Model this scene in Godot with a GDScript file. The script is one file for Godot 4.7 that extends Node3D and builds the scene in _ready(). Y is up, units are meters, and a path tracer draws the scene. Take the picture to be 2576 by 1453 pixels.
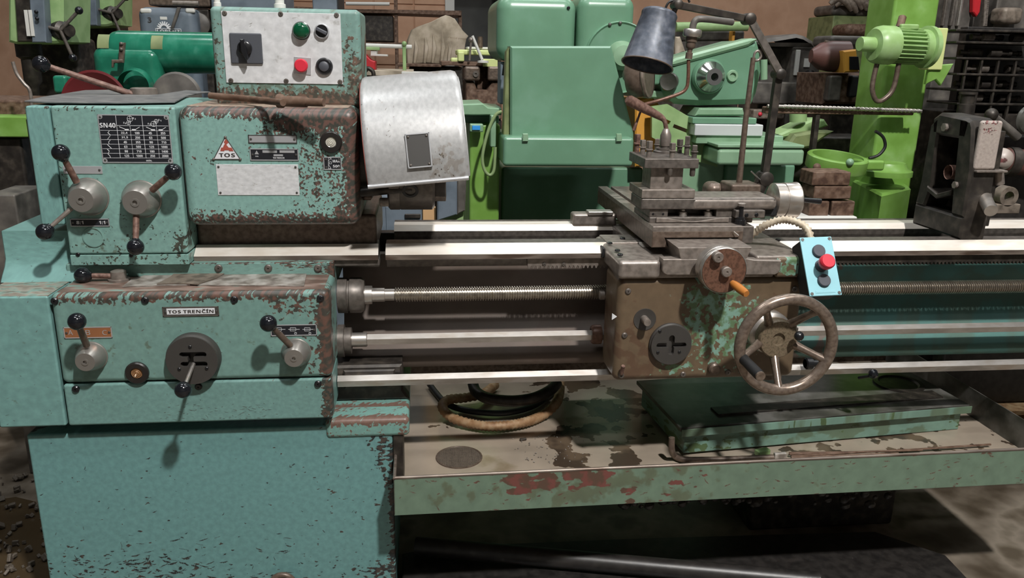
extends Node3D
# Machine hall: a worn teal centre lathe among other used machines. Metres, y up, lathe axis along x.

var cam_o := Vector3(0, 1.43, 1.95)
var cam_b := Basis.from_euler(Vector3(-0.28015, -0.11606, 0.01938))
const FOCAL := 2036.6
var mats := {}
var world_origin := {}
var taken := {}

func _ready():
	# ---- camera ----
	var cam := Camera3D.new()
	cam.name = "camera"
	cam.fov = rad_to_deg(2.0 * atan(726.5 / FOCAL))
	cam.transform = Transform3D(cam_b, cam_o)
	cam.near = 0.05
	cam.far = 60.0
	add_child(cam)
	cam.current = true
	# ---- environment: closed hall, no sky light ----
	var we := WorldEnvironment.new()
	we.name = "environment"
	var env := Environment.new()
	env.background_mode = Environment.BG_COLOR
	env.background_color = Color(0, 0, 0)
	env.tonemap_mode = Environment.TONE_MAPPER_LINEAR
	env.tonemap_exposure = 1.0
	env.sdfgi_enabled = true
	env.ssao_enabled = true
	env.ssil_enabled = true
	we.environment = env
	add_child(we)
	# ---- lamps of the hall ----
	make_materials()
	lamp_bay(Vector3(1.15, 5.05, 3.05), 31.0, 0.11)
	for p in TUBES:
		lamp_tube(p[0], p[1], p[2])
	# ---- structure, then the machines, then small things ----
	build_hall()
	build_lathe()
	build_carriage()
	build_tailstock()
	build_tray_things()
	build_background()

# [place, length along x, energy]
var TUBES := [
	[Vector3(-1.2, 5.0, -0.6), 1.5, 4.0], [Vector3(1.3, 5.0, -0.6), 1.5, 4.0], [Vector3(3.8, 5.0, -0.6), 1.5, 2.5],
	[Vector3(-1.2, 5.0, 1.6), 1.5, 3.0], [Vector3(2.8, 5.0, 1.6), 1.5, 2.0],
	[Vector3(-2.4, 5.0, -3.6), 1.5, 2.0], [Vector3(0.6, 5.0, -3.6), 1.5, 4.5], [Vector3(3.4, 5.0, -3.6), 1.5, 4.0],
]

# ------------------------------------------------------------------ kit
func ray(px: float, py: float) -> Vector3:
	return cam_b * Vector3((px - 1288.0) / FOCAL, -(py - 726.5) / FOCAL, -1.0)

func Z(px: float, py: float, z: float) -> Vector3:
	var d := ray(px, py)
	return cam_o + d * ((z - cam_o.z) / d.z)

func Y(px: float, py: float, y: float) -> Vector3:
	var d := ray(px, py)
	return cam_o + d * ((y - cam_o.y) / d.y)

func XX(px: float, py: float, x: float) -> Vector3:
	var d := ray(px, py)
	return cam_o + d * ((x - cam_o.x) / d.x)

class Bld:
	var P := PackedVector3Array()
	var N := PackedVector3Array()
	var T := PackedVector2Array()
	var I := PackedInt32Array()
	var uo := Vector3.ZERO
	var ux := Vector3(1, 0, 0.7)
	var uy := Vector3(0, -1, -0.7)

	func face(x0: float, x1: float, y0: float, y1: float, zf: float, side := 1.0) -> Bld:
		uo = Vector3(x0, y1, zf)
		ux = Vector3(1.0 / (x1 - x0), 0, side * 0.7 / (x1 - x0))
		uy = Vector3(0, -1.0 / (y1 - y0), -0.7 / (y1 - y0))
		return self

	func v(p: Vector3, n: Vector3) -> int:
		P.append(p)
		N.append(n)
		var d := p - uo
		T.append(Vector2(d.dot(ux), d.dot(uy)))
		return P.size() - 1

	func tri(a: int, b: int, c: int) -> void:
		var cr := (P[b] - P[a]).cross(P[c] - P[a])
		if cr.dot(N[a] + N[b] + N[c]) > 0.0:
			I.append(a); I.append(c); I.append(b)
		else:
			I.append(a); I.append(b); I.append(c)

	func quad(a: int, b: int, c: int, d: int) -> void:
		tri(a, b, c)
		tri(a, c, d)

	func flat(a: Vector3, b: Vector3, c: Vector3, d: Vector3) -> void:
		var n := (b - a).cross(c - a).normalized()
		quad(v(a, n), v(b, n), v(c, n), v(d, n))

	func _ax(h: float, r: float, seg: int) -> Array:
		var o := []
		for i in seg + 1:
			o.append(-(h - r) - r * tan(PI / 4.0 * (1.0 - float(i) / seg)))
		for i in seg + 1:
			o.append((h - r) + r * tan(PI / 4.0 * (float(i) / seg)))
		return o

	# rounded box
	func box(c: Vector3, s: Vector3, r := 0.002, seg := 1, b := Basis.IDENTITY) -> Bld:
		var h := s * 0.5
		r = minf(maxf(r, 0.0003), minf(h.x, minf(h.y, h.z)) * 0.98)
		var ax := [_ax(h.x, r, seg), _ax(h.y, r, seg), _ax(h.z, r, seg)]
		var inner := h - Vector3(r, r, r)
		for k in 3:
			var k1 := (k + 1) % 3
			var k2 := (k + 2) % 3
			for sg in [-1.0, 1.0]:
				var g := []
				for a in ax[k1]:
					var row := []
					for e in ax[k2]:
						var p := Vector3.ZERO
						p[k] = sg * h[k]
						p[k1] = a
						p[k2] = e
						var q := p.clamp(-inner, inner)
						var n := (p - q).normalized()
						row.append(v(c + b * (q + n * r), b * n))
					g.append(row)
				for i in g.size() - 1:
					for j in g[i].size() - 1:
						quad(g[i][j], g[i + 1][j], g[i + 1][j + 1], g[i][j + 1])
		return self

	func span(a: Vector3, c: Vector3, r := 0.002, seg := 1) -> Bld:
		return box((a + c) * 0.5, (c - a).abs(), r, seg)

	# bar of rectangular section from p to q
	func bar(p: Vector3, q: Vector3, w: float, t: float, r := 0.002, up := Vector3(0, 0, 1)) -> Bld:
		var d := (q - p).normalized()
		var s := up.cross(d).normalized()
		var u := d.cross(s)
		return box((p + q) * 0.5, Vector3(p.distance_to(q), w, t), r, 1, Basis(d, s, u))

	# polygon (anticlockwise, local xy) drawn out along local z
	func prism(poly: PackedVector2Array, z0: float, z1: float, xf := Transform3D.IDENTITY, bev := 0.0, smooth := 35.0) -> Bld:
		if Geometry2D.is_polygon_clockwise(poly):
			poly.reverse()
		var n := poly.size()
		var en := []
		for i in n:
			var d := (poly[(i + 1) % n] - poly[i]).normalized()
			en.append(Vector2(d.y, -d.x))
		var ins := PackedVector2Array()
		for i in n:
			var a: Vector2 = en[(i + n - 1) % n]
			var c: Vector2 = en[i]
			var m := (a + c).normalized()
			ins.append(poly[i] - m * (bev / maxf(0.35, m.dot(c))))
		var lim := cos(deg_to_rad(smooth))
		for i in n:
			var j := (i + 1) % n
			var e: Vector2 = en[i]
			var ea: Vector2 = en[(i + n - 1) % n]
			var eb: Vector2 = en[j]
			var na := e if ea.dot(e) < lim else (ea + e).normalized()
			var nb := e if eb.dot(e) < lim else (eb + e).normalized()
			var A := Vector3(na.x, na.y, 0)
			var C := Vector3(nb.x, nb.y, 0)
			var zs := [z0 + bev, z1 - bev]
			var a0 := v(xf * Vector3(poly[i].x, poly[i].y, zs[0]), xf.basis * A)
			var b0 := v(xf * Vector3(poly[j].x, poly[j].y, zs[0]), xf.basis * C)
			var a1 := v(xf * Vector3(poly[i].x, poly[i].y, zs[1]), xf.basis * A)
			var b1 := v(xf * Vector3(poly[j].x, poly[j].y, zs[1]), xf.basis * C)
			quad(a0, b0, b1, a1)
			if bev > 0.0:
				for k in 2:
					var sg := -1.0 if k == 0 else 1.0
					var An := (A + Vector3(0, 0, sg)).normalized()
					var Cn := (C + Vector3(0, 0, sg)).normalized()
					quad(v(xf * Vector3(poly[i].x, poly[i].y, zs[k]), xf.basis * An), v(xf * Vector3(poly[j].x, poly[j].y, zs[k]), xf.basis * Cn),
						v(xf * Vector3(ins[j].x, ins[j].y, zs[k] + sg * bev), xf.basis * Cn), v(xf * Vector3(ins[i].x, ins[i].y, zs[k] + sg * bev), xf.basis * An))
		var t := Geometry2D.triangulate_polygon(ins)
		for k in 2:
			var zz := z0 if k == 0 else z1
			var nn := xf.basis * Vector3(0, 0, -1.0 if k == 0 else 1.0)
			var at := []
			for q in ins:
				at.append(v(xf * Vector3(q.x, q.y, zz), nn))
			for i in range(0, t.size(), 3):
				tri(at[t[i]], at[t[i + 1]], at[t[i + 2]])
		return self

	# profile of (radius, height) turned about local z
	func rev(prof: Array, xf := Transform3D.IDENTITY, seg := 28, twist := 0.0, a0 := 0.0, a1 := TAU) -> Bld:
		var sn := []
		for i in prof.size() - 1:
			var d: Vector2 = (prof[i + 1] - prof[i])
			sn.append(Vector2(d.y, -d.x).normalized() if d.length() > 0 else Vector2(1, 0))
		for i in prof.size() - 1:
			var na: Vector2 = sn[i]
			var nb: Vector2 = sn[i]
			if i > 0 and sn[i - 1].dot(sn[i]) > 0.76:
				na = (sn[i - 1] + sn[i]).normalized()
			if i < sn.size() - 1 and sn[i + 1].dot(sn[i]) > 0.76:
				nb = (sn[i + 1] + sn[i]).normalized()
			var pa := -1
			var pb := -1
			for k in seg + 1:
				var a := lerpf(a0, a1, float(k) / seg)
				var cs := Vector2(cos(a), sin(a))
				var off := twist * float(k) / seg
				var ia := v(xf * Vector3(prof[i].x * cs.x, prof[i].x * cs.y, prof[i].y + off), (xf.basis * Vector3(na.x * cs.x, na.x * cs.y, na.y)).normalized())
				var ib := v(xf * Vector3(prof[i + 1].x * cs.x, prof[i + 1].x * cs.y, prof[i + 1].y + off), (xf.basis * Vector3(nb.x * cs.x, nb.x * cs.y, nb.y)).normalized())
				if k > 0:
					quad(pa, pb, ib, ia)
				pa = ia
				pb = ib
		return self

	func ball(c: Vector3, r: float, seg := 22) -> Bld:
		var pr := []
		for i in 13:
			var a := -PI / 2 + PI * i / 12.0
			pr.append(Vector2(r * cos(a), r * sin(a)))
		return rev(pr, Transform3D(Basis.IDENTITY, c), seg)

	func tube(pts: Array, r, seg := 10, closed := false, caps := true) -> Bld:
		var n := pts.size()
		var prev := Vector3.ZERO
		var rows := []
		for i in n:
			var a: Vector3 = pts[(i - 1 + n) % n] if closed else pts[maxi(i - 1, 0)]
			var c: Vector3 = pts[(i + 1) % n] if closed else pts[mini(i + 1, n - 1)]
			var d := (c - a).normalized()
			if i == 0:
				prev = Vector3.UP.cross(d)
				if prev.length() < 0.1:
					prev = Vector3.RIGHT.cross(d)
			prev = (prev - d * prev.dot(d)).normalized()
			var w := d.cross(prev)
			var rr: float = r[i] if r is Array else r
			var row := []
			for k in seg + 1:
				var an := TAU * k / seg
				var nn := prev * cos(an) + w * sin(an)
				row.append(v(pts[i] + nn * rr, nn))
			rows.append(row)
			if caps and not closed and (i == 0 or i == n - 1):
				var cn := d if i > 0 else -d
				var ce := v(pts[i], cn)
				var ring := []
				for k in seg + 1:
					var an := TAU * k / seg
					ring.append(v(pts[i] + (prev * cos(an) + w * sin(an)) * rr, cn))
				for k in seg:
					tri(ce, ring[k], ring[k + 1])
		for i in (n if closed else n - 1):
			for k in seg:
				quad(rows[i][k], rows[(i + 1) % n][k], rows[(i + 1) % n][k + 1], rows[i][k + 1])
		return self

	func text(s: String, c: Vector3, w: float, h: float, b := Basis.IDENTITY, font := "Droid Sans", weight := 700) -> Bld:
		var m := TextMesh.new()
		var f := SystemFont.new()
		f.font_names = PackedStringArray([font])
		f.font_weight = weight
		m.font = f
		m.text = s
		m.font_size = 48
		m.pixel_size = 0.01
		m.depth = 0.02
		m.curve_step = 1.5
		var ar := m.surface_get_arrays(0)
		var vs: PackedVector3Array = ar[Mesh.ARRAY_VERTEX]
		var ns: PackedVector3Array = ar[Mesh.ARRAY_NORMAL]
		var box := AABB(vs[0], Vector3.ZERO)
		for p in vs:
			box = box.expand(p)
		var ce := box.get_center()
		var sc := Vector3(w / maxf(box.size.x, 1e-5), h / maxf(box.size.y, 1e-5), 0.0005 / 0.02)
		var base := P.size()
		for i in vs.size():
			v(c + b * ((vs[i] - ce) * sc), b * ns[i])
		var ix = ar[Mesh.ARRAY_INDEX]
		if ix == null:
			ix = PackedInt32Array(range(vs.size()))
		for i in range(0, ix.size() - 2, 3):
			tri(base + ix[i], base + ix[i + 1], base + ix[i + 2])
		return self

	func mesh() -> ArrayMesh:
		var a := []
		a.resize(Mesh.ARRAY_MAX)
		a[Mesh.ARRAY_VERTEX] = P
		a[Mesh.ARRAY_NORMAL] = N
		a[Mesh.ARRAY_TEX_UV] = T
		a[Mesh.ARRAY_INDEX] = I
		var m := ArrayMesh.new()
		m.add_surface_from_arrays(Mesh.PRIMITIVE_TRIANGLES, a)
		return m

func nb() -> Bld:
	return Bld.new()

# axes for turned parts: local z along the given direction
func along(o: Vector3, d: Vector3, up := Vector3(0, 1, 0)) -> Transform3D:
	var z := d.normalized()
	var x := up.cross(z)
	if x.length() < 0.01:
		x = Vector3(1, 0, 0).cross(z)
	x = x.normalized()
	return Transform3D(Basis(x, z.cross(x), z), o)

func V2(a: Array) -> PackedVector2Array:
	var o := PackedVector2Array()
	for i in range(0, a.size(), 2):
		o.append(Vector2(a[i], a[i + 1]))
	return o

func smooth(pts: Array, k := 6) -> Array:
	var o := []
	for i in pts.size() - 1:
		var p0: Vector3 = pts[maxi(i - 1, 0)]
		var p1: Vector3 = pts[i]
		var p2: Vector3 = pts[i + 1]
		var p3: Vector3 = pts[mini(i + 2, pts.size() - 1)]
		for j in k:
			o.append(p1.cubic_interpolate(p2, p0, p3, float(j) / k))
	o.append(pts[-1])
	return o

func numbered(called: String) -> String:
	taken[called] = taken.get(called, -1) + 1
	return called if taken[called] == 0 else "%s_%03d" % [called, taken[called]]

func thing(called: String, label: String, category: String, at := Vector3.ZERO, group := "") -> Node3D:
	var o := Node3D.new()
	o.name = numbered(called)
	add_child(o)
	o.position = at
	world_origin[o] = at
	o.set_meta("label", label)
	o.set_meta("category", category)
	if group:
		o.set_meta("group", group)
	return o

# a part that only gathers its own pieces
func piece(called: String, parent: Node3D, at := Vector3.ZERO) -> Node3D:
	var o := Node3D.new()
	o.name = called
	o.position = at - world_origin[parent]
	world_origin[o] = at
	parent.add_child(o, true)
	return o

# commits a builder (world coordinates) as one named mesh under parent
func obj(b: Bld, called: String, m, parent: Node3D, label := "") -> MeshInstance3D:
	var o := MeshInstance3D.new()
	o.name = called
	o.mesh = b.mesh()
	o.material_override = mats[m] if m is String else m
	o.position = -world_origin[parent]
	world_origin[o] = Vector3.ZERO
	parent.add_child(o, true)
	if label:
		o.set_meta("label", label)
	return o

# a thing that is one mesh; its origin is moved to its base
func single(b: Bld, called: String, m, label: String, category: String, group := "") -> MeshInstance3D:
	var lo := b.P[0]
	var hi := b.P[0]
	for p in b.P:
		lo = lo.min(p)
		hi = hi.max(p)
	var at := Vector3((lo.x + hi.x) / 2, lo.y, (lo.z + hi.z) / 2)
	for i in b.P.size():
		b.P[i] -= at
	var o := MeshInstance3D.new()
	o.name = numbered(called)
	o.mesh = b.mesh()
	o.material_override = mats[m] if m is String else m
	add_child(o)
	o.position = at
	world_origin[o] = at
	o.set_meta("label", label)
	o.set_meta("category", category)
	if group:
		o.set_meta("group", group)
	return o

func struct(b: Bld, called: String, m) -> MeshInstance3D:
	var o := MeshInstance3D.new()
	o.name = called
	o.mesh = b.mesh()
	o.material_override = mats[m] if m is String else m
	add_child(o)
	world_origin[o] = Vector3.ZERO
	o.set_meta("kind", "structure")
	return o

# ------------------------------------------------------------------ materials
func C8(r: int, g: int, b: int) -> Color:
	return Color(r / 255.0, g / 255.0, b / 255.0)

func plain(called: String, c: Color, rough := 0.5, metal := 0.0) -> StandardMaterial3D:
	var m := StandardMaterial3D.new()
	m.resource_name = called
	m.albedo_color = c
	m.roughness = rough
	m.metallic = metal
	mats[called] = m
	return m

# colour ramp over seamless noise, laid on by world position
func mottled(called: String, stops: Array, freq: float, metres: float, rough := 0.5, metal := 0.0, sd := 1, stretch := Vector3.ONE, oct := 5) -> StandardMaterial3D:
	var m := plain(called, Color.WHITE, rough, metal)
	var t := NoiseTexture2D.new()
	t.width = 512
	t.height = 512
	t.seamless = true
	t.generate_mipmaps = false
	var n := FastNoiseLite.new()
	n.seed = sd
	n.frequency = freq
	n.fractal_octaves = oct
	n.noise_type = FastNoiseLite.TYPE_SIMPLEX_SMOOTH
	t.noise = n
	var g := Gradient.new()
	var offs := PackedFloat32Array()
	var cols := PackedColorArray()
	for s in stops:
		offs.append(s[0])
		cols.append(s[1])
	g.offsets = offs
	g.colors = cols
	t.color_ramp = g
	m.albedo_texture = t
	m.uv1_triplanar = true
	m.uv1_world_triplanar = true
	m.uv1_scale = stretch / metres
	return m

func noise_bytes(w: int, h: int, sd: int, freq: float, oct := 4, sx := 1.0) -> PackedByteArray:
	var n := FastNoiseLite.new()
	n.seed = sd
	n.frequency = freq
	n.fractal_octaves = oct
	n.noise_type = FastNoiseLite.TYPE_SIMPLEX_SMOOTH
	var im: Image
	if sx != 1.0:
		im = n.get_image(maxi(8, int(w / sx)), h)
		im.resize(w, h, Image.INTERPOLATE_CUBIC)
	else:
		im = n.get_image(w, h)
	im.convert(Image.FORMAT_L8)
	return im.get_data()

# worn paint: base coat with chips and dirt patches, both cut out of noise.
# areas: [u, v, radius u, radius v, amount]; dirt: the same
func worn(called: String, w: int, h: int, sd: int, base: Color, chip_a: Color, chip_b: Color, o: Dictionary) -> StandardMaterial3D:
	var dens := Image.create(w / 8, h / 8, false, Image.FORMAT_L8)
	var dirt := Image.create(w / 8, h / 8, false, Image.FORMAT_L8)
	for im in [dens, dirt]:
		var ars: Array = o.get("areas", []) if im == dens else o.get("dirt", [])
		var low: float = o.get("chips", 0.0) if im == dens else o.get("grime", 0.0)
		for y in im.get_height():
			for x in im.get_width():
				var u: float = (x + 0.5) / im.get_width()
				var q: float = (y + 0.5) / im.get_height()
				var s := low
				for a in ars:
					var dx: float = absf(u - a[0]) / a[2]
					var dy: float = absf(q - a[1]) / a[3]
					var d := maxf(dx, dy) if a.size() > 5 else sqrt(dx * dx + dy * dy)
					s = maxf(s, low + a[4] * clampf(1.6 - d * 1.2, 0.0, 1.0))
				im.set_pixel(x, y, Color(s, s, s))
		im.resize(w, h, Image.INTERPOLATE_BILINEAR)
	var D := dens.get_data()
	var G := dirt.get_data()
	var f: float = o.get("freq", 1.0)
	var n1 := noise_bytes(w, h, sd, 0.030 * f, 4, o.get("stretch", 1.0))
	var n2 := noise_bytes(w, h, sd + 7, 0.009 * f, 3)
	var n3 := noise_bytes(w, h, sd + 13, 0.02 * f, 4)
	var n4 := noise_bytes(w, h, sd + 29, 0.012 * f, 6)
	var grime: Color = o.get("grime_color", C8(70, 66, 48))
	var pal := PackedByteArray()
	var pch := PackedByteArray()
	for i in 256:
		var t := i / 255.0
		var k := 0.93 + 0.14 * t
		for c in 3:
			pal.append(int(clampf(base[c] * k, 0, 1) * 255))
			pch.append(int(clampf(lerpf(chip_a[c], chip_b[c], smoothstep(0.35, 0.65, t)), 0, 1) * 255))
	var out := PackedByteArray()
	out.resize(w * h * 3)
	var gr := int(grime.r * 255)
	var gg := int(grime.g * 255)
	var gb := int(grime.b * 255)
	var thr := 236
	for i in w * h:
		var k3: int = n3[i] * 3
		var j := i * 3
		if (n1[i] * 6 + n2[i] * 4) / 10 + D[i] > thr:
			out[j] = pch[k3]; out[j + 1] = pch[k3 + 1]; out[j + 2] = pch[k3 + 2]
		else:
			var a: int = clampi((n4[i] + G[i] - 235) * 3, 0, 110)
			if a == 0:
				out[j] = pal[k3]; out[j + 1] = pal[k3 + 1]; out[j + 2] = pal[k3 + 2]
			else:
				out[j] = pal[k3] + (gr - pal[k3]) * a / 256
				out[j + 1] = pal[k3 + 1] + (gg - pal[k3 + 1]) * a / 256
				out[j + 2] = pal[k3 + 2] + (gb - pal[k3 + 2]) * a / 256
	var img := Image.create_from_data(w, h, false, Image.FORMAT_RGB8, out)
	# nicks and scratches
	var rng := RandomNumberGenerator.new()
	rng.seed = sd
	for s in o.get("nicks", []):
		# [u0, v0, u1, v1, count, length px, flatness]
		for i in s[4]:
			var x := rng.randf_range(s[0], s[2]) * w
			var y := rng.randf_range(s[1], s[3]) * h
			var ln: float = rng.randf_range(0.3, 1.0) * s[5]
			var an := rng.randf_range(-0.5, 0.5) if rng.randf() < s[6] else rng.randf_range(-1.6, 1.6)
			var wd: float = rng.randf_range(0.6, s[7] if s.size() > 7 else 2.4)
			var col := chip_a.lerp(chip_b, rng.randf() * 0.6)
			for q in int(ln):
				var cx := x + cos(an) * q + sin(q * 0.37 + i) * 0.8
				var cy := y + sin(an) * q
				var ww := int(wd * sin(PI * (q + 0.5) / ln) + 1.0)
				img.fill_rect(Rect2i(int(cx), int(cy), 1, ww), col)
	var m := plain(called, Color.WHITE, o.get("rough", 0.42), o.get("metal", 0.0))
	m.albedo_texture = ImageTexture.create_from_image(img)
	m.texture_repeat = true
	return m

# disc facing +z with slots cut into its face; cuts: [offset x, offset y, width, height]
func cut_disc(parent: Node3D, called: String, c: Vector3, r: float, h: float, deep: float, m: String, cuts: Array):
	var d := CSGCylinder3D.new()
	d.name = called
	d.radius = r
	d.height = h
	d.sides = 48
	d.material = mats[m]
	d.rotation = Vector3(PI / 2, 0, 0)
	d.position = c + Vector3(0, 0, h / 2) - world_origin[parent]
	for q in cuts:
		var w := minf(q[2], q[3])
		var k := CSGBox3D.new()
		k.name = "slot"
		k.size = Vector3(q[2] - (w if q[2] > q[3] else 0.0) + 0.0001, deep * 2, q[3] - (w if q[3] >= q[2] else 0.0) + 0.0001)
		k.position = Vector3(q[0], h / 2, -q[1])
		k.operation = CSGShape3D.OPERATION_SUBTRACTION
		k.material = mats[m]
		d.add_child(k, true)
		for sg in [-1.0, 1.0]:
			var e := CSGCylinder3D.new()
			e.name = "slot_end"
			e.radius = w / 2
			e.height = deep * 2
			e.sides = 16
			e.position = Vector3(q[0] + (sg * (q[2] - w) / 2 if q[2] > q[3] else 0.0), h / 2, -(q[1] + (sg * (q[3] - w) / 2 if q[3] >= q[2] else 0.0)))
			e.operation = CSGShape3D.OPERATION_SUBTRACTION
			e.material = mats[m]
			d.add_child(e, true)
	parent.add_child(d, true)

# pixel outline on plane z as a plate with slanted slots cut through
func cut_panel(parent: Node3D, called: String, pts: Array, z: float, depth: float, m: String, slots: Array):
	var pg := PackedVector2Array()
	for i in range(0, pts.size(), 2):
		var p := Z(pts[i], pts[i + 1], z)
		pg.append(Vector2(p.x, p.y))
	var d := CSGPolygon3D.new()
	d.name = called
	d.polygon = pg
	d.depth = depth
	d.material = mats[m]
	d.position = Vector3(0, 0, z) - world_origin[parent]
	for q in slots:
		var a := Z(q[0], q[1], z)
		var b := Z(q[2], q[3], z)
		var k := CSGBox3D.new()
		k.name = "slot"
		k.size = Vector3(a.distance_to(b), q[4], 0.12)
		k.position = (a + b) / 2 - Vector3(0, 0, z)
		k.rotation = Vector3(0, 0, atan2(b.y - a.y, b.x - a.x))
		k.operation = CSGShape3D.OPERATION_SUBTRACTION
		k.material = mats[m]
		d.add_child(k, true)
	parent.add_child(d, true)

func make_materials():
	var teal := C8(117, 152, 145)
	var dk := C8(52, 56, 50)
	var rust := C8(92, 66, 56)
	# lathe paint, one coat per face so that the worn places sit where they are
	worn("paint_cover", 512, 704, 3, C8(120, 156, 148), dk, C8(70, 72, 62), {"chips": 0.1, "freq": 1.6,
		"areas": [[0.5, 0.015, 0.6, 0.02, 0.22, 1], [0.95, 0.9, 0.1, 0.12, 0.36], [0.35, 0.9, 0.3, 0.09, 0.16], [0.62, 0.78, 0.25, 0.2, 0.13], [0.03, 0.3, 0.03, 0.4, 0.16], [0.6, 0.97, 0.5, 0.03, 0.2, 1]],
		"grime": 0.0, "dirt": [[0.3, 0.88, 0.25, 0.12, 0.3], [0.3, 0.6, 0.06, 0.3, 0.2]], "nicks": [[0.0, 0.0, 1.0, 1.0, 26, 14, 0.3]]})
	worn("paint_headstock", 1024, 640, 11, C8(124, 160, 152), C8(56, 58, 52), C8(98, 72, 64), {"chips": 0.12, "freq": 1.5,
		"areas": [[0.8, 0.0, 0.34, 0.24, 0.62, 1], [0.3, 0.0, 0.5, 0.1, 0.55, 1], [1.0, 0.5, 0.1, 0.7, 0.62, 1], [0.95, 0.92, 0.16, 0.2, 0.42], [0.8, 0.55, 0.25, 0.4, 0.27], [0.75, 0.2, 0.15, 0.12, 0.3],
			[0.55, 1.0, 0.7, 0.13, 0.5, 1], [0.84, 0.82, 0.22, 0.2, 0.24], [0.12, 0.45, 0.15, 0.12, 0.12], [0.4, 0.35, 0.07, 0.1, 0.16]],
		"grime": 0.0, "dirt": [[0.55, 0.4, 0.2, 0.3, 0.2], [0.9, 0.6, 0.1, 0.5, 0.2]], "nicks": [[0.0, 0.05, 1.0, 0.9, 90, 10, 0.2, 4.0], [0.6, 0.2, 1.0, 0.95, 90, 12, 0.2, 6.0]]})
	worn("paint_gearbox", 1024, 352, 23, C8(110, 143, 135), C8(62, 60, 54), C8(96, 70, 60), {"chips": 0.1, "freq": 1.5,
		"areas": [[0.55, 0.0, 0.6, 0.12, 0.5, 1], [1.0, 0.5, 0.055, 0.7, 0.62, 1], [0.88, 0.15, 0.16, 0.22, 0.3], [0.95, 0.6, 0.08, 0.5, 0.27], [0.72, 0.1, 0.06, 0.1, 0.2]],
		"grime": 0.0, "dirt": [[0.2, 0.55, 0.25, 0.45, 0.22], [0.6, 0.4, 0.3, 0.4, 0.16]], "nicks": [[0.0, 0.02, 1.0, 1.0, 40, 14, 0.4]]})
	worn("paint_gearbox_low", 1024, 192, 29, C8(110, 146, 140), C8(50, 56, 52), C8(84, 70, 60), {"chips": 0.12, "freq": 2.0,
		"areas": [[1.0, 0.5, 0.04, 0.7, 0.55, 1]], "grime": 0.0, "nicks": [[0.35, 0.55, 0.75, 0.95, 60, 22, 0.9], [0.0, 0.0, 1.0, 1.0, 26, 14, 0.4]]})
	worn("paint_base", 1024, 656, 31, C8(104, 146, 144), C8(40, 46, 47), C8(72, 62, 56), {"chips": 0.13, "freq": 2.3, "stretch": 2.0,
		"areas": [[0.16, 0.72, 0.3, 0.16, 0.15], [1.0, 0.12, 0.07, 0.3, 0.3], [1.0, 0.5, 0.02, 0.6, 0.4, 1], [0.99, 0.8, 0.14, 0.1, 0.3], [0.45, 0.78, 0.6, 0.1, 0.1], [0.88, 0.4, 0.16, 0.35, 0.06]],
		"grime": 0.0, "dirt": [[0.3, 0.6, 0.3, 0.2, 0.1]],
		"nicks": [[0.05, 0.55, 0.72, 0.84, 60, 30, 0.97, 5.0], [0.0, 0.1, 1.0, 0.9, 60, 14, 0.4, 3.4], [0.04, 0.64, 0.45, 0.82, 80, 34, 1.0, 7.0]]})
	worn("paint_end", 256, 640, 37, C8(112, 152, 147), dk, rust, {"chips": 0.0, "areas": [[0.5, 0.0, 1.0, 0.03, 0.34, 1]], "grime": 0.05, "nicks": [[0, 0.05, 1, 1, 26, 14, 0.5]]})
	worn("paint_box", 768, 480, 41, C8(112, 142, 134), C8(64, 62, 54), C8(104, 82, 70), {"chips": 0.1, "freq": 1.3,
		"areas": [[0.5, 1.0, 0.7, 0.2, 0.6, 1], [0.96, 0.75, 0.1, 0.5, 0.36, 1], [0.03, 0.6, 0.07, 0.5, 0.25], [0.04, 0.2, 0.06, 0.2, 0.14]],
		"grime": 0.16, "dirt": [[0.5, 0.95, 0.7, 0.2, 0.4], [0.95, 0.8, 0.1, 0.4, 0.4]], "nicks": []})
	worn("paint_apron", 1024, 704, 47, C8(98, 82, 64), C8(92, 116, 84), C8(122, 156, 142), {"chips": 0.0, "freq": 0.75, "rough": 0.38, "metal": 0.0,
		"areas": [[0.5, 0.38, 0.2, 0.32, 0.52], [0.47, 0.64, 0.14, 0.24, 0.52], [0.66, 0.6, 0.16, 0.36, 0.5], [0.85, 0.1, 0.16, 0.12, 0.46], [0.4, 0.9, 0.22, 0.1, 0.36], [0.62, 0.85, 0.15, 0.12, 0.36]],
		"grime": 0.12, "grime_color": C8(74, 48, 36), "dirt": [[0.1, 0.8, 0.2, 0.3, 0.36], [0.0, 0.5, 0.08, 0.6, 0.3]], "nicks": []})
	worn("paint_tray", 1536, 96, 53, C8(104, 124, 106), C8(86, 66, 54), C8(112, 66, 60), {"chips": 0.06, "freq": 1.3, "stretch": 2.5,
		"areas": [[0.2, 0.3, 0.08, 0.45, 0.46], [0.26, 0.3, 0.07, 0.4, 0.44], [0.5, 0.0, 0.6, 0.05, 0.3, 1], [0.36, 0.6, 0.1, 0.5, 0.2]],
		"grime": 0.12, "grime_color": C8(78, 72, 50), "dirt": [[0.3, 0.5, 0.15, 0.7, 0.34], [0.1, 0.6, 0.1, 0.5, 0.16]], "nicks": [[0, 0, 1, 1, 150, 16, 0.95]]})
	worn("tray_sheet", 1024, 512, 59, C8(164, 150, 134), C8(70, 58, 48), C8(102, 86, 70), {"chips": 0.1, "freq": 0.5, "rough": 0.22, "metal": 0.15,
		"areas": [[0.37, 0.45, 0.09, 0.5, 0.34], [0.33, 0.2, 0.12, 0.2, 0.3], [0.26, 0.62, 0.03, 0.3, 0.25], [0.9, 0.4, 0.4, 0.6, 0.3]], "grime": 0.06, "grime_color": C8(110, 92, 64), "dirt": [[0.3, 0.3, 0.3, 0.3, 0.2], [0.15, 0.9, 0.25, 0.2, 0.3]]})
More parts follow.
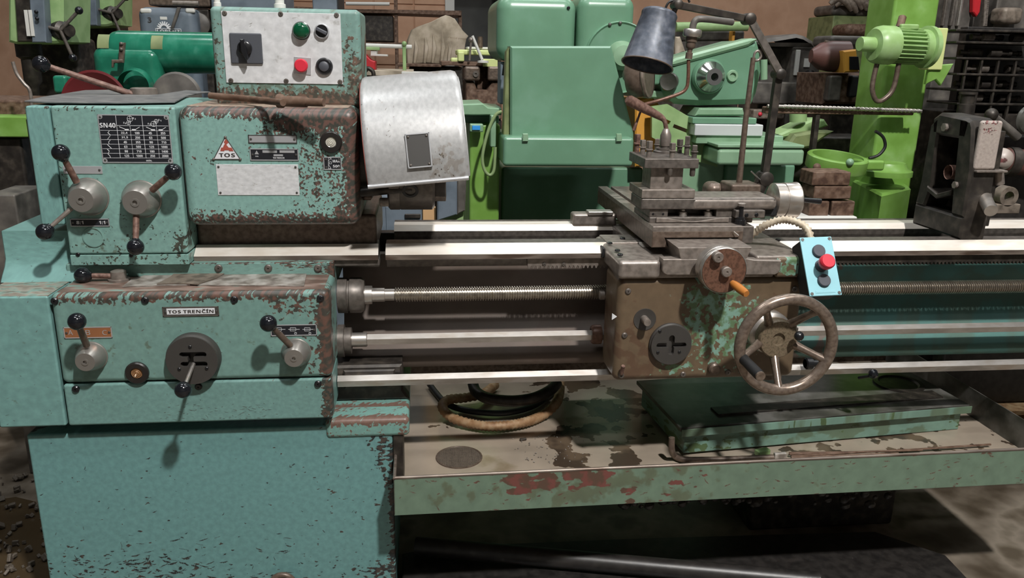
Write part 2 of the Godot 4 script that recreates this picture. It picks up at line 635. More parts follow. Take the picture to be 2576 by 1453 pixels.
	worn("paint_traybox", 1024, 160, 61, C8(112, 142, 128), C8(74, 92, 62), C8(84, 104, 70), {"chips": 0.06, "freq": 0.6, "rough": 0.35,
		"areas": [[0.12, 0.5, 0.2, 0.8, 0.34], [0.75, 0.6, 0.25, 0.5, 0.18]], "grime": 0.2, "grime_color": C8(72, 76, 48), "dirt": [[0.7, 0.5, 0.3, 0.8, 0.25]]})
	worn("guard_silver", 512, 512, 67, C8(168, 167, 166), C8(84, 78, 70), C8(120, 110, 98), {"chips": 0.0, "freq": 1.6, "rough": 0.36, "metal": 0.3,
		"areas": [[0.72, 0.72, 0.16, 0.2, 0.26], [0.2, 0.62, 0.1, 0.2, 0.08], [0.97, 0.3, 0.03, 0.4, 0.2], [0.02, 0.3, 0.03, 0.3, 0.16]], "grime": 0.1, "grime_color": C8(126, 116, 104), "dirt": [[0.75, 0.75, 0.25, 0.25, 0.4], [0.5, 0.95, 0.6, 0.1, 0.3]], "nicks": [[0.1, 0.2, 0.3, 0.6, 8, 16, 0.0]]})
	worn("bed_wall", 1536, 256, 71, C8(94, 82, 74), C8(70, 94, 84), C8(66, 104, 98), {"chips": 0.0, "freq": 0.5, "rough": 0.65, "metal": 0.0,
		"areas": [[0.8, 0.6, 0.4, 0.9, 0.75, 1], [0.31, 0.86, 0.04, 0.1, 0.4]], "grime": 0.1, "grime_color": C8(84, 68, 60), "dirt": [[0.2, 0.4, 0.3, 0.4, 0.2]]})
	worn("panel_alu", 512, 320, 73, C8(220, 220, 221), C8(150, 146, 140), C8(112, 108, 102), {"chips": 0.0, "freq": 1.0, "rough": 0.36, "metal": 0.25, "areas": [[0.15, 0.85, 0.1, 0.1, 0.14], [0.8, 0.85, 0.12, 0.1, 0.14]], "grime": 0.1, "grime_color": C8(150, 146, 140), "nicks": [[0.1, 0.02, 0.6, 0.2, 6, 22, 0.5]]})
	worn("tail_grey", 256, 512, 79, C8(164, 152, 144), C8(58, 46, 42), C8(120, 70, 70), {"chips": 0.03, "freq": 1.4, "areas": [[0.6, 0.12, 0.4, 0.1, 0.36], [0.5, 0.95, 0.6, 0.06, 0.4, 1]], "grime": 0.15, "grime_color": C8(120, 106, 98)})
	# steels and irons
	mottled("steel_oily", [[0.2, C8(118, 109, 102)], [0.5, C8(138, 128, 120)], [0.8, C8(150, 140, 132)]], 0.04, 0.5, 0.36, 0.45, 5)
	mottled("steel_dark", [[0.2, C8(84, 78, 73)], [0.5, C8(100, 93, 87)], [0.8, C8(112, 104, 98)]], 0.04, 0.4, 0.42, 0.4, 6)
	mottled("iron_brown", [[0.2, C8(84, 71, 62)], [0.5, C8(104, 89, 78)], [0.8, C8(116, 101, 90)]], 0.04, 0.4, 0.38, 0.3, 7)
	mottled("iron_black", [[0.2, C8(42, 38, 35)], [0.55, C8(58, 53, 48)], [0.85, C8(80, 73, 66)]], 0.02, 0.5, 0.45, 0.4, 8)
	mottled("steel_bright", [[0.2, C8(176, 168, 160)], [0.6, C8(206, 200, 194)], [0.85, C8(188, 176, 164)]], 0.02, 0.35, 0.34, 0.85, 9, Vector3(0.25, 1, 1))
	mottled("rail_ground", [[0.2, C8(226, 214, 200)], [0.6, C8(240, 232, 222)], [0.85, C8(214, 200, 184)]], 0.02, 0.5, 0.4, 0.35, 10, Vector3(0.2, 1, 1))
	mottled("rail_dull", [[0.25, C8(112, 100, 92)], [0.6, C8(146, 134, 124)], [0.85, C8(96, 80, 70)]], 0.02, 0.5, 0.42, 0.6, 12, Vector3(0.2, 1, 1))
	mottled("thread_steel", [[0.2, C8(150, 140, 128)], [0.6, C8(190, 182, 170)], [0.85, C8(160, 146, 126)]], 0.02, 0.3, 0.28, 0.9, 13)
	mottled("wheel_steel", [[0.2, C8(112, 97, 86)], [0.5, C8(134, 118, 106)], [0.8, C8(150, 135, 123)]], 0.04, 0.3, 0.26, 0.6, 14)
	mottled("rust_brown", [[0.2, C8(84, 60, 52)], [0.5, C8(114, 86, 75)], [0.8, C8(138, 111, 100)]], 0.03, 0.2, 0.55, 0.2, 15)
	mottled("copper_brown", [[0.2, C8(86, 60, 48)], [0.6, C8(116, 84, 68)], [0.85, C8(104, 72, 58)]], 0.03, 0.2, 0.4, 0.25, 16)
	mottled("tin_sheet", [[0.25, C8(120, 112, 104)], [0.5, C8(158, 150, 142)], [0.75, C8(184, 178, 172)]], 0.015, 0.4, 0.5, 0.3, 17)
	mottled("tin_brown", [[0.25, C8(96, 86, 76)], [0.6, C8(128, 116, 104)]], 0.02, 0.4, 0.55, 0.2, 18)
	mottled("rubber_mat", [[0.25, C8(84, 84, 84)], [0.6, C8(104, 103, 102)], [0.85, C8(120, 118, 114)]], 0.02, 0.6, 0.7, 0.0, 19)
	mottled("shade_blue", [[0.2, C8(54, 58, 66)], [0.5, C8(74, 80, 92)], [0.8, C8(104, 107, 116)]], 0.02, 0.25, 0.45, 0.15, 20)
	mottled("hose_tan", [[0.2, C8(120, 86, 56)], [0.5, C8(150, 116, 82)], [0.8, C8(170, 146, 116)]], 0.02, 0.3, 0.6, 0.05, 21)
	mottled("conduit", [[0.2, C8(168, 152, 130)], [0.6, C8(204, 190, 168)]], 0.02, 0.2, 0.5, 0.1, 22)
	mottled("floor", [[0.2, C8(66, 56, 44)], [0.45, C8(104, 94, 82)], [0.65, C8(130, 120, 107)], [0.85, C8(84, 74, 61)]], 0.012, 2.2, 0.55, 0.0, 23)
	mottled("wall", [[0.2, C8(190, 148, 120)], [0.6, C8(204, 162, 134)], [0.85, C8(196, 154, 126)]], 0.01, 2.5, 0.8, 0.0, 24)
	mottled("ceiling", [[0.2, C8(92, 92, 92)], [0.8, C8(112, 112, 110)]], 0.01, 3.0, 0.9, 0.0, 25)
	mottled("hall_grey", [[0.2, C8(88, 88, 86)], [0.8, C8(108, 108, 105)]], 0.01, 3.0, 0.9, 0.0, 46)
	mottled("canvas_cover", [[0.2, C8(138, 126, 108)], [0.5, C8(174, 160, 140)], [0.8, C8(196, 182, 164)]], 0.012, 0.9, 0.85, 0.0, 26)
	mottled("wood", [[0.2, C8(150, 112, 76)], [0.5, C8(184, 148, 108)], [0.8, C8(200, 170, 130)]], 0.02, 0.5, 0.75, 0.0, 27, Vector3(1, 3, 1))
	mottled("rust_block", [[0.2, C8(74, 52, 40)], [0.5, C8(104, 80, 64)], [0.8, C8(124, 102, 88)]], 0.02, 0.4, 0.65, 0.2, 28)
	mottled("lime", [[0.2, C8(108, 148, 64)], [0.6, C8(120, 160, 78)], [0.85, C8(134, 172, 100)]], 0.012, 0.8, 0.38, 0.0, 30)
	mottled("apple", [[0.2, C8(98, 136, 110)], [0.6, C8(103, 142, 116)], [0.85, C8(110, 148, 124)]], 0.01, 1.0, 0.3, 0.0, 31)
	mottled("mint", [[0.2, C8(118, 150, 120)], [0.6, C8(130, 162, 132)]], 0.01, 0.9, 0.32, 0.0, 32)
	mottled("emerald", [[0.2, C8(26, 98, 76)], [0.6, C8(38, 114, 90)], [0.85, C8(66, 132, 110)]], 0.012, 0.5, 0.22, 0.0, 33)
	mottled("slate", [[0.2, C8(88, 98, 108)], [0.6, C8(104, 114, 124)]], 0.012, 0.8, 0.5, 0.0, 34)
	mottled("sage", [[0.2, C8(128, 158, 104)], [0.6, C8(148, 176, 122)]], 0.012, 0.8, 0.45, 0.0, 35)
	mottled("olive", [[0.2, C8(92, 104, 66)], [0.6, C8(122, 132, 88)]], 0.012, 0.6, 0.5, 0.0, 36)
	mottled("machine_grey", [[0.2, C8(70, 66, 62)], [0.6, C8(94, 89, 84)], [0.85, C8(112, 106, 98)]], 0.012, 0.6, 0.5, 0.1, 37)
	mottled("mesh_grey", [[0.35, C8(70, 62, 54)], [0.5, C8(116, 106, 94)], [0.65, C8(90, 80, 70)]], 0.09, 0.2, 0.6, 0.2, 38)
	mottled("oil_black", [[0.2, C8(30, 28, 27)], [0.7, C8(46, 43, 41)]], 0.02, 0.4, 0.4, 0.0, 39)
	mottled("sump_green", [[0.2, C8(56, 56, 50)], [0.5, C8(78, 77, 71)], [0.8, C8(104, 102, 98)]], 0.012, 0.7, 0.3, 0.1, 40)
	mottled("ledge_dirt", [[0.3, C8(122, 112, 100)], [0.5, C8(150, 142, 130)], [0.6, C8(120, 150, 140)], [0.8, C8(104, 92, 80)]], 0.02, 0.3, 0.5, 0.0, 42, Vector3(0.5, 1, 1))
	mottled("bare_brown", [[0.3, C8(104, 84, 74)], [0.5, C8(128, 106, 96)], [0.7, C8(146, 126, 116)], [0.85, C8(122, 150, 140)]], 0.02, 0.4, 0.42, 0.1, 43, Vector3(0.4, 1, 1))
	mottled("dust_beige", [[0.3, C8(128, 110, 96)], [0.6, C8(164, 146, 128)], [0.85, C8(120, 100, 90)]], 0.02, 0.4, 0.6, 0.0, 44)
	worn("paint_lip", 512, 128, 83, C8(112, 88, 78), C8(116, 156, 147), C8(112, 150, 142), {"chips": 0.0, "freq": 1.2, "rough": 0.35, "areas": [[0.4, 0.85, 0.8, 0.75, 0.55, 1]], "grime": 0.0})
	mottled("hub_dull", [[0.25, C8(96, 84, 66)], [0.6, C8(126, 112, 92)], [0.85, C8(104, 86, 70)]], 0.04, 0.2, 0.5, 0.2, 45)
	plain("wet_oil", C8(66, 54, 38), 0.2)
	mottled("lime_pale", [[0.2, C8(132, 164, 100)], [0.6, C8(146, 178, 116)], [0.85, C8(156, 186, 132)]], 0.012, 0.5, 0.36, 0.0, 47)
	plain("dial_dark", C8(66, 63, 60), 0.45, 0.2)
	plain("alu_dull", C8(196, 198, 198), 0.45, 0.2)
	plain("ball_black", C8(22, 23, 27), 0.12)
	plain("black_gloss", C8(26, 26, 28), 0.25)
	plain("black_matt", C8(24, 24, 25), 0.6)
	plain("label_black", C8(32, 33, 38), 0.35)
	plain("label_silver", C8(190, 190, 192), 0.35, 0.5)
	plain("label_copper", C8(168, 112, 76), 0.4, 0.4)
	plain("letter_white", C8(214, 214, 216), 0.5)
	plain("letter_dark", C8(52, 46, 44), 0.6)
	plain("letter_red", C8(158, 76, 62), 0.5)
	plain("rivet", C8(110, 108, 106), 0.35, 0.8)
	plain("hub_steel", C8(146, 141, 135), 0.33, 0.6)
	plain("sight_ring", C8(36, 32, 30), 0.3)
	plain("sight_glass", C8(206, 202, 190), 0.15, 0.2)
	plain("sight_amber", C8(150, 112, 78), 0.2, 0.2)
	plain("red_button", C8(204, 44, 62), 0.4)
	plain("green_lens", C8(10, 70, 44), 0.14)
	plain("switch_grey", C8(72, 74, 80), 0.45)
	plain("pendant_blue", C8(140, 192, 202), 0.45)
	plain("handle_amber", C8(176, 112, 52), 0.25)
	plain("grey_rubber", C8(62, 64, 72), 0.6)
	plain("red_oxide", C8(132, 58, 46), 0.6)
	plain("disc_maroon", C8(96, 34, 36), 0.35)
	plain("orange", C8(212, 152, 62), 0.5)
	plain("chrome", C8(206, 204, 204), 0.16, 0.95)
	plain("white_dull", C8(206, 204, 198), 0.6)
	plain("signal_red", C8(176, 30, 38), 0.5)
	plain("blue_tag", C8(44, 140, 214), 0.5)
	plain("cable_sage", C8(126, 146, 100), 0.55)
	plain("cable_black", C8(22, 22, 22), 0.5)
	plain("plank_tan", C8(196, 156, 112), 0.7)
	plain("pale_yellow", C8(200, 208, 140), 0.5)
	plain("maroon", C8(88, 56, 51), 0.45)
	plain("yellow_tape", C8(204, 178, 62), 0.5)
	var gl := plain("lamp_glow", C8(255, 250, 240), 0.5)
	gl.emission_enabled = true
	gl.emission = Color(1, 0.97, 0.92)
	gl.emission_energy_multiplier = 4.0

# ------------------------------------------------------------------ lamps and hall
func lamp_bay(at: Vector3, energy: float, size: float):
	var t := thing("high_bay_lamp", "bell shaped high bay lamp hanging from the hall ceiling", "lamp", at)
	obj(nb().rev([Vector2(0.3, -0.12), Vector2(0.26, 0.05), Vector2(0.14, 0.2), Vector2(0.07, 0.22)], along(at, Vector3.UP), 32), "reflector", "steel_bright", t)
	obj(nb().tube([at + Vector3(0, 0.2, 0), Vector3(at.x, 5.4, at.z)], 0.02), "stem", "black_matt", t)
	obj(nb().ball(at + Vector3(0, -0.02, 0), size), "bulb", "lamp_glow", t)
	var l := OmniLight3D.new()
	l.name = "high_bay_light"
	l.position = Vector3(0, -0.02, 0)
	l.light_energy = energy
	l.light_size = size
	l.light_color = Color(1, 0.995, 0.985)
	l.omni_range = 30.0
	l.omni_attenuation = 2.0
	l.shadow_enabled = true
	t.add_child(l)

func lamp_tube(at: Vector3, length: float, energy: float):
	var t := thing("ceiling_tube_lamp", "long twin tube lamp hung under the hall ceiling", "lamp", at, "tube lamps under the hall ceiling")
	obj(nb().box(at + Vector3(0, 0.07, 0), Vector3(length, 0.06, 0.3), 0.01), "housing", "white_dull", t)
	for s in [-0.07, 0.07]:
		obj(nb().tube([at + Vector3(-length * 0.48, 0.02, s), at + Vector3(length * 0.48, 0.02, s)], 0.019, 12), "tube", "lamp_glow", t)
	for s in [-0.4, 0.4]:
		obj(nb().tube([at + Vector3(length * s, 0.1, 0), Vector3(at.x + length * s, 5.4, at.z)], 0.006, 8), "hanger", "black_matt", t)
	var l := AreaLight3D.new()
	l.name = "tube_light"
	l.position = Vector3(0, -0.01, 0)
	l.rotation = Vector3(-PI / 2, 0, 0)
	l.area_size = Vector2(length * 0.96, 0.2)
	l.area_normalize_energy = true
	l.light_energy = energy
	l.light_color = Color(0.97, 0.99, 1.0)
	l.area_range = 30.0
	l.shadow_enabled = true
	t.add_child(l)

func build_hall():
	struct(nb().span(Vector3(-6, -0.2, -8.6), Vector3(8, 0, 6), 0.0), "floor", "floor")
	struct(nb().span(Vector3(-6, 5.4, -8.2), Vector3(8, 5.6, 6), 0.0), "ceiling", "ceiling")
	struct(nb().span(Vector3(-6.2, 0, -8.2), Vector3(-6, 5.4, 6), 0.0), "wall_left", "hall_grey")
	struct(nb().span(Vector3(8, 0, -8.2), Vector3(8.2, 5.4, 6), 0.0), "wall_right", "hall_grey")
	struct(nb().span(Vector3(-6, 0, 5.8), Vector3(8, 5.4, 6), 0.0), "wall_front", "hall_grey")
	# back wall in two lengths with a dark doorway between, wide panels with joints
	var zb := -7.2
	var dx0 := Z(1143, 60, zb).x
	var dx1 := Z(1262, 60, zb).x
	struct(nb().span(Vector3(dx0 - 0.2, 0, zb - 1.2), Vector3(dx1 + 0.2, 2.95, zb - 1.0), 0.0).span(Vector3(dx0 - 0.2, 0, zb - 1.0), Vector3(dx0, 2.95, zb - 0.3), 0.0).span(Vector3(dx1, 0, zb - 1.0), Vector3(dx1 + 0.2, 2.95, zb - 0.3), 0.0).span(Vector3(dx0, 2.75, zb - 1.0), Vector3(dx1, 2.95, zb - 0.3), 0.0), "wall_passage", "hall_grey")
	var wb = struct(nb().span(Vector3(-6, 0, zb - 0.3), Vector3(dx0, 5.4, zb), 0.0).span(Vector3(dx1, 0, zb - 0.3), Vector3(8, 5.4, zb), 0.0).span(Vector3(dx0, 2.75, zb - 0.3), Vector3(dx1, 5.4, zb), 0.0), "wall_back", "wall")
	for k in 9:
		var x := dx0 - 0.02 - k * 0.42
		for j in 3:
			obj(nb().box(Vector3(x - 0.2, 1.0 + j * 0.62, zb + 0.008), Vector3(0.405, 0.605, 0.016), 0.004), "panel", "wall", wb)
	obj(nb().span(Vector3(dx0 - 0.1, 0, zb), Vector3(dx0, 2.75, zb + 0.04), 0.004).span(Vector3(dx0 - 0.1, 2.65, zb), Vector3(dx1 + 0.1, 2.75, zb + 0.04), 0.004), "door_frame", "white_dull", wb)

# ------------------------------------------------------------------ lathe
func screw(parent: Node3D, p: Vector3, r: float, m := "black_gloss", d := Vector3(0, 0, 1)):
	obj(nb().rev([Vector2(r, -0.001), Vector2(r, r * 0.25), Vector2(r * 0.75, r * 0.5), Vector2(r * 0.2, r * 0.5), Vector2(r * 0.2, r * 0.1), Vector2(0, r * 0.1)], along(p, d), 14), "screw", m, parent)

# rectangular plate fixed on a face: tl and br are points on that face
func plate(called: String, parent: Node3D, tl: Vector3, br: Vector3, m: String, rim := "", t := 0.0016, rivets := true, label := "") -> MeshInstance3D:
	var c := (tl + br) * 0.5
	var s := Vector3(absf(br.x - tl.x), absf(br.y - tl.y), t)
	var b := nb().face(tl.x, br.x, br.y, tl.y, tl.z).box(c + Vector3(0, 0, t / 2), s, 0.0006)
	var o := obj(b, called, m, parent, label)
	if rim:
		var w := 0.0022
		var f := nb()
		for q in [[Vector3(0, s.y / 2 - w / 2, 0), Vector3(s.x, w, 0.001)], [Vector3(0, -s.y / 2 + w / 2, 0), Vector3(s.x, w, 0.001)], [Vector3(s.x / 2 - w / 2, 0, 0), Vector3(w, s.y, 0.001)], [Vector3(-s.x / 2 + w / 2, 0, 0), Vector3(w, s.y, 0.001)]]:
			f.box(c + q[0] + Vector3(0, 0, t), q[1], 0.0003)
		obj(f, "rim", rim, o)
	if rivets:
		var e := 0.006
		var ys := [0.0] if s.y < 0.03 else [s.y / 2 - e, -s.y / 2 + e]
		for yy in ys:
			for sx in [-1.0, 1.0]:
				obj(nb().rev([Vector2(0.0028, 0), Vector2(0.0024, 0.0014), Vector2(0, 0.002)], along(c + Vector3(sx * (s.x / 2 - e), yy, t), Vector3(0, 0, 1)), 10), "rivet", "rivet", o)
	return o

# knob ball on an arm
func arm(parent: Node3D, a: Vector3, k: Vector3, r: float, kr: float, m := "rust_brown"):
	var d := (k - a).normalized()
	obj(nb().tube([a, a.lerp(k, 0.5), k - d * kr * 0.8], [r, r * 0.97, r * 0.85], 12), "arm", m, parent)
	var pr := [Vector2(0.004, -kr * 1.08), Vector2(kr * 0.45, -kr * 1.0)]
	for i in 13:
		var an := -PI * 0.33 + (PI * 0.83) * i / 12.0
		pr.append(Vector2(kr * cos(an), kr * sin(an)))
	obj(nb().rev(pr, along(k, d), 26), "knob", "ball_black", parent)

func hub(parent: Node3D, c: Vector3, r: float, r2: float, h: float):
	obj(nb().rev([Vector2(r * 1.05, 0), Vector2(r * 1.05, 0.003), Vector2(r, 0.004), Vector2(r, h * 0.28), Vector2(r2 * 1.12, h * 0.9), Vector2(r2, h), Vector2(r2 * 0.36, h), Vector2(r2 * 0.36, h + 0.0015), Vector2(r2 * 0.2, h + 0.0015), Vector2(r2 * 0.2, h - 0.004), Vector2(0, h - 0.004)], along(c, Vector3(0, 0, 1)), 36), "hub", "hub_steel", parent)

func sight(parent: Node3D, called: String, c: Vector3, r: float, glass: String):
	var s := piece(called, parent, c)
	obj(nb().rev([Vector2(r, 0), Vector2(r, 0.006), Vector2(r * 0.9, 0.009), Vector2(r * 0.52, 0.009), Vector2(r * 0.52, 0.003)], along(c, Vector3(0, 0, 1)), 32), "ring", "sight_ring", s)
	obj(nb().rev([Vector2(r * 0.52, 0.004), Vector2(r * 0.45, 0.006), Vector2(r * 0.38, 0.005), Vector2(r * 0.3, 0.0075), Vector2(r * 0.24, 0.006), Vector2(r * 0.16, 0.0085), Vector2(r * 0.1, 0.007), Vector2(0, 0.009)], along(c, Vector3(0, 0, 1)), 32), "glass", glass, s)

var lathe: Node3D
func build_lathe():
	var L := thing("lathe", "worn teal green centre lathe with silver chuck guard and black ball levers", "lathe", Vector3(-0.3, 0, -0.2))
	lathe = L
	var F := Vector3(0, 0, 1)
	# --- cabinet base and foot
	obj(nb().face(-0.937, -0.076, 0.0, 0.552, 0.085).span(Vector3(-0.937, 0, -0.62), Vector3(-0.076, 0.545, 0.085), 0.006), "base_cabinet", "paint_base", L)
	obj(nb().face(-0.24, -0.034, 0.511, 0.562, 0.091).span(Vector3(-0.24, 0.511, -0.5), Vector3(-0.034, 0.562, 0.091), 0.012, 3), "foot_lip", "paint_lip", L)
	obj(nb().prism(V2([0.085, 0.36, -0.02, 0.36, -0.02, 0.512, 0.085, 0.512]), 0.05, 0.0755, Transform3D(Basis(Vector3(0, 0, 1), Vector3.UP, Vector3(-1, 0, 0)), Vector3.ZERO), 0.002), "foot_web", "iron_black", L)
	var foot := nb()
	foot.prism(V2([-0.23, 0.562, -0.034, 0.562, -0.04, 0.575, -0.05, 0.59, -0.052, 0.66, -0.225, 0.66]), -0.42, -0.02, Transform3D.IDENTITY, 0.006)
	foot.prism(V2([-0.2, 0.60, -0.075, 0.60, -0.07, 0.612, -0.07, 0.652, -0.2, 0.652]), -0.03, -0.008, Transform3D.IDENTITY, 0.004)
	obj(foot, "bed_foot", "iron_black", L)
	var ey := Z(712, 1466, 0.1)
	obj(nb().tube(range(24).map(func(i): return ey + Vector3(cos(TAU * i / 24) * 0.029, sin(TAU * i / 24) * 0.029, 0.006)), 0.0075, 10, true), "lifting_eye", "iron_brown", L)
	# --- gearbox
	var gz := 0.12
	obj(nb().face(-0.824, -0.213, 0.686, 0.902, gz).span(Vector3(-0.824, 0.686, -0.045), Vector3(-0.213, 0.902, gz), 0.014, 3), "gearbox", "paint_gearbox", L)
	obj(nb().face(-0.824, -0.219, 0.58, 0.684, gz).span(Vector3(-0.823, 0.58, -0.045), Vector3(-0.216, 0.684, gz - 0.001), 0.006, 2), "gearbox_cover", "paint_gearbox_low", L)
	obj(nb().face(-0.98, -0.828, 0.58, 0.9, gz).span(Vector3(-0.975, 0.58, -0.5), Vector3(-0.828, 0.896, gz - 0.002), 0.005, 2), "end_cover", "paint_end", L)
	obj(nb().span(Vector3(-0.973, 0.895, -0.05), Vector3(-0.829, 0.8975, gz - 0.006), 0.001), "cover_ledge", "ledge_dirt", L)
	obj(nb().span(Vector3(-0.81, 0.9015, -0.043), Vector3(-0.225, 0.9028, gz - 0.012), 0.0005), "gearbox_top", "bare_brown", L)
	# swept step up to the change gear cover behind
	var side := Transform3D(Basis(Vector3(0, 0, 1), Vector3.UP, Vector3(-1, 0, 0)), Vector3.ZERO)
	obj(nb().face(-0.99, -0.82, 0.88, 1.02, -0.04).prism(V2([-0.5, 0.897, 0.0, 0.897, -0.012, 0.91, -0.03, 0.928, -0.04, 0.945, -0.04, 1.012, -0.5, 1.012]), 0.818, 0.983, side, 0.003), "gear_cover", "paint_end", L)
	for q in [[137.5, 757], [365, 755], [589.5, 753], [806, 750], [190.7, 978], [800, 965], [499.6, 972]]:
		screw(L, Z(q[0], q[1], gz), 0.0085)
	# --- headstock: cover at the lever end, main housing
	obj(nb().face(-0.819, -0.551, 0.944, 1.304, 0).span(Vector3(-0.819, 0.963, -0.42), Vector3(-0.551, 1.304, 0), 0.006, 2), "headstock_cover", "paint_cover", L)
	obj(nb().face(-0.819, -0.551, 0.944, 1.304, 0).span(Vector3(-0.819, 0.936, -0.42), Vector3(-0.551, 0.9615, 0), 0.002), "sill_strip", "paint_cover", L)
	obj(nb().face(-0.875, -0.819, 0.944, 1.304, 0).span(Vector3(-0.873, 1.033, -0.42), Vector3(-0.8215, 1.303, -0.001), 0.005, 2), "headstock_edge_cover", "paint_end", L)
	obj(nb().face(-0.549, -0.146, 1.028, 1.306, 0).span(Vector3(-0.549, 1.028, -0.42), Vector3(-0.143, 1.306, 0.0), 0.026, 5), "headstock", "paint_headstock", L)
	obj(nb().span(Vector3(-0.53, 1.3055, -0.4), Vector3(-0.165, 1.3066, -0.022), 0.0005), "headstock_top", "dust_beige", L)
	obj(nb().span(Vector3(-0.55, 0.94, -0.42), Vector3(-0.11, 1.04, -0.085), 0.01, 2), "headstock_seat", "iron_brown", L)
	obj(nb().rev([Vector2(0.024, 0), Vector2(0.024, 0.002), Vector2(0.021, 0.0025), Vector2(0.021, 0.001), Vector2(0, 0.001)], along(Z(235, 596, 0), F), 28), "round_cover", "paint_cover", L)
	for q in [[196, 640], [330, 642]]:
		screw(L, Z(q[0], q[1], 0), 0.005)
	# strip under the headstock with screw holes
	obj(nb().face(-0.84, -0.2, 0.86, 0.94, -0.02).span(Vector3(-0.84, 0.86, -0.3), Vector3(-0.214, 0.9345, -0.02), 0.003), "bed_head_strip", "paint_gearbox", L)
	for q in [[550, 674], [675, 674], [800, 674]]:
		screw(L, Z(q[0], q[1], -0.02), 0.0095, "steel_dark")
	# --- headstock levers
	for e in [[[225, 494], [[193, 458, 153, 384], [180, 524, 113, 583]]], [[357.5, 500], [[383, 478, 436, 432], [343, 535, 341, 621]]]]:
		var c := Z(e[0][0], e[0][1], 0)
		var lv := piece("shift_lever", L, c)
		hub(lv, c, 0.042, 0.027, 0.05)
		for a in e[1]:
			var rusty: bool = a[1] != 524
			arm(lv, Z(a[0], a[1], 0.034), Z(a[2], a[3], 0.062), 0.0075 if rusty else 0.0055, 0.019, "rust_brown" if rusty else "steel_oily")
	# --- gearbox levers
	for e in [[232, 894, 218, 868, 193.5, 808], [745.6, 885, 730, 868, 675, 813]]:
		var c := Z(e[0], e[1], gz)
		var lv := piece("feed_lever", L, c)
		hub(lv, c, 0.033, 0.021, 0.042)
		arm(lv, Z(e[2], e[3], gz + 0.028), Z(e[4], e[5], gz + 0.075), 0.0075, 0.019, "iron_brown")
	# --- selector dial with H gate
	var dc := Z(490, 897, gz)
	var dial := piece("selector_dial", L, dc)
	obj(nb().rev([Vector2(0.0605, 0), Vector2(0.0605, 0.016), Vector2(0.057, 0.022), Vector2(0.0565, 0.022)], along(dc, F), 44), "bezel", "dial_dark", dial)
	var ga := Z(485, 892, gz + 0.026) - dc
	var gb := Z(488, 916, gz + 0.026) - dc
	cut_disc(dial, "disc", dc, 0.0575, 0.026, 0.022, "dial_dark", [[ga.x, ga.y, 0.06, 0.0125], [gb.x, gb.y, 0.06, 0.0125], [(ga.x + gb.x) / 2 - 0.006, (ga.y + gb.y) / 2, 0.0128, 0.03]])
	for q in [[478, 872], [451, 928], [520, 926]]:
		screw(dial, Z(q[0], q[1], gz + 0.0262), 0.004)
	arm(dial, Z(487, 915, gz + 0.024), Z(460.6, 980, gz + 0.12), 0.0045, 0.0185, "steel_bright")
	# --- lever lying on the gearbox top
	var bt := Y(300, 706, 0.902)
	var tl := piece("reverse_lever", L, bt)
	obj(nb().rev([Vector2(0.024, 0), Vector2(0.024, 0.006), Vector2(0.018, 0.007), Vector2(0.017, 0.024), Vector2(0.012, 0.026), Vector2(0, 0.026)], along(bt, Vector3.UP), 24), "boss", "steel_oily", tl)
	arm(tl, bt + Vector3(-0.012, 0.012, 0), Z(208, 692, bt.z + 0.01), 0.0065, 0.019, "rust_brown")
	# --- oil sights
	sight(L, "oil_sight", Z(833, 357, 0), 0.0255, "sight_glass")
	sight(L, "oil_sight", Z(346, 936, gz), 0.0265, "sight_amber")
	# --- plates
	build_speed_plate(L)
	plate("blank_plate", L, Z(158, 417, 0), Z(259, 437, 0), "label_silver")
	plate("maker_strip", L, Z(624, 338.5, 0), Z(748, 360.5, 0), "label_silver", "rivet")
	var np := plate("rating_plate", L, Z(628, 373, 0), Z(752, 404, 0), "label_black", "label_silver")
	for q in [[660, 378, 697, 384.5], [703, 378, 741, 384.5], [688, 388, 712, 393]]:
		var a := Z(q[0], q[1], 0.0022)
		var c := Z(q[2], q[3], 0.0022)
		obj(nb().box((a + c) / 2, Vector3(c.x - a.x, a.y - c.y, 0.0005), 0.0001), "field", "label_silver", np)
	obj(nb().text("TOS TRENCIN", Z(701, 397, 0.002), 0.026, 0.0035), "lettering", "letter_white", np)
	obj(nb().text("TOS", Z(646, 393, 0.002), 0.007, 0.0024), "lettering", "letter_white", np)
	obj(nb().prism(V2([-0.005, 0, 0.005, 0, 0, 0.009]), 0, 0.0006, Transform3D(Basis.IDENTITY, Z(646, 388, 0.0016))), "emblem", "label_silver", np)
	plate("data_plate", L, Z(542.7, 412.5, 0), Z(754, 490.5, 0), "panel_alu")
	var mx := plate("limit_plate", L, Z(813, 394, 0), Z(860, 427, 0), "label_black", "label_silver")
	obj(nb().text("MAX", Z(846, 405, 0.002), 0.0165, 0.0062), "lettering", "letter_white", mx)
	obj(nb().text("500", Z(846, 418, 0.002), 0.0155, 0.0062), "lettering", "letter_white", mx)
	var em := nb()
	for q in [[826, 397, 833, 397], [826, 424, 833, 424], [826, 397, 826, 424], [833, 397, 833, 403], [826, 405, 833, 397], [828, 407, 834, 407], [828, 412, 834, 412], [828, 407, 828, 412], [834, 407, 834, 412], [826, 413, 833, 424]]:
		em.tube([Z(q[0], q[1], 0.0018), Z(q[2], q[3], 0.0018)], 0.00045, 5)
	obj(em, "diagram", "letter_white", mx)
	# triangular badge
	var ta := Z(567, 344, 0)
	var tb := Z(538, 400, 0)
	var tc := Z(604.5, 400, 0)
	var bd := obj(nb().prism(V2([ta.x, ta.y, tb.x, tb.y, tc.x, tc.y]), 0.0, 0.0016, Transform3D.IDENTITY, 0.0004), "maker_badge", "letter_white", L)
	var rim := nb()
	for q in [[ta, tb], [tb, tc], [tc, ta]]:
		rim.tube([q[0] + Vector3(0, 0, 0.0014), q[1] + Vector3(0, 0, 0.0014)], 0.0011, 6)
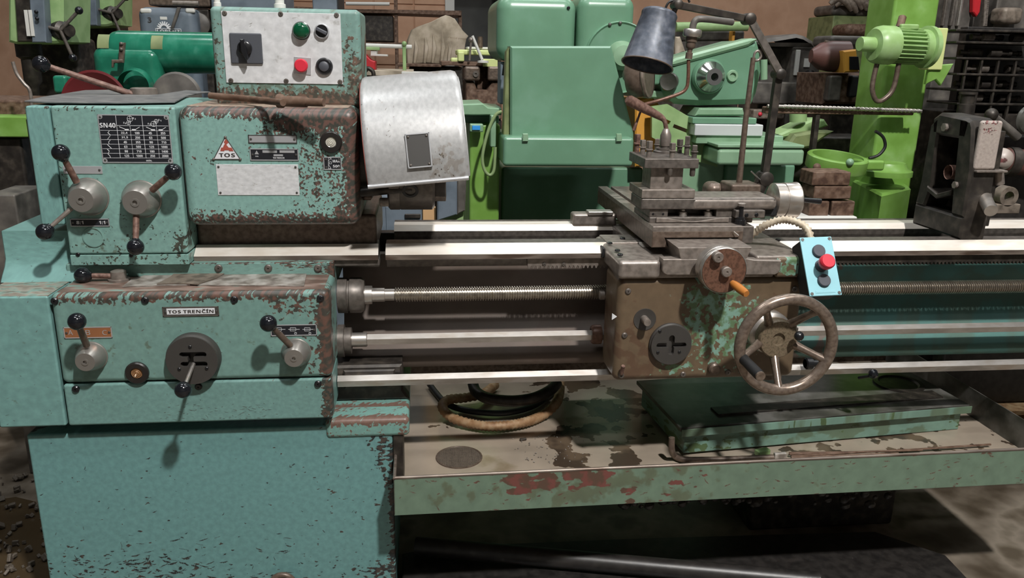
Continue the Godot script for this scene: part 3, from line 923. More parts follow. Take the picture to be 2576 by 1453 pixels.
	obj(rim, "rim", "rivet", bd)
	for q in [ta + Vector3(0, -0.001, 0), tb, tc]:
		obj(nb().ball(q + Vector3(0, 0, 0.001), 0.0034, 10), "rivet", "steel_dark", bd)
	obj(nb().text("TOS", Z(571, 390, 0.002), 0.036, 0.0088), "lettering", "letter_dark", bd)
	var e0 := Z(570, 365, 0.0016)
	var emb := nb()
	for pg in [[-0.015, -0.0135, -0.006, -0.0135, -0.006, -0.0115, 0.0045, -0.0115, 0.0045, -0.0135, 0.0145, -0.0135, 0.011, -0.0055, -0.0125, -0.0055], [-0.0085, -0.0055, 0.0045, -0.0055, -0.0005, 0.001, 0.005, 0.0065, -0.001, 0.0145, -0.0055, 0.007, -0.0035, 0.0035, -0.0065, -0.001]]:
		emb.prism(V2(pg), 0, 0.0006, Transform3D(Basis.IDENTITY, e0))
	obj(emb, "emblem", "letter_red", bd)
	var rp := plate("ratio_plate", L, Z(176, 549.5, 0), Z(277, 569, 0), "label_black", "label_silver")
	obj(nb().text("8:1", Z(201, 559.5, 0.002), 0.0155, 0.0075), "lettering", "letter_white", rp)
	obj(nb().text("1:1", Z(257, 559.5, 0.002), 0.0135, 0.0075), "lettering", "letter_white", rp)
	var ap := plate("letter_plate", L, Z(159, 822.5, gz), Z(284, 848.5, gz), "label_copper", "label_silver", 0.0016, true, "copper coloured plate with letters")
	for q in [["A", 177], ["B", 221], ["C", 263]]:
		obj(nb().text(q[0], Z(q[1], 836, gz + 0.002), 0.0098, 0.0115, Basis.IDENTITY, "Droid Sans", 400), "lettering", "label_silver", ap)
	var mp := plate("maker_plate", L, Z(408, 771.5, gz), Z(552, 793.5, gz), "rivet", "steel_dark")
	obj(nb().box(Z(480, 782.5, gz + 0.0016), Vector3(0.106, 0.0145, 0.0006), 0.0002), "field", "letter_white", mp)
	obj(nb().text("TOS TRENČÍN", Z(480, 782, gz + 0.0022), 0.1, 0.0095, Basis.IDENTITY, "Droid Sans", 800), "lettering", "letter_dark", mp)
	var sp := plate("feed_plate", L, Z(680, 816.4, gz), Z(798, 842.5, gz), "label_black", "label_silver")
	var sy := nb()
	for x in [704, 740, 776]:
		for q in [[x - 10, 824, x + 4, 824], [x - 10, 832, x + 4, 832], [x - 10, 824, x - 10, 832], [x + 4, 824, x + 4, 832], [x - 15, 828, x + 14, 828], [x + 1, 836, x + 6, 836], [x + 1, 840, x + 6, 840], [x + 1, 836, x + 1, 840], [x + 6, 836, x + 6, 840]]:
			sy.tube([Z(q[0], q[1], gz + 0.0018), Z(q[2], q[3], gz + 0.0018)], 0.00045, 5)
	obj(sy, "diagram", "letter_white", sp)
	# --- lever on the headstock top
	var ht := Y(363, 241, 1.306)
	var hl := piece("clutch_lever", L, ht)
	obj(nb().rev([Vector2(0.036, 0), Vector2(0.034, 0.02), Vector2(0.029, 0.022), Vector2(0.012, 0.022), Vector2(0.012, 0.019), Vector2(0, 0.019)], along(ht, Vector3.UP), 30), "boss", "steel_oily", hl)
	arm(hl, Z(336, 238, ht.z + 0.02), Z(103, 161, ht.z + 0.1), 0.0085, 0.021, "rust_brown")
	build_control_box(L)
	build_chuck(L)
	build_bed(L)

func build_speed_plate(L: Node3D):
	var sp := plate("speed_plate", L, Z(244.6, 287.3, 0), Z(436.5, 410, 0), "label_black", "label_silver", 0.0016, true, "black speed table plate with silver lines")
	# corner pads
	var tl := Z(244.6, 287.3, 0)
	var br := Z(436.5, 410, 0)
	var w := br.x - tl.x
	var h := tl.y - br.y
	var at := func(u, v): return Vector3(tl.x + u * w, tl.y - v * h, 0.0017)
	for q in [[0.035, 0.045], [0.965, 0.045], [0.035, 0.955], [0.965, 0.955]]:
		obj(nb().rev([Vector2(0.0055, 0), Vector2(0.0055, 0.0005), Vector2(0, 0.0005)], along(at.call(q[0], q[1]), Vector3(0, 0, 1)), 16), "corner_pad", "label_silver", sp)
	var ln := nb()
	var line := func(u0, v0, u1, v1, r): ln.tube([at.call(u0, v0), at.call(u1, v1)], r, 4, false, false)
	var rows := [0.325, 0.42, 0.515, 0.61, 0.705, 0.80, 0.895]
	for r in rows:
		line.call(0.02, r, 0.98, r, 0.0004)
	line.call(0.255, 0.225, 0.98, 0.225, 0.0005)
	line.call(0.255, 0.02, 0.255, 0.895, 0.0006)
	line.call(0.62, 0.02, 0.62, 0.895, 0.0006)
	line.call(0.44, 0.225, 0.44, 0.895, 0.0004)
	line.call(0.81, 0.225, 0.81, 0.895, 0.0004)
	# lever pictures, gear pictures, position ticks
	for q in [[0.29, 0.25, 0.37, 0.3], [0.575, 0.25, 0.51, 0.305], [0.665, 0.25, 0.74, 0.3], [0.945, 0.25, 0.885, 0.305]]:
		line.call(q[0], q[1], q[2], q[3], 0.0007)
	for u in [0.39, 0.49, 0.76, 0.865]:
		ln.box(at.call(u, 0.308), Vector3(0.009, 0.003, 0.0006), 0.0001)
	for q in [[0.45, 0.085, 0.006], [0.425, 0.165, 0.0042], [0.775, 0.185, 0.006], [0.815, 0.13, 0.0042]]:
		var c: Vector3 = at.call(q[0], q[1])
		ln.tube(range(20).map(func(i): return c + Vector3(cos(TAU * i / 20), sin(TAU * i / 20), 0) * q[2]), 0.0005, 4, true)
		ln.tube([c - Vector3(q[2], 0, 0), c + Vector3(q[2], 0, 0)], 0.0004, 4)
		ln.tube([c - Vector3(0, q[2], 0), c + Vector3(0, q[2], 0)], 0.0004, 4)
	var zig := [[0.145, 0.12, 0.15], [0.15, 0.13, 0.105], [0.145, 0.115, 0.12], [0.095, 0.12, 0.145], [0.085, 0.11, 0.095], [0.085, 0.11, 0.115]]
	for i in 6:
		for k in 2:
			line.call(zig[i][k], 0.335 + i * 0.095 + k * 0.04, zig[i][k + 1], 0.335 + i * 0.095 + (k + 1) * 0.04, 0.0007)
	obj(ln, "table_lines", "letter_white", sp)
	var tx := nb()
	tx.text("SN40", at.call(0.13, 0.22), 0.034, 0.0105)
	var num := [["22,4", "180", "45", "355"], ["31,5", "250", "63", "500"], ["45", "355", "90", "710"], ["63", "500", "125", "1000"], ["90", "710", "180", "1400"], ["125", "1000", "250", "2000"]]
	for i in 6:
		for k in 4:
			var s: String = num[i][k]
			tx.text(s, at.call([0.35, 0.53, 0.715, 0.895][k], rows[i] + 0.05), 0.0035 * s.length() if s.length() > 2 else 0.0072, 0.0052)
	tx.text("min.", at.call(0.66, 0.945), 0.013, 0.0045)
	for q in [["z", 0.5, 0.07], ["2", 0.525, 0.085], ["z", 0.36, 0.165], ["1", 0.38, 0.18], ["z", 0.7, 0.18], ["2", 0.725, 0.195], ["z", 0.855, 0.1], ["1", 0.88, 0.115]]:
		tx.text(q[0], at.call(q[1], q[2]), 0.0024, 0.0034)
	obj(tx, "lettering", "letter_white", sp)

func build_control_box(L: Node3D):
	var z := -0.12
	obj(nb().face(-0.486, -0.138, 1.3, 1.53, z).span(Vector3(-0.486, 1.3, -0.34), Vector3(-0.138, 1.529, z), 0.012, 3), "control_box", "paint_box", L)
	var pl := plate("control_panel", L, Z(556.4, 27.4, z), Z(863, 212, z), "panel_alu", "", 0.003, false)
	for q in [[565, 33], [706, 35], [846.5, 38], [581, 202.5], [720, 203.5], [855.5, 206]]:
		screw(pl, Z(q[0], q[1], z + 0.003), 0.0058, "steel_dark")
	# main switch
	var c := Z(618, 121, z + 0.003)
	var ms := piece("main_switch", L, c)
	obj(nb().box(c + Vector3(0.002, -0.001, 0.003), Vector3(0.074, 0.07, 0.006), 0.003), "escutcheon", "switch_grey", ms)
	obj(nb().rev([Vector2(0.0165, 0.005), Vector2(0.0165, 0.016), Vector2(0.014, 0.018), Vector2(0, 0.018)], along(c, Vector3(0, 0, 1)), 28), "collar", "black_gloss", ms)
	obj(nb().prism(V2([-0.006, 0.02, 0.002, 0.02, 0.007, -0.006, 0.009, -0.024, 0.006, -0.027, 0.003, -0.024, -0.006, -0.006]), 0.016, 0.031, Transform3D(Basis.IDENTITY, c), 0.002), "handle", "black_gloss", ms)
	# signal lamp
	c = Z(758.5, 77.5, z + 0.003)
	var lp := piece("signal_lamp", L, c)
	obj(nb().rev([Vector2(0.021, 0), Vector2(0.021, 0.004), Vector2(0.019, 0.005)], along(c, Vector3(0, 0, 1)), 30), "bezel", "black_gloss", lp)
	obj(nb().rev([Vector2(0.0195, 0.004), Vector2(0.0195, 0.012), Vector2(0.016, 0.018), Vector2(0.009, 0.0215), Vector2(0, 0.0225)], along(c, Vector3(0, 0, 1)), 30), "lens", "green_lens", lp)
	# selector
	c = Z(810, 78.5, z + 0.003)
	var se := piece("selector_switch", L, c)
	obj(nb().rev([Vector2(0.0175, 0), Vector2(0.0175, 0.006), Vector2(0.016, 0.008), Vector2(0.0145, 0.008), Vector2(0.0145, 0.005)], along(c, Vector3(0, 0, 1)), 30), "bezel", "label_silver", se)
	obj(nb().rev([Vector2(0.0145, 0.002), Vector2(0.0145, 0.006), Vector2(0, 0.006)], along(c, Vector3(0, 0, 1)), 24), "rotor", "black_gloss", se)
	obj(nb().box(c + Vector3(0, 0, 0.01), Vector3(0.026, 0.0085, 0.012), 0.002, 1, Basis(Vector3(0, 0, 1), -0.45)), "handle", "switch_grey", se)
	# stop button
	c = Z(761, 164.5, z + 0.003)
	var sb := piece("stop_button", L, c)
	obj(nb().box(c + Vector3(0.0, -0.001, 0.001), Vector3(0.04, 0.04, 0.002), 0.0006, 1, Basis(Vector3(0, 0, 1), -0.06)), "backing_plate", "label_silver", sb)
	obj(nb().rev([Vector2(0.012, 0.002), Vector2(0.012, 0.01), Vector2(0.0155, 0.011), Vector2(0.0158, 0.02), Vector2(0.013, 0.0225), Vector2(0, 0.0225)], along(c + Vector3(-0.001, 0, 0), Vector3(0, 0, 1)), 28), "button", "red_button", sb)
	# push button
	c = Z(816, 167, z + 0.003)
	var pb := piece("push_button", L, c)
	obj(nb().rev([Vector2(0.0205, 0), Vector2(0.02, 0.006), Vector2(0.016, 0.010), Vector2(0.012, 0.010), Vector2(0.012, 0.007)], along(c, Vector3(0, 0, 1)), 30), "ring", "black_gloss", pb)
	obj(nb().rev([Vector2(0.0122, 0.004), Vector2(0.0118, 0.012), Vector2(0.01, 0.0135), Vector2(0, 0.0135)], along(c, Vector3(0, 0, 1)), 26), "button", "switch_grey", pb)
	# cable glands on the lid
	for q in [[547, 14, 0.007], [704, 18, 0.011]]:
		var p := Z(q[0], q[1], -0.2)
		p.y = 1.529
		obj(nb().rev([Vector2(q[2] * 1.3, 0), Vector2(q[2] * 1.3, 0.012), Vector2(q[2], 0.013), Vector2(q[2], 0.12)], along(p, Vector3.UP), 16), "cable_gland", "white_dull", L)

func build_chuck(L: Node3D):
	var ax := Vector3(0, 1.17, -0.13)
	var X := Vector3.RIGHT
	var a0 := -0.145
	# spindle flange
	obj(nb().rev([Vector2(0.1, 0), Vector2(0.1, 0.02), Vector2(0.092, 0.026), Vector2(0.085, 0.03), Vector2(0.085, 0.07)], along(Vector3(a0, ax.y, ax.z), X), 40), "spindle_flange", "iron_black", L)
	# chuck body, jaws
	var ck := piece("chuck", L, Vector3(-0.04, ax.y, ax.z))
	obj(nb().rev([Vector2(0.02, -0.04), Vector2(0.118, -0.04), Vector2(0.124, -0.035), Vector2(0.124, -0.012), Vector2(0.1225, -0.01), Vector2(0.124, -0.008), Vector2(0.124, 0.07), Vector2(0.118, 0.076), Vector2(0.03, 0.076), Vector2(0.03, 0.0)], along(Vector3(-0.04, ax.y, ax.z), X), 56), "body", "steel_dark", ck)
	for k in 3:
		var an := 0.5 + TAU * k / 3
		var d := Vector3(0, cos(an), sin(an))
		obj(nb().box(Vector3(0.05, ax.y, ax.z) + d * 0.07, Vector3(0.03, 0.07, 0.03), 0.002, 1, Basis(X, d, X.cross(d))), "jaw", "steel_oily", ck)
	var so := Z(1032, 481, -0.02)
	var sd := (Vector3(so.x, so.y, so.z) - Vector3(so.x, ax.y, ax.z)).normalized()
	so = Vector3(so.x, ax.y, ax.z) + sd * 0.124
	obj(nb().rev([Vector2(0.02, -0.004), Vector2(0.02, 0.001), Vector2(0.013, 0.0015), Vector2(0.011, -0.008), Vector2(0, -0.008)], along(so, sd), 24), "key_socket", "black_gloss", ck)
	obj(nb().rev([Vector2(0.011, 0), Vector2(0.011, 0.02), Vector2(0.009, 0.022), Vector2(0, 0.022)], along(Z(978, 508, -0.02), Vector3(-1, 0, 0)), 16), "clamp_bolt", "steel_oily", ck)
	# swung guard: bent sheet with closed ends, tilted up at its free end
	var tilt := Basis(Vector3(0, 0, 1), deg_to_rad(5.3))
	var g0 := Z(1050, 330, 0.06)
	g0.z = ax.z
	g0.y = 1.178
	var R := 0.207
	var hw := 0.118
	var gd := piece("chuck_guard", L, Vector3(g0.x, g0.y, g0.z))
	var pr := []
	for i in 25:
		var an := deg_to_rad(lerpf(-9.0, 118.0, i / 24.0))
		pr.append(Vector3(0, sin(an) * R, cos(an) * R))
	var sh := nb()
	sh.uo = Vector3(g0.x - hw, g0.y + R, 0)
	sh.ux = Vector3(1 / (2 * hw), 0, 0)
	sh.uy = Vector3(0, -1 / (1.35 * R), 0)
	var cols := [[-hw, -0.012], [-hw + 0.004, -0.003], [-hw + 0.012, 0.0], [hw - 0.016, 0.0], [hw - 0.005, -0.004], [hw, -0.016]]
	for k in cols.size() - 1:
		for i in pr.size() - 1:
			var q := []
			for e in [[k, i], [k + 1, i], [k + 1, i + 1], [k, i + 1]]:
				var p: Vector3 = pr[e[1]]
				var n: Vector3 = p.normalized()
				var cx: Array = cols[e[0]]
				var sl := Vector3.RIGHT * (-1.0 if e[0] == 0 else -0.4 if e[0] == 1 else 1.0 if e[0] == 5 else 0.4 if e[0] == 4 else 0.0)
				q.append(sh.v(g0 + tilt * (Vector3(cx[0], 0, 0) + p + n * cx[1]), tilt * (n + sl).normalized()))
			sh.quad(q[0], q[1], q[2], q[3])
	obj(sh, "hood", "guard_silver", gd)
	for s in [-1.0, 1.0]:
		var ends := PackedVector2Array()
		for p in pr:
			ends.append(Vector2(p.z, p.y) * (0.94 if s < 0 else 0.92))
		ends.append(Vector2(-0.05, 0.05))
		var xf := Transform3D(tilt * Basis(Vector3(0, 0, 1), Vector3.UP, Vector3(-1, 0, 0)), g0)
		obj(nb().prism(ends, -s * hw - 0.0015, -s * hw + 0.0015, xf), "end_plate", "red_oxide" if s < 0 else "guard_silver", gd)
	var lo: Vector3 = pr[0]
	obj(nb().tube([g0 + tilt * (Vector3(-hw, 0, 0) + lo), g0 + tilt * (Vector3(hw * 0.97, 0, 0) + lo)], 0.005, 10), "rolled_edge", "label_silver", gd)
	var pc := Vector3(0.006, 0.04, 0)
	var th := -0.08
	var pb := tilt * Basis(Vector3(1, 0, 0), -0.19)
	var pp := g0 + tilt * (pc + Vector3(0, 0, sqrt(R * R - pc.y * pc.y) + 0.0005))
	var gp := obj(nb().box(pp, Vector3(0.056, 0.078, 0.003), 0.0005, 1, pb), "guard_plate", "rivet", gd)
	var fr := nb()
	for q in [[Vector3(0, 0.0375, 0), Vector3(0.056, 0.003, 0.002)], [Vector3(0, -0.0375, 0), Vector3(0.056, 0.003, 0.002)], [Vector3(0.0265, 0, 0), Vector3(0.003, 0.078, 0.002)], [Vector3(-0.0265, 0, 0), Vector3(0.003, 0.078, 0.002)]]:
		fr.box(pp + pb * (q[0] + Vector3(0, 0, 0.002)), q[1], 0.0004, 1, pb)
	obj(fr, "plate_rim", "label_silver", gd)
	for q in [[-1, -1], [1, -1], [-1, 1], [1, 1]]:
		obj(nb().ball(pp + pb * Vector3(q[0] * 0.021, q[1] * 0.032, 0.0015), 0.003, 10), "rivet", "steel_dark", gd)
	# hinge arm of the guard beside the housing
	obj(nb().span(Vector3(-0.142, 1.08, -0.2), Vector3(-0.118, 1.3, -0.06), 0.008, 2), "guard_hinge", "iron_brown", L)
	obj(nb().tube([Vector3(-0.15, 1.105, -0.03), Vector3(-0.02, 1.118, -0.03)], 0.012, 12), "guard_pivot", "iron_black", L)

func hexbar(x0: float, x1: float, y: float, z: float, r: float, tw := 0.0) -> Bld:
	var b := nb()
	for k in 6:
		var a := tw + TAU * k / 6
		var c := tw + TAU * (k + 1) / 6
		var p := Vector3(0, sin(a), cos(a)) * r
		var q := Vector3(0, sin(c), cos(c)) * r
		var n := (p + q).normalized()
		var o0 := Vector3(x0, y, z)
		var o1 := Vector3(x1, y, z)
		b.quad(b.v(o0 + p, n), b.v(o0 + q, n), b.v(o1 + q, n), b.v(o1 + p, n))
	return b

func build_bed(L: Node3D):
	var X := Vector3.RIGHT
	var side := Transform3D(Basis(Vector3(0, 0, 1), Vector3.UP, Vector3(-1, 0, 0)), Vector3.ZERO)
	var xr := 2.35
	# front V rail, in a bridge piece and the long bed
	var slope := [-0.04, 0.946, -0.072, 0.968]
	for e in [[-0.55, -0.106], [-0.088, xr]]:
		var rl := piece("bed_rail", L, Vector3(e[0], 0.93, -0.05))
		var body := [-0.1, 0.9, -0.075, 0.926, -0.042, 0.9325, -0.04, 0.934, -0.04, 0.9455, -0.072, 0.9675, -0.12, 0.9675, -0.13, 0.94, -0.13, 0.9]
		obj(nb().prism(V2(body), -e[1], -e[0], side, 0.001, 1.0), "rail_body", "steel_dark", rl)
		obj(nb().prism(V2([-0.0399, 0.9462, -0.0719, 0.9682, -0.0725, 0.9675, -0.0406, 0.9455]), -e[1], -e[0], side, 0.0, 1.0), "rail_way", "rail_ground", rl)
		obj(nb().prism(V2([-0.0395, 0.9335, -0.0395, 0.9455, -0.0405, 0.9455, -0.0405, 0.9335]), -e[1], -e[0], side, 0.0, 1.0), "rail_edge", "rail_dull", rl)
	# lower lip blocks under the rails at the gap
	obj(nb().span(Vector3(-0.3, 0.915, -0.12), Vector3(-0.103, 0.9335, -0.048), 0.004), "gap_block", "steel_dark", L)
	# rear rail
	var rr := piece("bed_rail", L, Vector3(0, 0.92, -0.34))
	obj(nb().prism(V2([-0.335, 0.928, -0.333, 0.9435, -0.345, 0.9595, -0.42, 0.9595, -0.42, 0.86, -0.36, 0.86]), -xr, 0.075, side, 0.001, 1.0), "rail_body", "steel_dark", rr)
	obj(nb().prism(V2([-0.3325, 0.9442, -0.3445, 0.9602, -0.39, 0.9602, -0.39, 0.9596, -0.345, 0.9596, -0.3335, 0.9436]), -xr, 0.075, side, 0.0, 1.0), "rail_way", "rail_ground", rr)
	# bed casting: front wall, swelling lower edge, web between the rails, rear wall
	var bw := nb().face(-0.22, xr, 0.62, 0.91, -0.2)
	bw.prism(V2([-0.23, 0.91, -0.2, 0.91, -0.2, 0.77, -0.18, 0.72, -0.14, 0.69, -0.105, 0.675, -0.09, 0.66, -0.088, 0.64, -0.1, 0.622, -0.16, 0.622, -0.23, 0.7]), -xr, 0.21, side, 0.0, 50.0)
	obj(bw, "bed_wall", "bed_wall", L)
	var web := nb().span(Vector3(-0.2, 0.76, -0.4), Vector3(xr, 0.78, -0.23), 0.002).span(Vector3(-0.2, 0.62, -0.42), Vector3(xr, 0.93, -0.38), 0.002)
	for k in 7:
		web.span(Vector3(-0.1 + k * 0.36, 0.77, -0.4), Vector3(-0.07 + k * 0.36, 0.9, -0.22), 0.003)
	obj(web, "bed_web", "iron_black", L)
	# rack: toothed bars under the rail
	for e in [[0.272, 0.62, "steel_oily"], [0.93, xr, "iron_black"]]:
		var pg := [e[0], 0.931]
		var x: float = e[0]
		while x < e[1] - 0.011:
			pg.append_array([x + 0.001, 0.911, x + 0.0035, 0.904, x + 0.006, 0.904, x + 0.0085, 0.911])
			x += 0.011
		pg.append_array([e[1], 0.911, e[1], 0.931])
		obj(nb().prism(V2(pg), -0.075, -0.052, Transform3D.IDENTITY, 0.0), "rack", e[2], L)
	for q in [[1369, 664], [1418, 664]]:
		screw(L, Z(q[0], q[1], -0.052), 0.0055, "steel_dark")
	# lead screw and its bearing
	var ly := 0.828
	var lz := -0.09
	var ls := piece("lead_screw", L, Vector3(-0.2, ly, lz))
	obj(nb().rev([Vector2(0.034, -0.215), Vector2(0.046, -0.213), Vector2(0.046, -0.19), Vector2(0.041, -0.189), Vector2(0.041, -0.184), Vector2(0.046, -0.183), Vector2(0.046, -0.155), Vector2(0.04, -0.146), Vector2(0.02, -0.145)], along(Vector3(0, ly, lz), X), 40), "bearing_cap", "steel_dark", ls)
	obj(nb().rev([Vector2(0.024, -0.146), Vector2(0.024, -0.127), Vector2(0.018, -0.126), Vector2(0.018, -0.095), Vector2(0.0155, -0.094), Vector2(0.0155, -0.07)], along(Vector3(0, ly, lz), X), 32), "shaft_collar", "steel_bright", ls)
	var th := []
	var nth := int((xr + 0.072) / 0.0066)
	for k in nth:
		var x := -0.072 + k * 0.0066
		th.append_array([Vector2(0.0155, x), Vector2(0.0155, x + 0.0022), Vector2(0.0192, x + 0.0033), Vector2(0.0192, x + 0.0055)])
	th.append(Vector2(0.0155, xr))
	obj(nb().rev(th, along(Vector3(0, ly, lz), X), 20, 0.0066), "thread", "thread_steel", ls)
	# feed shaft and control shaft, six-sided
	var fs := piece("feed_shaft", L, Vector3(-0.2, 0.722, -0.05))
	obj(nb().rev([Vector2(0.03, -0.215), Vector2(0.042, -0.214), Vector2(0.042, -0.198), Vector2(0.034, -0.197), Vector2(0.034, -0.18), Vector2(0.02, -0.179)], along(Vector3(0, 0.718, -0.05), X), 36), "bearing_cap", "steel_dark", fs)
	obj(nb().rev([Vector2(0.0185, -0.18), Vector2(0.0185, -0.142), Vector2(0.016, -0.14), Vector2(0, -0.14)], along(Vector3(0, 0.72, -0.05), X), 28), "sleeve", "steel_bright", fs)
	obj(hexbar(-0.141, xr, 0.72, -0.05, 0.0155, 0.35), "bar", "steel_bright", fs)
	obj(hexbar(-0.214, xr, 0.627, 0.0, 0.0165, 0.35), "control_shaft", "steel_bright", L)

# ------------------------------------------------------------------ carriage
func build_carriage():
	var C := thing("lathe_carriage", "oily brown lathe carriage with four way tool post and big spoked handwheel", "carriage", Vector3(0.7, 0.65, 0.0))
	var F := Vector3(0, 0, 1)
	var X := Vector3.RIGHT
	var az := 0.11
	# apron and saddle wings
	obj(nb().face(0.473, 0.945, 0.652, 0.99, az, -1.0).span(Vector3(0.473, 0.652, -0.03), Vector3(0.945, 0.922, az), 0.018, 4), "apron", "paint_apron", C)
	obj(nb().span(Vector3(0.468, 0.92, -0.16), Vector3(0.572, 0.966, 0.124), 0.011, 3), "saddle_wing", "steel_oily", C)
	obj(nb().span(Vector3(0.48, 0.95, -0.158), Vector3(0.566, 0.970, -0.06), 0.003), "wiper_plate", "steel_oily", C)
	obj(nb().span(Vector3(0.462, 0.936, -0.14), Vector3(0.4695, 0.962, -0.03), 0.003), "way_wiper", "black_matt", C)
	obj(nb().face(0.473, 0.945, 0.652, 0.99, az, -1.0).span(Vector3(0.86, 0.92, -0.165), Vector3(0.944, 0.972, 0.124), 0.009, 3), "saddle_wing", "paint_apron", C)
	obj(nb().span(Vector3(0.81, 0.95, -0.165), Vector3(0.94, 0.9745, 0.118), 0.006, 2), "wing_top", "steel_oily", C)
	obj(nb().span(Vector3(0.56, 0.92, -0.4), Vector3(0.86, 0.958, 0.115), 0.004), "saddle", "steel_oily", C)
	for q in [[1566, 600], [1534, 612], [1553, 630], [1560, 641], [2010, 632], [1957, 603]]:
		screw(C, Y(q[0], q[1], 0.971), 0.007, "black_gloss", Vector3.UP)
	# bracket across the front with rounded lower corners
	var br := V2([0.572, 0.945, 0.577, 0.936, 0.586, 0.932, 0.855, 0.930, 0.864, 0.934, 0.868, 0.942, 0.868, 0.966, 0.8, 0.968, 0.78, 0.972, 0.622, 0.972, 0.572, 0.972])
	obj(nb().prism(br, 0.1, 0.131, Transform3D.IDENTITY, 0.002), "screw_bracket", "steel_oily", C)
	obj(nb().prism(V2([0.622, 0.955, 0.607, 0.9995, 0.79, 0.9995, 0.775, 0.955]), -0.3, 0.13, Transform3D.IDENTITY, 0.001), "dovetail_way", "steel_oily", C)
	# cross slide: dovetail block with a slotted rear top
	obj(nb().prism(V2([0.570, 0.979, 0.612, 0.979, 0.602, 1.003, 0.792, 1.003, 0.786, 0.988, 0.803, 0.988, 0.803, 1.02, 0.570, 1.02]), -0.6, 0.04, Transform3D.IDENTITY, 0.0015), "cross_slide", "iron_brown", C)
	obj(nb().span(Vector3(0.570, 1.019, -0.2), Vector3(0.803, 1.032, 0.04), 0.0015).span(Vector3(0.570, 1.019, -0.6), Vector3(0.6, 1.032, -0.198), 0.0015).span(Vector3(0.612, 1.019, -0.6), Vector3(0.803, 1.032, -0.198), 0.0015), "slide_top", "steel_oily", C)
	obj(nb().span(Vector3(0.803, 0.985, -0.05), Vector3(0.835, 1.03, 0.03), 0.003), "gib_block", "steel_dark", C)
	obj(nb().tube([Z(1846, 582, 0.045), Z(1858, 592, 0.05)], 0.0015, 6), "split_pin", "steel_bright", C)
	obj(nb().rev([Vector2(0.008, 0), Vector2(0.008, 0.012), Vector2(0.003, 0.012), Vector2(0.003, 0.02)], along(Z(1836, 606, 0.04), F), 8), "lock_screw", "steel_bright", C)
	# rear stop
	obj(nb().box(Z(1492, 549, -0.36), Vector3(0.13, 0.036, 0.05), 0.008, 2), "rear_stop", "steel_oily", C)
	obj(nb().box(Z(1508, 534, -0.35), Vector3(0.075, 0.012, 0.04), 0.003), "stop_pad", "steel_bright", C)
	# swivel base with its nuts
	var sz := -0.008
	obj(nb().span(Vector3(0.573, 1.031, -0.16), Vector3(0.845, 1.046, sz), 0.003).span(Vector3(0.574, 1.045, -0.15), Vector3(0.622, 1.066, sz - 0.004), 0.002).span(Vector3(0.748, 1.045, -0.15), Vector3(0.80, 1.066, sz - 0.004), 0.002).span(Vector3(0.6, 1.045, -0.15), Vector3(0.78, 1.067, -0.06), 0.002), "swivel_base", "steel_dark", C)
	var cv := []
	for i in 17:
		cv.append_array([0.59 + 0.19 * i / 16.0, 1.046 - 0.010 * exp(-pow((i - 8) / 4.5, 2.0))])
	cv.append_array([0.78, 1.0335, 0.59, 1.0335])
	obj(nb().prism(V2(cv), sz, sz + 0.005, Transform3D.IDENTITY, 0.001), "swivel_face", "steel_oily", C)
	for q in [[1717, 541], [1780, 541]]:
		var p := Z(q[0], q[1], sz - 0.018)
		p.y = 1.046
		var nut := piece("clamp_nut", C, p)
		obj(nb().rev([Vector2(0.0115, 0), Vector2(0.0115, 0.011), Vector2(0.009, 0.013), Vector2(0.006, 0.013)], along(p, Vector3.UP), 6), "nut", "steel_bright", nut)
		obj(nb().rev([Vector2(0.006, 0), Vector2(0.006, 0.017), Vector2(0.004, 0.019), Vector2(0, 0.019)], along(p, Vector3.UP), 12), "stud", "steel_bright", nut)
	for q in [[1643, 538], [1668, 538]]:
		screw(C, Z(q[0], q[1], sz - 0.004), 0.003)
	# top slide: long body and square pad under the post
	obj(nb().span(Vector3(0.549, 1.066, -0.11), Vector3(0.9, 1.094, -0.005), 0.004, 1), "top_slide", "steel_dark", C)
	obj(nb().span(Vector3(0.678, 1.064, -0.118), Vector3(0.905, 1.096, -0.003), 0.013, 4), "top_slide_nose", "steel_oily", C)
	obj(nb().span(Vector3(0.549, 1.0945, -0.132), Vector3(0.686, 1.1165, -0.005), 0.002), "post_pad", "steel_oily", C)
	# adjusting bracket and upright screw
	obj(nb().span(Vector3(0.79, 1.046, -0.03), Vector3(0.868, 1.067, 0.012), 0.003), "stop_bracket", "steel_dark", C)
	for q in [[1878, 541], [1903, 540]]:
		screw(C, Z(q[0], q[1], 0.012), 0.005)
	var ub := Z(1862, 560, 0.012)
	var us := piece("stop_screw", C, ub)
	obj(nb().rev([Vector2(0.014, -0.004), Vector2(0.014, 0.008), Vector2(0.011, 0.009), Vector2(0.011, 0.014), Vector2(0.0055, 0.015), Vector2(0.0055, 0.044)], along(ub, Vector3.UP), 20), "stem", "black_gloss", us)
	obj(nb().rev([Vector2(0.003, 0.043), Vector2(0.0105, 0.043), Vector2(0.0105, 0.049), Vector2(0.008, 0.051), Vector2(0, 0.051)], along(ub, Vector3.UP), 6), "hex_head", "steel_oily", us)
	# top slide dial and crank
	var dc := Z(1940, 503, -0.055)
	var td := piece("top_slide_dial", C, dc)
	obj(nb().rev([Vector2(0.0, 0), Vector2(0.038, 0), Vector2(0.0445, 0.004), Vector2(0.0445, 0.026), Vector2(0.0435, 0.027), Vector2(0.0435, 0.03), Vector2(0.0455, 0.031), Vector2(0.0455, 0.056), Vector2(0.047, 0.06), Vector2(0.047, 0.066), Vector2(0.042, 0.07), Vector2(0, 0.07)], along(dc, X), 48), "dial", "steel_bright", td)
	obj(nb().tube([dc + Vector3(0.07, 0.005, 0.02), dc + Vector3(0.125, 0.0, 0.02)], [0.006, 0.008], 12), "crank_handle", "black_gloss", td)
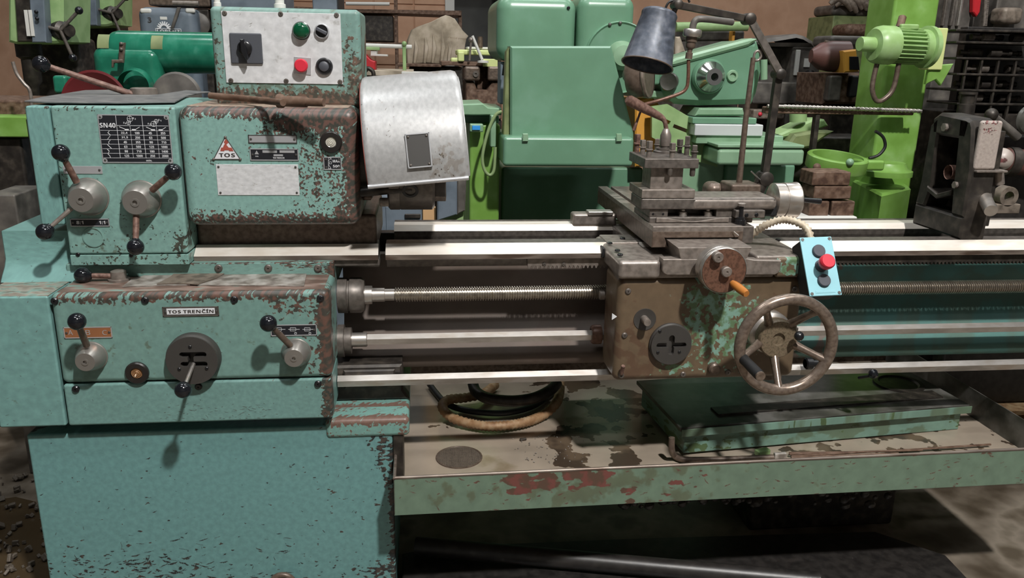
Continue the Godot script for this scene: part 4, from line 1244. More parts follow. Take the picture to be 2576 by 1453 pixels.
	obj(nb().span(Vector3(0.86, 1.045, -0.1), Vector3(0.915, 1.075, -0.02), 0.004), "dial_bracket", "black_matt", C)
	build_tool_post(C)
	# cross feed dial wheel
	var wc := Z(1822, 681, 0.2)
	var cf := piece("cross_feed_wheel", C, wc)
	obj(nb().rev([Vector2(0.04, -0.075), Vector2(0.04, -0.05), Vector2(0.05, -0.048), Vector2(0.0545, -0.044), Vector2(0.0545, -0.02), Vector2(0.053, -0.019), Vector2(0.053, -0.016), Vector2(0.0555, -0.015), Vector2(0.0555, -0.003), Vector2(0.053, 0.0)], along(wc, F), 56), "rim", "steel_bright", cf)
	obj(nb().rev([Vector2(0.0535, -0.002), Vector2(0.052, 0.0), Vector2(0, 0.0)], along(wc, F), 48), "face_disc", "copper_brown", cf)
	for q in [[1802, 644, 0.0125, 0.014], [1824, 681, 0.0125, 0.012]]:
		obj(nb().rev([Vector2(q[2], 0), Vector2(q[2], q[3]), Vector2(q[2] * 0.85, q[3] + 0.002), Vector2(0.003, q[3] + 0.002), Vector2(0.0025, q[3]), Vector2(0, q[3])], along(Z(q[0], q[1], 0.2), F), 24), "boss", "steel_oily", cf)
	var h0 := Z(1842, 711, 0.2)
	var h1 := Z(1878, 739, 0.255)
	obj(nb().tube([h0, h0.lerp(h1, 0.15), h0.lerp(h1, 0.5), h0.lerp(h1, 0.9), h1], [0.007, 0.009, 0.0105, 0.0095, 0.0075], 18), "crank_handle", "handle_amber", cf)
	# apron fittings
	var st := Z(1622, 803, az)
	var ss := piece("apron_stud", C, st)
	obj(nb().rev([Vector2(0.0285, 0.0005), Vector2(0.028, 0.0015), Vector2(0.026, 0.0015), Vector2(0.024, 0.0007), Vector2(0, 0.0007)], along(st, F), 32), "hole_shade_disc", "dial_dark", ss)  # dark disc laid on the apron for the shade inside the stud hole
	obj(nb().rev([Vector2(0.0095, 0), Vector2(0.0095, 0.03), Vector2(0.0085, 0.032), Vector2(0, 0.032)], along(st + Vector3(-0.002, 0.002, 0), F), 18), "pin", "steel_oily", ss)
	var gd := Z(1685, 863, az)
	var gs := piece("gate_dial", C, gd)
	obj(nb().rev([Vector2(0.054, 0), Vector2(0.054, 0.006), Vector2(0.0505, 0.01), Vector2(0.05, 0.01)], along(gd, F), 40), "bezel", "dial_dark", gs)
	cut_disc(gs, "disc", gd, 0.051, 0.014, 0.013, "dial_dark", [[0.0, 0.0, 0.076, 0.0125], [0.0, 0.0, 0.0145, 0.052]])
	for q in [[1660, 833], [1655, 886], [1709, 885]]:
		screw(gs, Z(q[0], q[1], az + 0.014), 0.004)
	for q in [[1580, 732], [1571, 843], [1718, 941], [1831, 936], [1999, 727], [1563, 944]]:
		screw(C, Z(q[0], q[1], az), 0.0075, "steel_dark")
	obj(nb().tube([Z(1563, 940, az + 0.004), Z(1568, 920, az + 0.016)], 0.005, 10), "small_lever", "rust_brown", C)
	obj(nb().rev([Vector2(0.0155, 0), Vector2(0.015, 0.012), Vector2(0.011, 0.016), Vector2(0, 0.016)], along(Z(1794, 924, az), F), 24), "cap_screw", "iron_brown", C)
	obj(nb().prism(V2([-0.006, -0.008, 0.006, 0, -0.006, 0.008]), 0, 0.004, Transform3D(Basis.IDENTITY, Z(1545, 795, az))), "pointer", "letter_white", C)
	obj(nb().rev([Vector2(0.026, 0), Vector2(0.026, 0.02), Vector2(0.022, 0.026), Vector2(0.016, 0.026)], along(Vector3(0.473, 0.722, -0.05), -X), 24), "bronze_bush", "copper_brown", C)
	obj(nb().rev([Vector2(0.012, 0), Vector2(0.012, 0.012), Vector2(0, 0.012)], along(Z(1520, 742, 0.0), -X), 6), "hex_bolt", "steel_oily", C)
	build_handwheel(C)
	# brackets at the far end of the apron
	obj(nb().span(Vector3(0.945, 0.7, -0.02), Vector3(0.975, 0.765, 0.05), 0.003), "shaft_bracket", "tin_sheet", C)
	var kb := Z(2025, 914, 0.03)
	obj(nb().rev([Vector2(0.012, 0), Vector2(0.016, 0.003), Vector2(0.016, 0.018), Vector2(0.01, 0.02), Vector2(0.01, 0.035), Vector2(0.015, 0.037), Vector2(0.015, 0.046), Vector2(0, 0.046)], along(kb, X), 16), "knurled_knob", "black_gloss", C)
	obj(nb().span(Vector3(0.9, 0.61, -0.03), Vector3(0.955, 0.655, 0.03), 0.004), "control_bracket", "iron_brown", C)
	build_pendant(C)
	build_lamp()

func build_tool_post(C: Node3D):
	obj(nb().span(Vector3(0.573, 1.116, -0.1), Vector3(0.656, 1.17, -0.02), 0.0015), "post_core", "steel_oily", C)
	obj(nb().span(Vector3(0.55, 1.17, -0.155), Vector3(0.688, 1.1935, 0.0), 0.002), "post_plate", "steel_dark", C)
	var top := 1.1935
	# [base px, head top py]
	for e in [[1602, 382, 337, "rust_brown"], [1616, 387, 352, "steel_oily"], [1632, 395, 356, "steel_oily"], [1653, 376, 348, "steel_oily"], [1690, 396, 361, "steel_oily"], [1709, 384, 350, "steel_dark"], [1727, 389, 343, "steel_dark"], [1746, 396, 366, "steel_dark"]]:
		var p := Y(e[0], e[1], top)
		var hh: float = (e[1] - e[2]) * 0.00103
		var bo := piece("clamp_bolt", C, p)
		obj(nb().rev([Vector2(0.0066, -0.002), Vector2(0.0066, hh * 0.42), Vector2(0.0096, hh * 0.44), Vector2(0.0096, hh * 0.5), Vector2(0.006, hh * 0.54)], along(p, Vector3.UP), 16), "shank", e[3], bo)
		obj(nb().box(p + Vector3(0, hh * 0.77, 0), Vector3(0.0122, hh * 0.46, 0.0122), 0.0015, 1, Basis(Vector3.UP, 0.5 + e[0])), "square_head", e[3], bo)
	for q in [[1742, 432], [1685, 430]]:
		obj(nb().rev([Vector2(0.0068, 0.012), Vector2(0.0068, -0.008), Vector2(0.005, -0.011), Vector2(0, -0.011)], along(Z(q[0], q[1], -0.012 if q[0] > 1700 else -0.008), Vector3.UP), 14), "bolt_tip", "steel_dark", C)
	# clamping handle
	var hb := Y(1672, 383, top)
	var h := piece("post_handle", C, hb)
	obj(nb().rev([Vector2(0.03, 0), Vector2(0.03, 0.004), Vector2(0.026, 0.006), Vector2(0.022, 0.006), Vector2(0.022, 0.011), Vector2(0.012, 0.012), Vector2(0.012, 0.018)], along(hb, Vector3.UP), 32), "washer", "steel_dark", h)
	obj(nb().rev([Vector2(0.0135, 0.017), Vector2(0.0145, 0.02), Vector2(0.0145, 0.044), Vector2(0.008, 0.06), Vector2(0.006, 0.062)], along(hb, Vector3.UP), 24), "nut_body", "steel_oily", h)
	var zz := hb.z
	var path := smooth([hb + Vector3(0, 0.058, 0), Z(1675, 318, zz), Z(1671, 303, zz), Z(1658, 292, zz), Z(1620, 272, zz + 0.01), Z(1577, 249, zz + 0.02)], 5)
	var rr := []
	for i in path.size():
		rr.append(lerpf(0.0058, 0.0135, smoothstep(0.3, 0.95, float(i) / (path.size() - 1))) if i < path.size() - 1 else 0.009)
	obj(nb().tube(path, rr, 16), "grip", "rust_brown", h)
	# coolant cock and its copper pipe beside the post
	var cz := zz - 0.01
	var cp := piece("coolant_pipe", C, Z(1738, 100, cz))
	obj(nb().tube(smooth([Z(1732, 150, cz), Z(1731, 200, cz), Z(1726, 222, cz), Z(1710, 235, cz), Z(1660, 252, cz), Z(1622, 262, cz + 0.01)], 6), 0.0046, 12), "copper_tube", "copper_brown", cp)
	obj(nb().tube([Z(1618, 262, cz), Z(1606, 295, cz), Z(1594, 328, cz)], [0.003, 0.003, 0.005], 8), "drip_nozzle", "rust_brown", cp)
	var v0 := Z(1732, 148, cz)
	obj(nb().rev([Vector2(0.009, 0), Vector2(0.009, 0.015), Vector2(0.006, 0.016), Vector2(0.007, 0.024), Vector2(0.01, 0.026), Vector2(0.0125, 0.03), Vector2(0.0125, 0.04), Vector2(0.015, 0.042), Vector2(0.015, 0.055)], along(v0, Vector3(0.08, 1, 0)), 18), "cock_body", "iron_brown", cp)
	obj(nb().rev([Vector2(0.004, 0.053), Vector2(0.021, 0.054), Vector2(0.0235, 0.057), Vector2(0.0235, 0.07), Vector2(0.021, 0.073), Vector2(0, 0.073)], along(v0, Vector3(0.08, 1, 0)), 30), "cock_cap", "steel_bright", cp)
	obj(nb().tube(smooth([Z(1742, 78, cz), Z(1744, 62, cz), Z(1752, 50, cz), Z(1775, 48, cz), Z(1842, 56, cz - 0.03)], 5), 0.0085, 14), "elbow_hose", "machine_grey", cp)

func build_handwheel(C: Node3D):
	var F := Vector3(0, 0, 1)
	var rc := Z(1977.5, 868, 0.25)
	var hc := Vector3(rc.x, rc.y, 0.21)
	var w := piece("apron_handwheel", C, rc)
	obj(nb().tube(range(72).map(func(i): return rc + Vector3(cos(TAU * i / 72), sin(TAU * i / 72), 0) * 0.1125), 0.0135, 18, true), "rim", "wheel_steel", w)
	obj(nb().rev([Vector2(0.036, -0.035), Vector2(0.046, -0.032), Vector2(0.048, -0.02), Vector2(0.048, -0.004), Vector2(0.045, 0.0), Vector2(0.016, 0.0), Vector2(0.0145, -0.003), Vector2(0.0145, -0.006), Vector2(0, -0.006)], along(hc, F), 40), "hub", "hub_dull", w)
	for k in 5:
		var a := deg_to_rad(-93.0 + 72.0 * k)
		var d := Vector3(cos(a), sin(a), 0)
		var p0 := hc + d * 0.043 + Vector3(0, 0, -0.012)
		var p1 := rc + d * 0.108
		var pts := [p0, p0.lerp(p1, 0.35), p0.lerp(p1, 0.75), p1]
		obj(nb().tube(pts, [0.0115, 0.0095, 0.0085, 0.0105], 14), "spoke", "wheel_steel", w)
	obj(nb().rev([Vector2(0.03, -0.1), Vector2(0.03, -0.085), Vector2(0.05, -0.08), Vector2(0.053, -0.076), Vector2(0.053, -0.05), Vector2(0.05, -0.046), Vector2(0.036, -0.04)], along(hc, F), 44), "dial_collar", "steel_bright", w)
	obj(nb().ball(Z(2010, 845, 0.235), 0.0115, 14), "lock_knob", "black_gloss", w)
	var g0 := Z(1867, 899, 0.25)
	var g1 := Z(1914, 947, 0.345)
	var d := (g1 - g0)
	obj(nb().tube([g0, g0 + d * 0.08, g0 + d * 0.3, g0 + d * 0.6, g0 + d * 0.9, g0 + d * 0.96], [0.009, 0.0125, 0.0118, 0.0125, 0.0125, 0.0095], 20), "grip", "black_matt", w)
	obj(nb().tube([g0 + d * 0.955, g0 + d * 1.0], [0.0115, 0.0112], 20), "grip_cap", "wheel_steel", w)

func build_pendant(C: Node3D):
	var a := Z(2014.7, 606, 0.125)
	var b := Z(2093.8, 601.6, 0.125)
	var c := Z(2114, 735, 0.195)
	var d := Z(2032, 737.6, 0.195)
	var ctr := (a + b + c + d) / 4
	var xa := ((b - a) + (c - d)).normalized()
	var ya := ((a - d) + (b - c)).normalized()
	ya = (ya - xa * ya.dot(xa)).normalized()
	var bs := Basis(xa, ya, xa.cross(ya))
	var sz := Vector3(0.0805, 0.148, 0.05)
	var p := piece("pendant_station", C, ctr)
	obj(nb().box(ctr - bs.z * 0.03, Vector3(0.074, 0.14, 0.055), 0.006, 2, bs), "housing", "black_matt", p)
	obj(nb().box(ctr, Vector3(sz.x, sz.y, 0.005), 0.002, 1, bs), "faceplate", "pendant_blue", p)
	for q in [[-1, -1], [1, -1], [-1, 1], [1, 1]]:
		obj(nb().rev([Vector2(0.0042, 0), Vector2(0.0038, 0.0015), Vector2(0.001, 0.0015), Vector2(0.001, 0.0005), Vector2(0, 0.0005)], along(ctr + bs * Vector3(q[0] * 0.034, q[1] * 0.068, 0.0024), bs.z), 12), "corner_screw", "rivet", p)
	for q in [[0.0, 0.037], [0.0, -0.037]]:
		obj(nb().rev([Vector2(0.0155, 0.001), Vector2(0.0155, 0.007), Vector2(0.014, 0.0085), Vector2(0, 0.0085)], along(ctr + bs * Vector3(q[0], q[1], 0.0015), bs.z), 26), "push_button", "grey_rubber", p)
	var m0 := ctr + bs * Vector3(0.0, 0.0, 0.0025)
	obj(nb().rev([Vector2(0.015, 0), Vector2(0.015, 0.004), Vector2(0.0115, 0.006), Vector2(0.0115, 0.024)], along(m0, bs.z), 26), "button_stem", "grey_rubber", p)
	obj(nb().rev([Vector2(0.011, 0.022), Vector2(0.0175, 0.024), Vector2(0.0182, 0.03), Vector2(0.0182, 0.038), Vector2(0.015, 0.042), Vector2(0, 0.042)], along(m0, bs.z), 28), "mushroom_button", "red_button", p)
	obj(nb().box(ctr + bs * Vector3(0, -0.064, 0.0026), Vector3(0.05, 0.007, 0.001), 0.0003, 1, bs).box(ctr + bs * Vector3(0, -0.064, 0.0032), Vector3(0.046, 0.0045, 0.0006), 0.0002, 1, bs), "label_slot", "pendant_blue", p)
	# ribbed conduit from the saddle
	var path := smooth([Z(1890, 590, 0.0), Z(1906, 579, 0.01), Z(1930, 564, 0.03), Z(1970, 552, 0.05), Z(2008, 560, 0.08), Z(2032, 578, 0.1), Z(2041, 608, 0.115)], 14)
	var rbs := ribbed(smooth([path[0], path[14], path[28], path[42], path[56], path[70], path[84]], 3), 0.0108, 0.0068, 0.0042)
	var cd := piece("flexible_conduit", C, path[0])
	obj(nb().tube(rbs[0], rbs[1], 14), "ribbed_tube", "conduit", cd)

func build_lamp():
	var z := -0.2
	var foot := Z(1862, 470, z)
	var T := thing("work_lamp", "jointed black lamp stand with dented blue grey cone shade above tool post", "lamp", Vector3(foot.x, 1.03, z))
	obj(nb().box(foot + Vector3(0.0, -0.012, 0), Vector3(0.085, 0.05, 0.09), 0.006, 2).box(foot + Vector3(-0.055, -0.03, -0.06), Vector3(0.05, 0.07, 0.07), 0.02, 3), "clamp_block", "iron_brown", T)
	obj(nb().box(foot + Vector3(-0.03, -0.04, -0.02), Vector3(0.16, 0.036, 0.07), 0.004), "clamp_foot", "iron_black", T)
	obj(nb().tube([Z(1859, 462, z), Z(1876, 300, z), Z(1895, 145, z)], [0.0085, 0.0075, 0.0065], 12), "brace_rod", "iron_brown", T)
	obj(nb().tube(smooth([Z(1895, 160, z), Z(1898, 135, z), Z(1908, 128, z), Z(1915, 140, z), Z(1906, 152, z), Z(1893, 150, z)], 4), 0.0035, 8), "spring_clip", "steel_oily", T)
	var j0 := Z(1922, 448, z)
	var j1 := Z(1958, 186, z)
	var j2 := Z(1882, 48, z - 0.01)
	var j3 := Z(1702, 12, z + 0.01)
	obj(nb().bar(j0, j1, 0.02, 0.02, 0.002), "lower_arm", "iron_black", T)
	obj(nb().bar(j1 + Vector3(0, 0, 0.014), j2 + Vector3(0, 0, 0.014), 0.02, 0.01, 0.002), "middle_arm", "steel_dark", T)
	obj(nb().bar(j2, j3, 0.018, 0.016, 0.002), "upper_arm", "iron_black", T)
	for q in [[j0, 0.02], [j1, 0.014], [j2, 0.015], [j3, 0.012]]:
		obj(nb().rev([Vector2(q[1], -0.02), Vector2(q[1], 0.02), Vector2(q[1] * 0.6, 0.024), Vector2(0, 0.024)], along(q[0], Vector3(0, 0, 1)), 18), "joint", "iron_black", T)
	obj(nb().tube([Z(1905, 480, z), Z(1925, 440, z)], 0.02, 14), "clamp_screw", "iron_black", T)
	obj(nb().tube([Z(1912, 452, z + 0.02), Z(1890, 431, z + 0.05)], 0.002, 8), "tommy_bar", "steel_bright", T)
	# shade: open cone with rolled rims
	var a := Z(1659, 36, z + 0.01)
	var b := Z(1628, 164, z + 0.04)
	var ax := (b - a)
	var ln := ax.length()
	var sh := piece("shade", T, a)
	obj(nb().rev([Vector2(0.012, -0.01), Vector2(0.044, -0.004), Vector2(0.0465, 0.0), Vector2(0.0465, 0.004), Vector2(0.0455, 0.008), Vector2(0.0645, ln - 0.004), Vector2(0.067, ln), Vector2(0.065, ln + 0.001), Vector2(0.044, 0.004)], along(a, ax), 44), "cone", "shade_blue", sh)
	obj(nb().tube(range(36).map(func(i): return along(b, ax) * Vector3(cos(TAU * i / 36) * 0.0665, sin(TAU * i / 36) * 0.0665, 0)), 0.002, 8, true), "rolled_rim", "iron_brown", sh)
	obj(nb().tube([Z(1692, 40, z), j3], 0.007, 10), "shade_bracket", "iron_black", T)
	obj(nb().tube(smooth([Z(1672, 30, z), Z(1678, 12, z), Z(1690, 2, z), Z(1725, -6, z), Z(1735, 6, z)], 5), 0.003, 8), "lamp_cord", "cable_black", T)

# ------------------------------------------------------------------ tailstock
func build_tailstock():
	var T := thing("tailstock", "dark oily tailstock casting with hollow end and grey painted side", "tailstock", Vector3(1.5, 0.965, -0.19))
	var xl := 1.47
	var side := Transform3D(Basis(Vector3(0, 0, 1), Vector3.UP, Vector3(-1, 0, 0)), Vector3.ZERO)
	# end wall with openings, made of posts and bridges round the hollows
	var wall := nb()
	wall.prism(V2([-0.3, 0.968, -0.075, 0.968, -0.075, 1.03, -0.3, 1.03]), -xl - 0.075, -xl, side, 0.006)
	wall.prism(V2([-0.3, 1.028, -0.255, 1.028, -0.235, 1.09, -0.25, 1.29, -0.285, 1.26, -0.29, 1.1]), -xl - 0.075, -xl, side, 0.006)
	wall.prism(V2([-0.13, 1.028, -0.075, 1.028, -0.078, 1.16, -0.1, 1.27, -0.112, 1.286, -0.16, 1.29, -0.15, 1.2, -0.14, 1.1]), -xl - 0.075, -xl, side, 0.006)
	wall.prism(V2([-0.27, 1.235, -0.12, 1.235, -0.112, 1.286, -0.13, 1.292, -0.25, 1.298, -0.28, 1.28]), -xl - 0.075, -xl, side, 0.008)
	wall.prism(V2([-0.25, 1.075, -0.2, 1.06, -0.14, 1.08, -0.14, 1.095, -0.2, 1.075, -0.25, 1.09]), -xl - 0.075, -xl + 0.004, side, 0.003)
	obj(wall, "casting", "iron_black", T)
	obj(nb().span(Vector3(xl + 0.08, 1.0, -0.28), Vector3(xl + 0.1, 1.26, -0.1), 0.002), "rear_web", "iron_black", T)
	obj(nb().rev([Vector2(0.018, 0.0), Vector2(0.02, 0.01), Vector2(0.02, 0.09)], along(Vector3(xl + 0.09, 1.14, -0.17), Vector3(-1, 0, 0)), 20), "quill", "rust_brown", T)
	obj(nb().tube([Vector3(xl + 0.03, 1.13, -0.165), Vector3(xl + 0.03, 1.085, -0.16)], 0.007, 10), "locking_pin", "steel_bright", T)
	for q in [[2380, 320, 0.012], [2406, 465, 0.01]]:
		obj(nb().rev([Vector2(q[2], 0), Vector2(q[2], 0.008), Vector2(0, 0.008)], along(XX(q[0], q[1], xl), Vector3(-1, 0, 0)), 6), "bolt_head", "steel_oily", T)
	# painted front cheek
	var c0 := Z(2447, 303, -0.1)
	var ck := nb().face(1.468, 1.54, 1.155, 1.29, -0.09)
	ck.box(Vector3(1.508, 1.224, -0.082), Vector3(0.062, 0.13, 0.016), 0.0078, 4)
	obj(ck, "side_cheek", "tail_grey", T)
	obj(nb().box(Vector3(1.525, 1.156, -0.095), Vector3(0.09, 0.006, 0.06), 0.002), "cheek_plate", "steel_oily", T)
	obj(nb().rev([Vector2(0.012, 0), Vector2(0.012, 0.012), Vector2(0, 0.012)], along(Vector3(1.525, 1.157, -0.09), Vector3.UP), 6), "clamp_nut", "black_gloss", T)
	for q in [[2480, 452], [2512, 452]]:
		obj(nb().tube([Z(q[0], 430, -0.1), Z(q[0] + 2, 463, -0.1)], 0.013, 14), "clamp_stud", "steel_oily", T)
	var k0 := Z(2475, 495, -0.09)
	var k1 := Z(2493, 530, -0.02)
	obj(nb().tube([k0, k0.lerp(k1, 0.1), k1], [0.02, 0.0175, 0.0165], 20), "clamp_lever", "steel_bright", T)
	obj(nb().ball(Z(2518, 400, -0.2), 0.032, 24), "quill_handle", "tail_grey", T)

# ------------------------------------------------------------------ tray and what lies in it
func ribbed(path: Array, r0: float, r1: float, step: float) -> Array:
	var pts := []
	var rr := []
	var k := 0
	for i in path.size() - 1:
		var a: Vector3 = path[i]
		var b: Vector3 = path[i + 1]
		var n := maxi(1, int(a.distance_to(b) / step))
		for j in n:
			pts.append(a.lerp(b, float(j) / n))
			rr.append(r0 if k % 2 == 0 else r1)
			k += 1
	return [pts, rr]

func build_tray_things():
	var L := lathe
	# chip tray: sheet, walls with a folded rim; it rises slightly towards its far end
	var x0 := -0.072
	var x1 := 1.69
	var zf := 0.2
	var zr := -0.66
	var rise := func(x): return (x - x0) * 0.0085
	var tr := piece("chip_tray", L, Vector3(0.8, 0.36, -0.2))
	var fl := nb()
	fl.uo = Vector3(x0, 0, zr)
	fl.ux = Vector3(1 / (x1 - x0), 0, 0)
	fl.uy = Vector3(0, 0, 1 / (zf - zr))
	fl.prism(V2([x0, 0.368, x1, 0.383, x1, 0.373, x0, 0.358]), zr, zf - 0.0035, Transform3D.IDENTITY)
	obj(fl, "tray_sheet", "tray_sheet", tr)
	var fw := nb().face(x0, x1, 0.352, 0.47, zf)
	fw.prism(V2([x0, 0.356, x1, 0.371, x1, 0.470, x0, 0.455]), zf - 0.003, zf, Transform3D.IDENTITY, 0.0008)
	obj(fw, "front_wall", "paint_tray", tr)
	obj(nb().tube([Vector3(x0, 0.456, zf - 0.003), Vector3(x1, 0.471, zf - 0.003)], 0.0042, 10), "front_rim", "rail_dull", tr)
	obj(nb().span(Vector3(x0, 0.358, zr), Vector3(x0 + 0.003, 0.455, zf), 0.0008), "end_wall", "iron_brown", tr)
	obj(nb().tube([Vector3(x0 + 0.002, 0.456, zr), Vector3(x0 + 0.002, 0.456, zf)], 0.004, 8), "end_rim", "rail_dull", tr)
	obj(nb().span(Vector3(x1 - 0.003, 0.372, zr), Vector3(x1, 0.47, zf), 0.0008), "end_wall", "sump_green", tr)
	obj(nb().span(Vector3(x0, 0.36, zr - 0.003), Vector3(x1, 0.45, zr), 0.0008), "rear_wall", "iron_brown", tr)
	var sc := Y(1155, 1150, 0.3695)
	obj(nb().rev([Vector2(0.064, 0), Vector2(0.064, 0.0025), Vector2(0.06, 0.003), Vector2(0.059, 0.0015)], along(sc, Vector3.UP), 40), "strainer_ring", "iron_brown", tr)
	var gr := nb()
	for i in 25:
		var o := -0.058 + 0.116 * i / 24.0
		var hw := sqrt(maxf(0.0, 0.0595 * 0.0595 - o * o))
		gr.box(sc + Vector3(o, 0.0012, 0), Vector3(0.0016, 0.001, 2 * hw), 0.0003)
		gr.box(sc + Vector3(0, 0.0014, o), Vector3(2 * hw, 0.001, 0.0016), 0.0003)
	obj(gr, "strainer_mesh", "mesh_grey", tr)
	obj(nb().rev([Vector2(0.06, 0.0), Vector2(0.0, 0.0)], along(sc + Vector3(0, 0.0008, 0), Vector3.UP), 32), "strainer_well", "iron_brown", tr)
	# pedestal under the far end of the bed
	obj(nb().span(Vector3(1.02, 0, -0.6), Vector3(1.5, 0.372, -0.2), 0.01), "end_pedestal", "iron_black", L)
	obj(nb().span(Vector3(2.2, 0, -0.4), Vector3(2.35, 0.63, -0.1), 0.01), "end_pedestal", "iron_black", L)
	# sump box standing in the tray
	var a := Z(1712, 1076, 0.0)
	var b := Y(2440, 1017, a.y)
	var dx := (b - a)
	dx.y = 0
	var wd := dx.length()
	var yw := -atan2(dx.z, dx.x)
	var bs := Basis(Vector3.UP, yw)
	var hy := a.y
	var sb := thing("sump_box", "low green metal box with overhanging lid standing in chip tray", "box", Vector3(a.x, 0.3825, a.z))
	var bot := 0.3825
	var bodyc := a + bs * Vector3(wd / 2, 0, -0.17)
	var bx := nb()
	bx.uo = Vector3(a.x, hy, a.z)
	bx.ux = Vector3(1 / wd, 0, -0.7)
	bx.uy = Vector3(0, -1 / (hy - bot), 0)
	bx.box(Vector3(bodyc.x, (hy + bot) / 2 - 0.006, bodyc.z), Vector3(wd - 0.035, hy - bot - 0.012, 0.325), 0.003, 1, bs)
	obj(bx, "body", "paint_traybox", sb)
	obj(nb().box(Vector3(bodyc.x, hy - 0.006, bodyc.z), Vector3(wd, 0.012, 0.34), 0.002, 1, bs), "lid", "sump_green", sb)
	obj(nb().box(a + bs * Vector3(wd / 2, -0.012, 0.009), Vector3(wd, 0.022, 0.003), 0.001, 1, bs), "lid_flange", "paint_traybox", sb)
	obj(nb().box(a + bs * Vector3(wd * 0.55, 0.002, -0.08), Vector3(wd * 0.8, 0.006, 0.05), 0.001, 1, bs), "lid_batten", "iron_black", sb)
	var rc := Y(2260, 965, hy)
	obj(nb().rev([Vector2(0.075, 0), Vector2(0.075, 0.005), Vector2(0.06, 0.006), Vector2(0.055, 0.001), Vector2(0, 0.001)], along(rc, Vector3.UP), 36), "filler_ring", "iron_black", sb)
	# steel ball knob of the lever beneath the control shaft
	obj(nb().rev([Vector2(0, -0.0135), Vector2(0.0095, -0.0095), Vector2(0.0135, 0), Vector2(0.0095, 0.0095), Vector2(0, 0.0135)], along(Z(2197, 940, 0.03), Vector3(0, 0, 1)), 20).tube([Z(2190, 945, 0.03), Z(2160, 950, 0.0)], 0.004, 8), "drain_lever", "ball_black", L)
	# hoses coiled in the tray
	var hp := smooth([Y(1245, 968, 0.39), Y(1215, 990, 0.40), Y(1170, 1000, 0.40), Y(1128, 1005, 0.412), Y(1113, 1022, 0.411), Y(1130, 1045, 0.398), Y(1170, 1062, 0.3915), Y(1235, 1072, 0.3915), Y(1310, 1064, 0.3915), Y(1365, 1044, 0.3915), Y(1398, 1015, 0.411), Y(1408, 985, 0.415), Y(1408, 960, 0.41)], 8)
	var rb := ribbed(hp, 0.0155, 0.0125, 0.0045)
	single(nb().tube(rb[0], rb[1], 14), "armoured_hose", "hose_tan", "tan ribbed metal hose coiled in the chip tray", "hose")
	var c1 := smooth([Y(1190, 965, 0.455), Y(1198, 985, 0.445), Y(1230, 1002, 0.44), Y(1290, 1008, 0.437), Y(1345, 1000, 0.44), Y(1385, 980, 0.45), Y(1402, 962, 0.46)], 8)
	single(nb().tube(c1, 0.017, 14), "rubber_hose", "iron_black", "thick black rubber hose resting on the tan ribbed hose", "hose")
	var c2 := smooth([Y(1080, 965, 0.385), Y(1095, 985, 0.3845), Y(1118, 1010, 0.3845), Y(1150, 1026, 0.3845), Y(1205, 1036, 0.3845), Y(1270, 1038, 0.3845), Y(1330, 1025, 0.3845), Y(1370, 1003, 0.3845), Y(1400, 975, 0.3845)], 8)
	single(nb().tube(c2, 0.0095, 12), "power_cable", "cable_black", "thin dark cable lying under the coiled hoses", "cable")
	# chips and small nuts scattered in the tray
	var rng := RandomNumberGenerator.new()
	rng.seed = 5
	var ch := nb()
	for i in 60:
		var p := Y(rng.randf_range(1290, 1470), rng.randf_range(1095, 1165), 0.373)
		ch.box(p + Vector3(0, 0.001, 0), Vector3(rng.randf_range(0.001, 0.004), 0.002, rng.randf_range(0.001, 0.004)), 0.0004, 1, Basis(Vector3.UP, rng.randf() * 3.0))
	var co = single(ch, "metal_chips", "tin_sheet", "tiny pale metal chips scattered on the tray sheet", "chips")
	co.set_meta("kind", "stuff")
	single(nb().box(Y(1316, 1104, 0.376), Vector3(0.02, 0.006, 0.008), 0.002, 1, Basis(Vector3.UP, 0.2)), "clip", "iron_black", "small black clip lying on the tray sheet", "clip")
	# bent pipe and thin rods along the front of the tray
	var pp := smooth([Z(1690, 1100, 0.03), Z(1690, 1130, 0.03), Y(1698, 1147, 0.388), Y(1720, 1155, 0.387), Y(1760, 1156, 0.388), Y(1850, 1154, 0.389), Y(1945, 1150, 0.39)], 6)
	single(nb().tube(pp, 0.0085, 12), "bent_pipe", "iron_brown", "bent brown pipe lying along the front of chip tray", "pipe")
	for e in [[1985, 1142, 2320, 1131, 0.003], [1990, 1147, 2400, 1124, 0.0026], [1990, 1151, 2260, 1140, 0.0034], [1985, 1138, 2180, 1136, 0.0026], [2240, 1134, 2492, 1117, 0.003]]:
		single(nb().tube([Y(e[0], e[1], 0.388), Y(e[2], e[3], 0.392)], e[4], 8), "welding_rod", "rust_block", "thin brown steel rod lying in front of the sump box", "rod", "thin rods in the tray")
	single(nb().box(Y(1962, 1146, 0.389), Vector3(0.035, 0.02, 0.012), 0.003), "pipe_nut", "tin_sheet", "pale square fitting at the end of bent pipe", "fitting")
	single(nb().box(Y(1918, 1136, 0.392), Vector3(0.042, 0.016, 0.02), 0.003, 1, Basis(Vector3.UP, 0.3)), "green_clip", "sage", "small light green clip lying against the sump box", "clip")
	# rubber mat and chuck key on the headstock, tin sheets on the gearbox
	var my := 1.306
	var mt := PackedVector2Array()
	for q in [[62, 259], [110, 248], [215, 231], [330, 229], [530, 235], [500, 238], [470, 245], [440, 261], [300, 263], [130, 262]]:
		var p := Y(q[0], q[1], my)
		mt.append(Vector2(p.x, minf(p.z, 0.012)))
		if q[0] == 330:  # notch for the lever boss
			var bo := Y(363, 241, my)
			mt.append(Vector2(bo.x - 0.042, p.z))
			for i in 9:
				var an := PI - PI * i / 8.0
				mt.append(Vector2(bo.x + cos(an) * 0.042, bo.z + sin(an) * 0.042))
			mt.append(Vector2(bo.x + 0.042, p.z))
	var mat_xf := Transform3D(Basis(Vector3.RIGHT, Vector3(0, 0, 1), Vector3(0, -1, 0)), Vector3(0, my + 0.0052, 0))
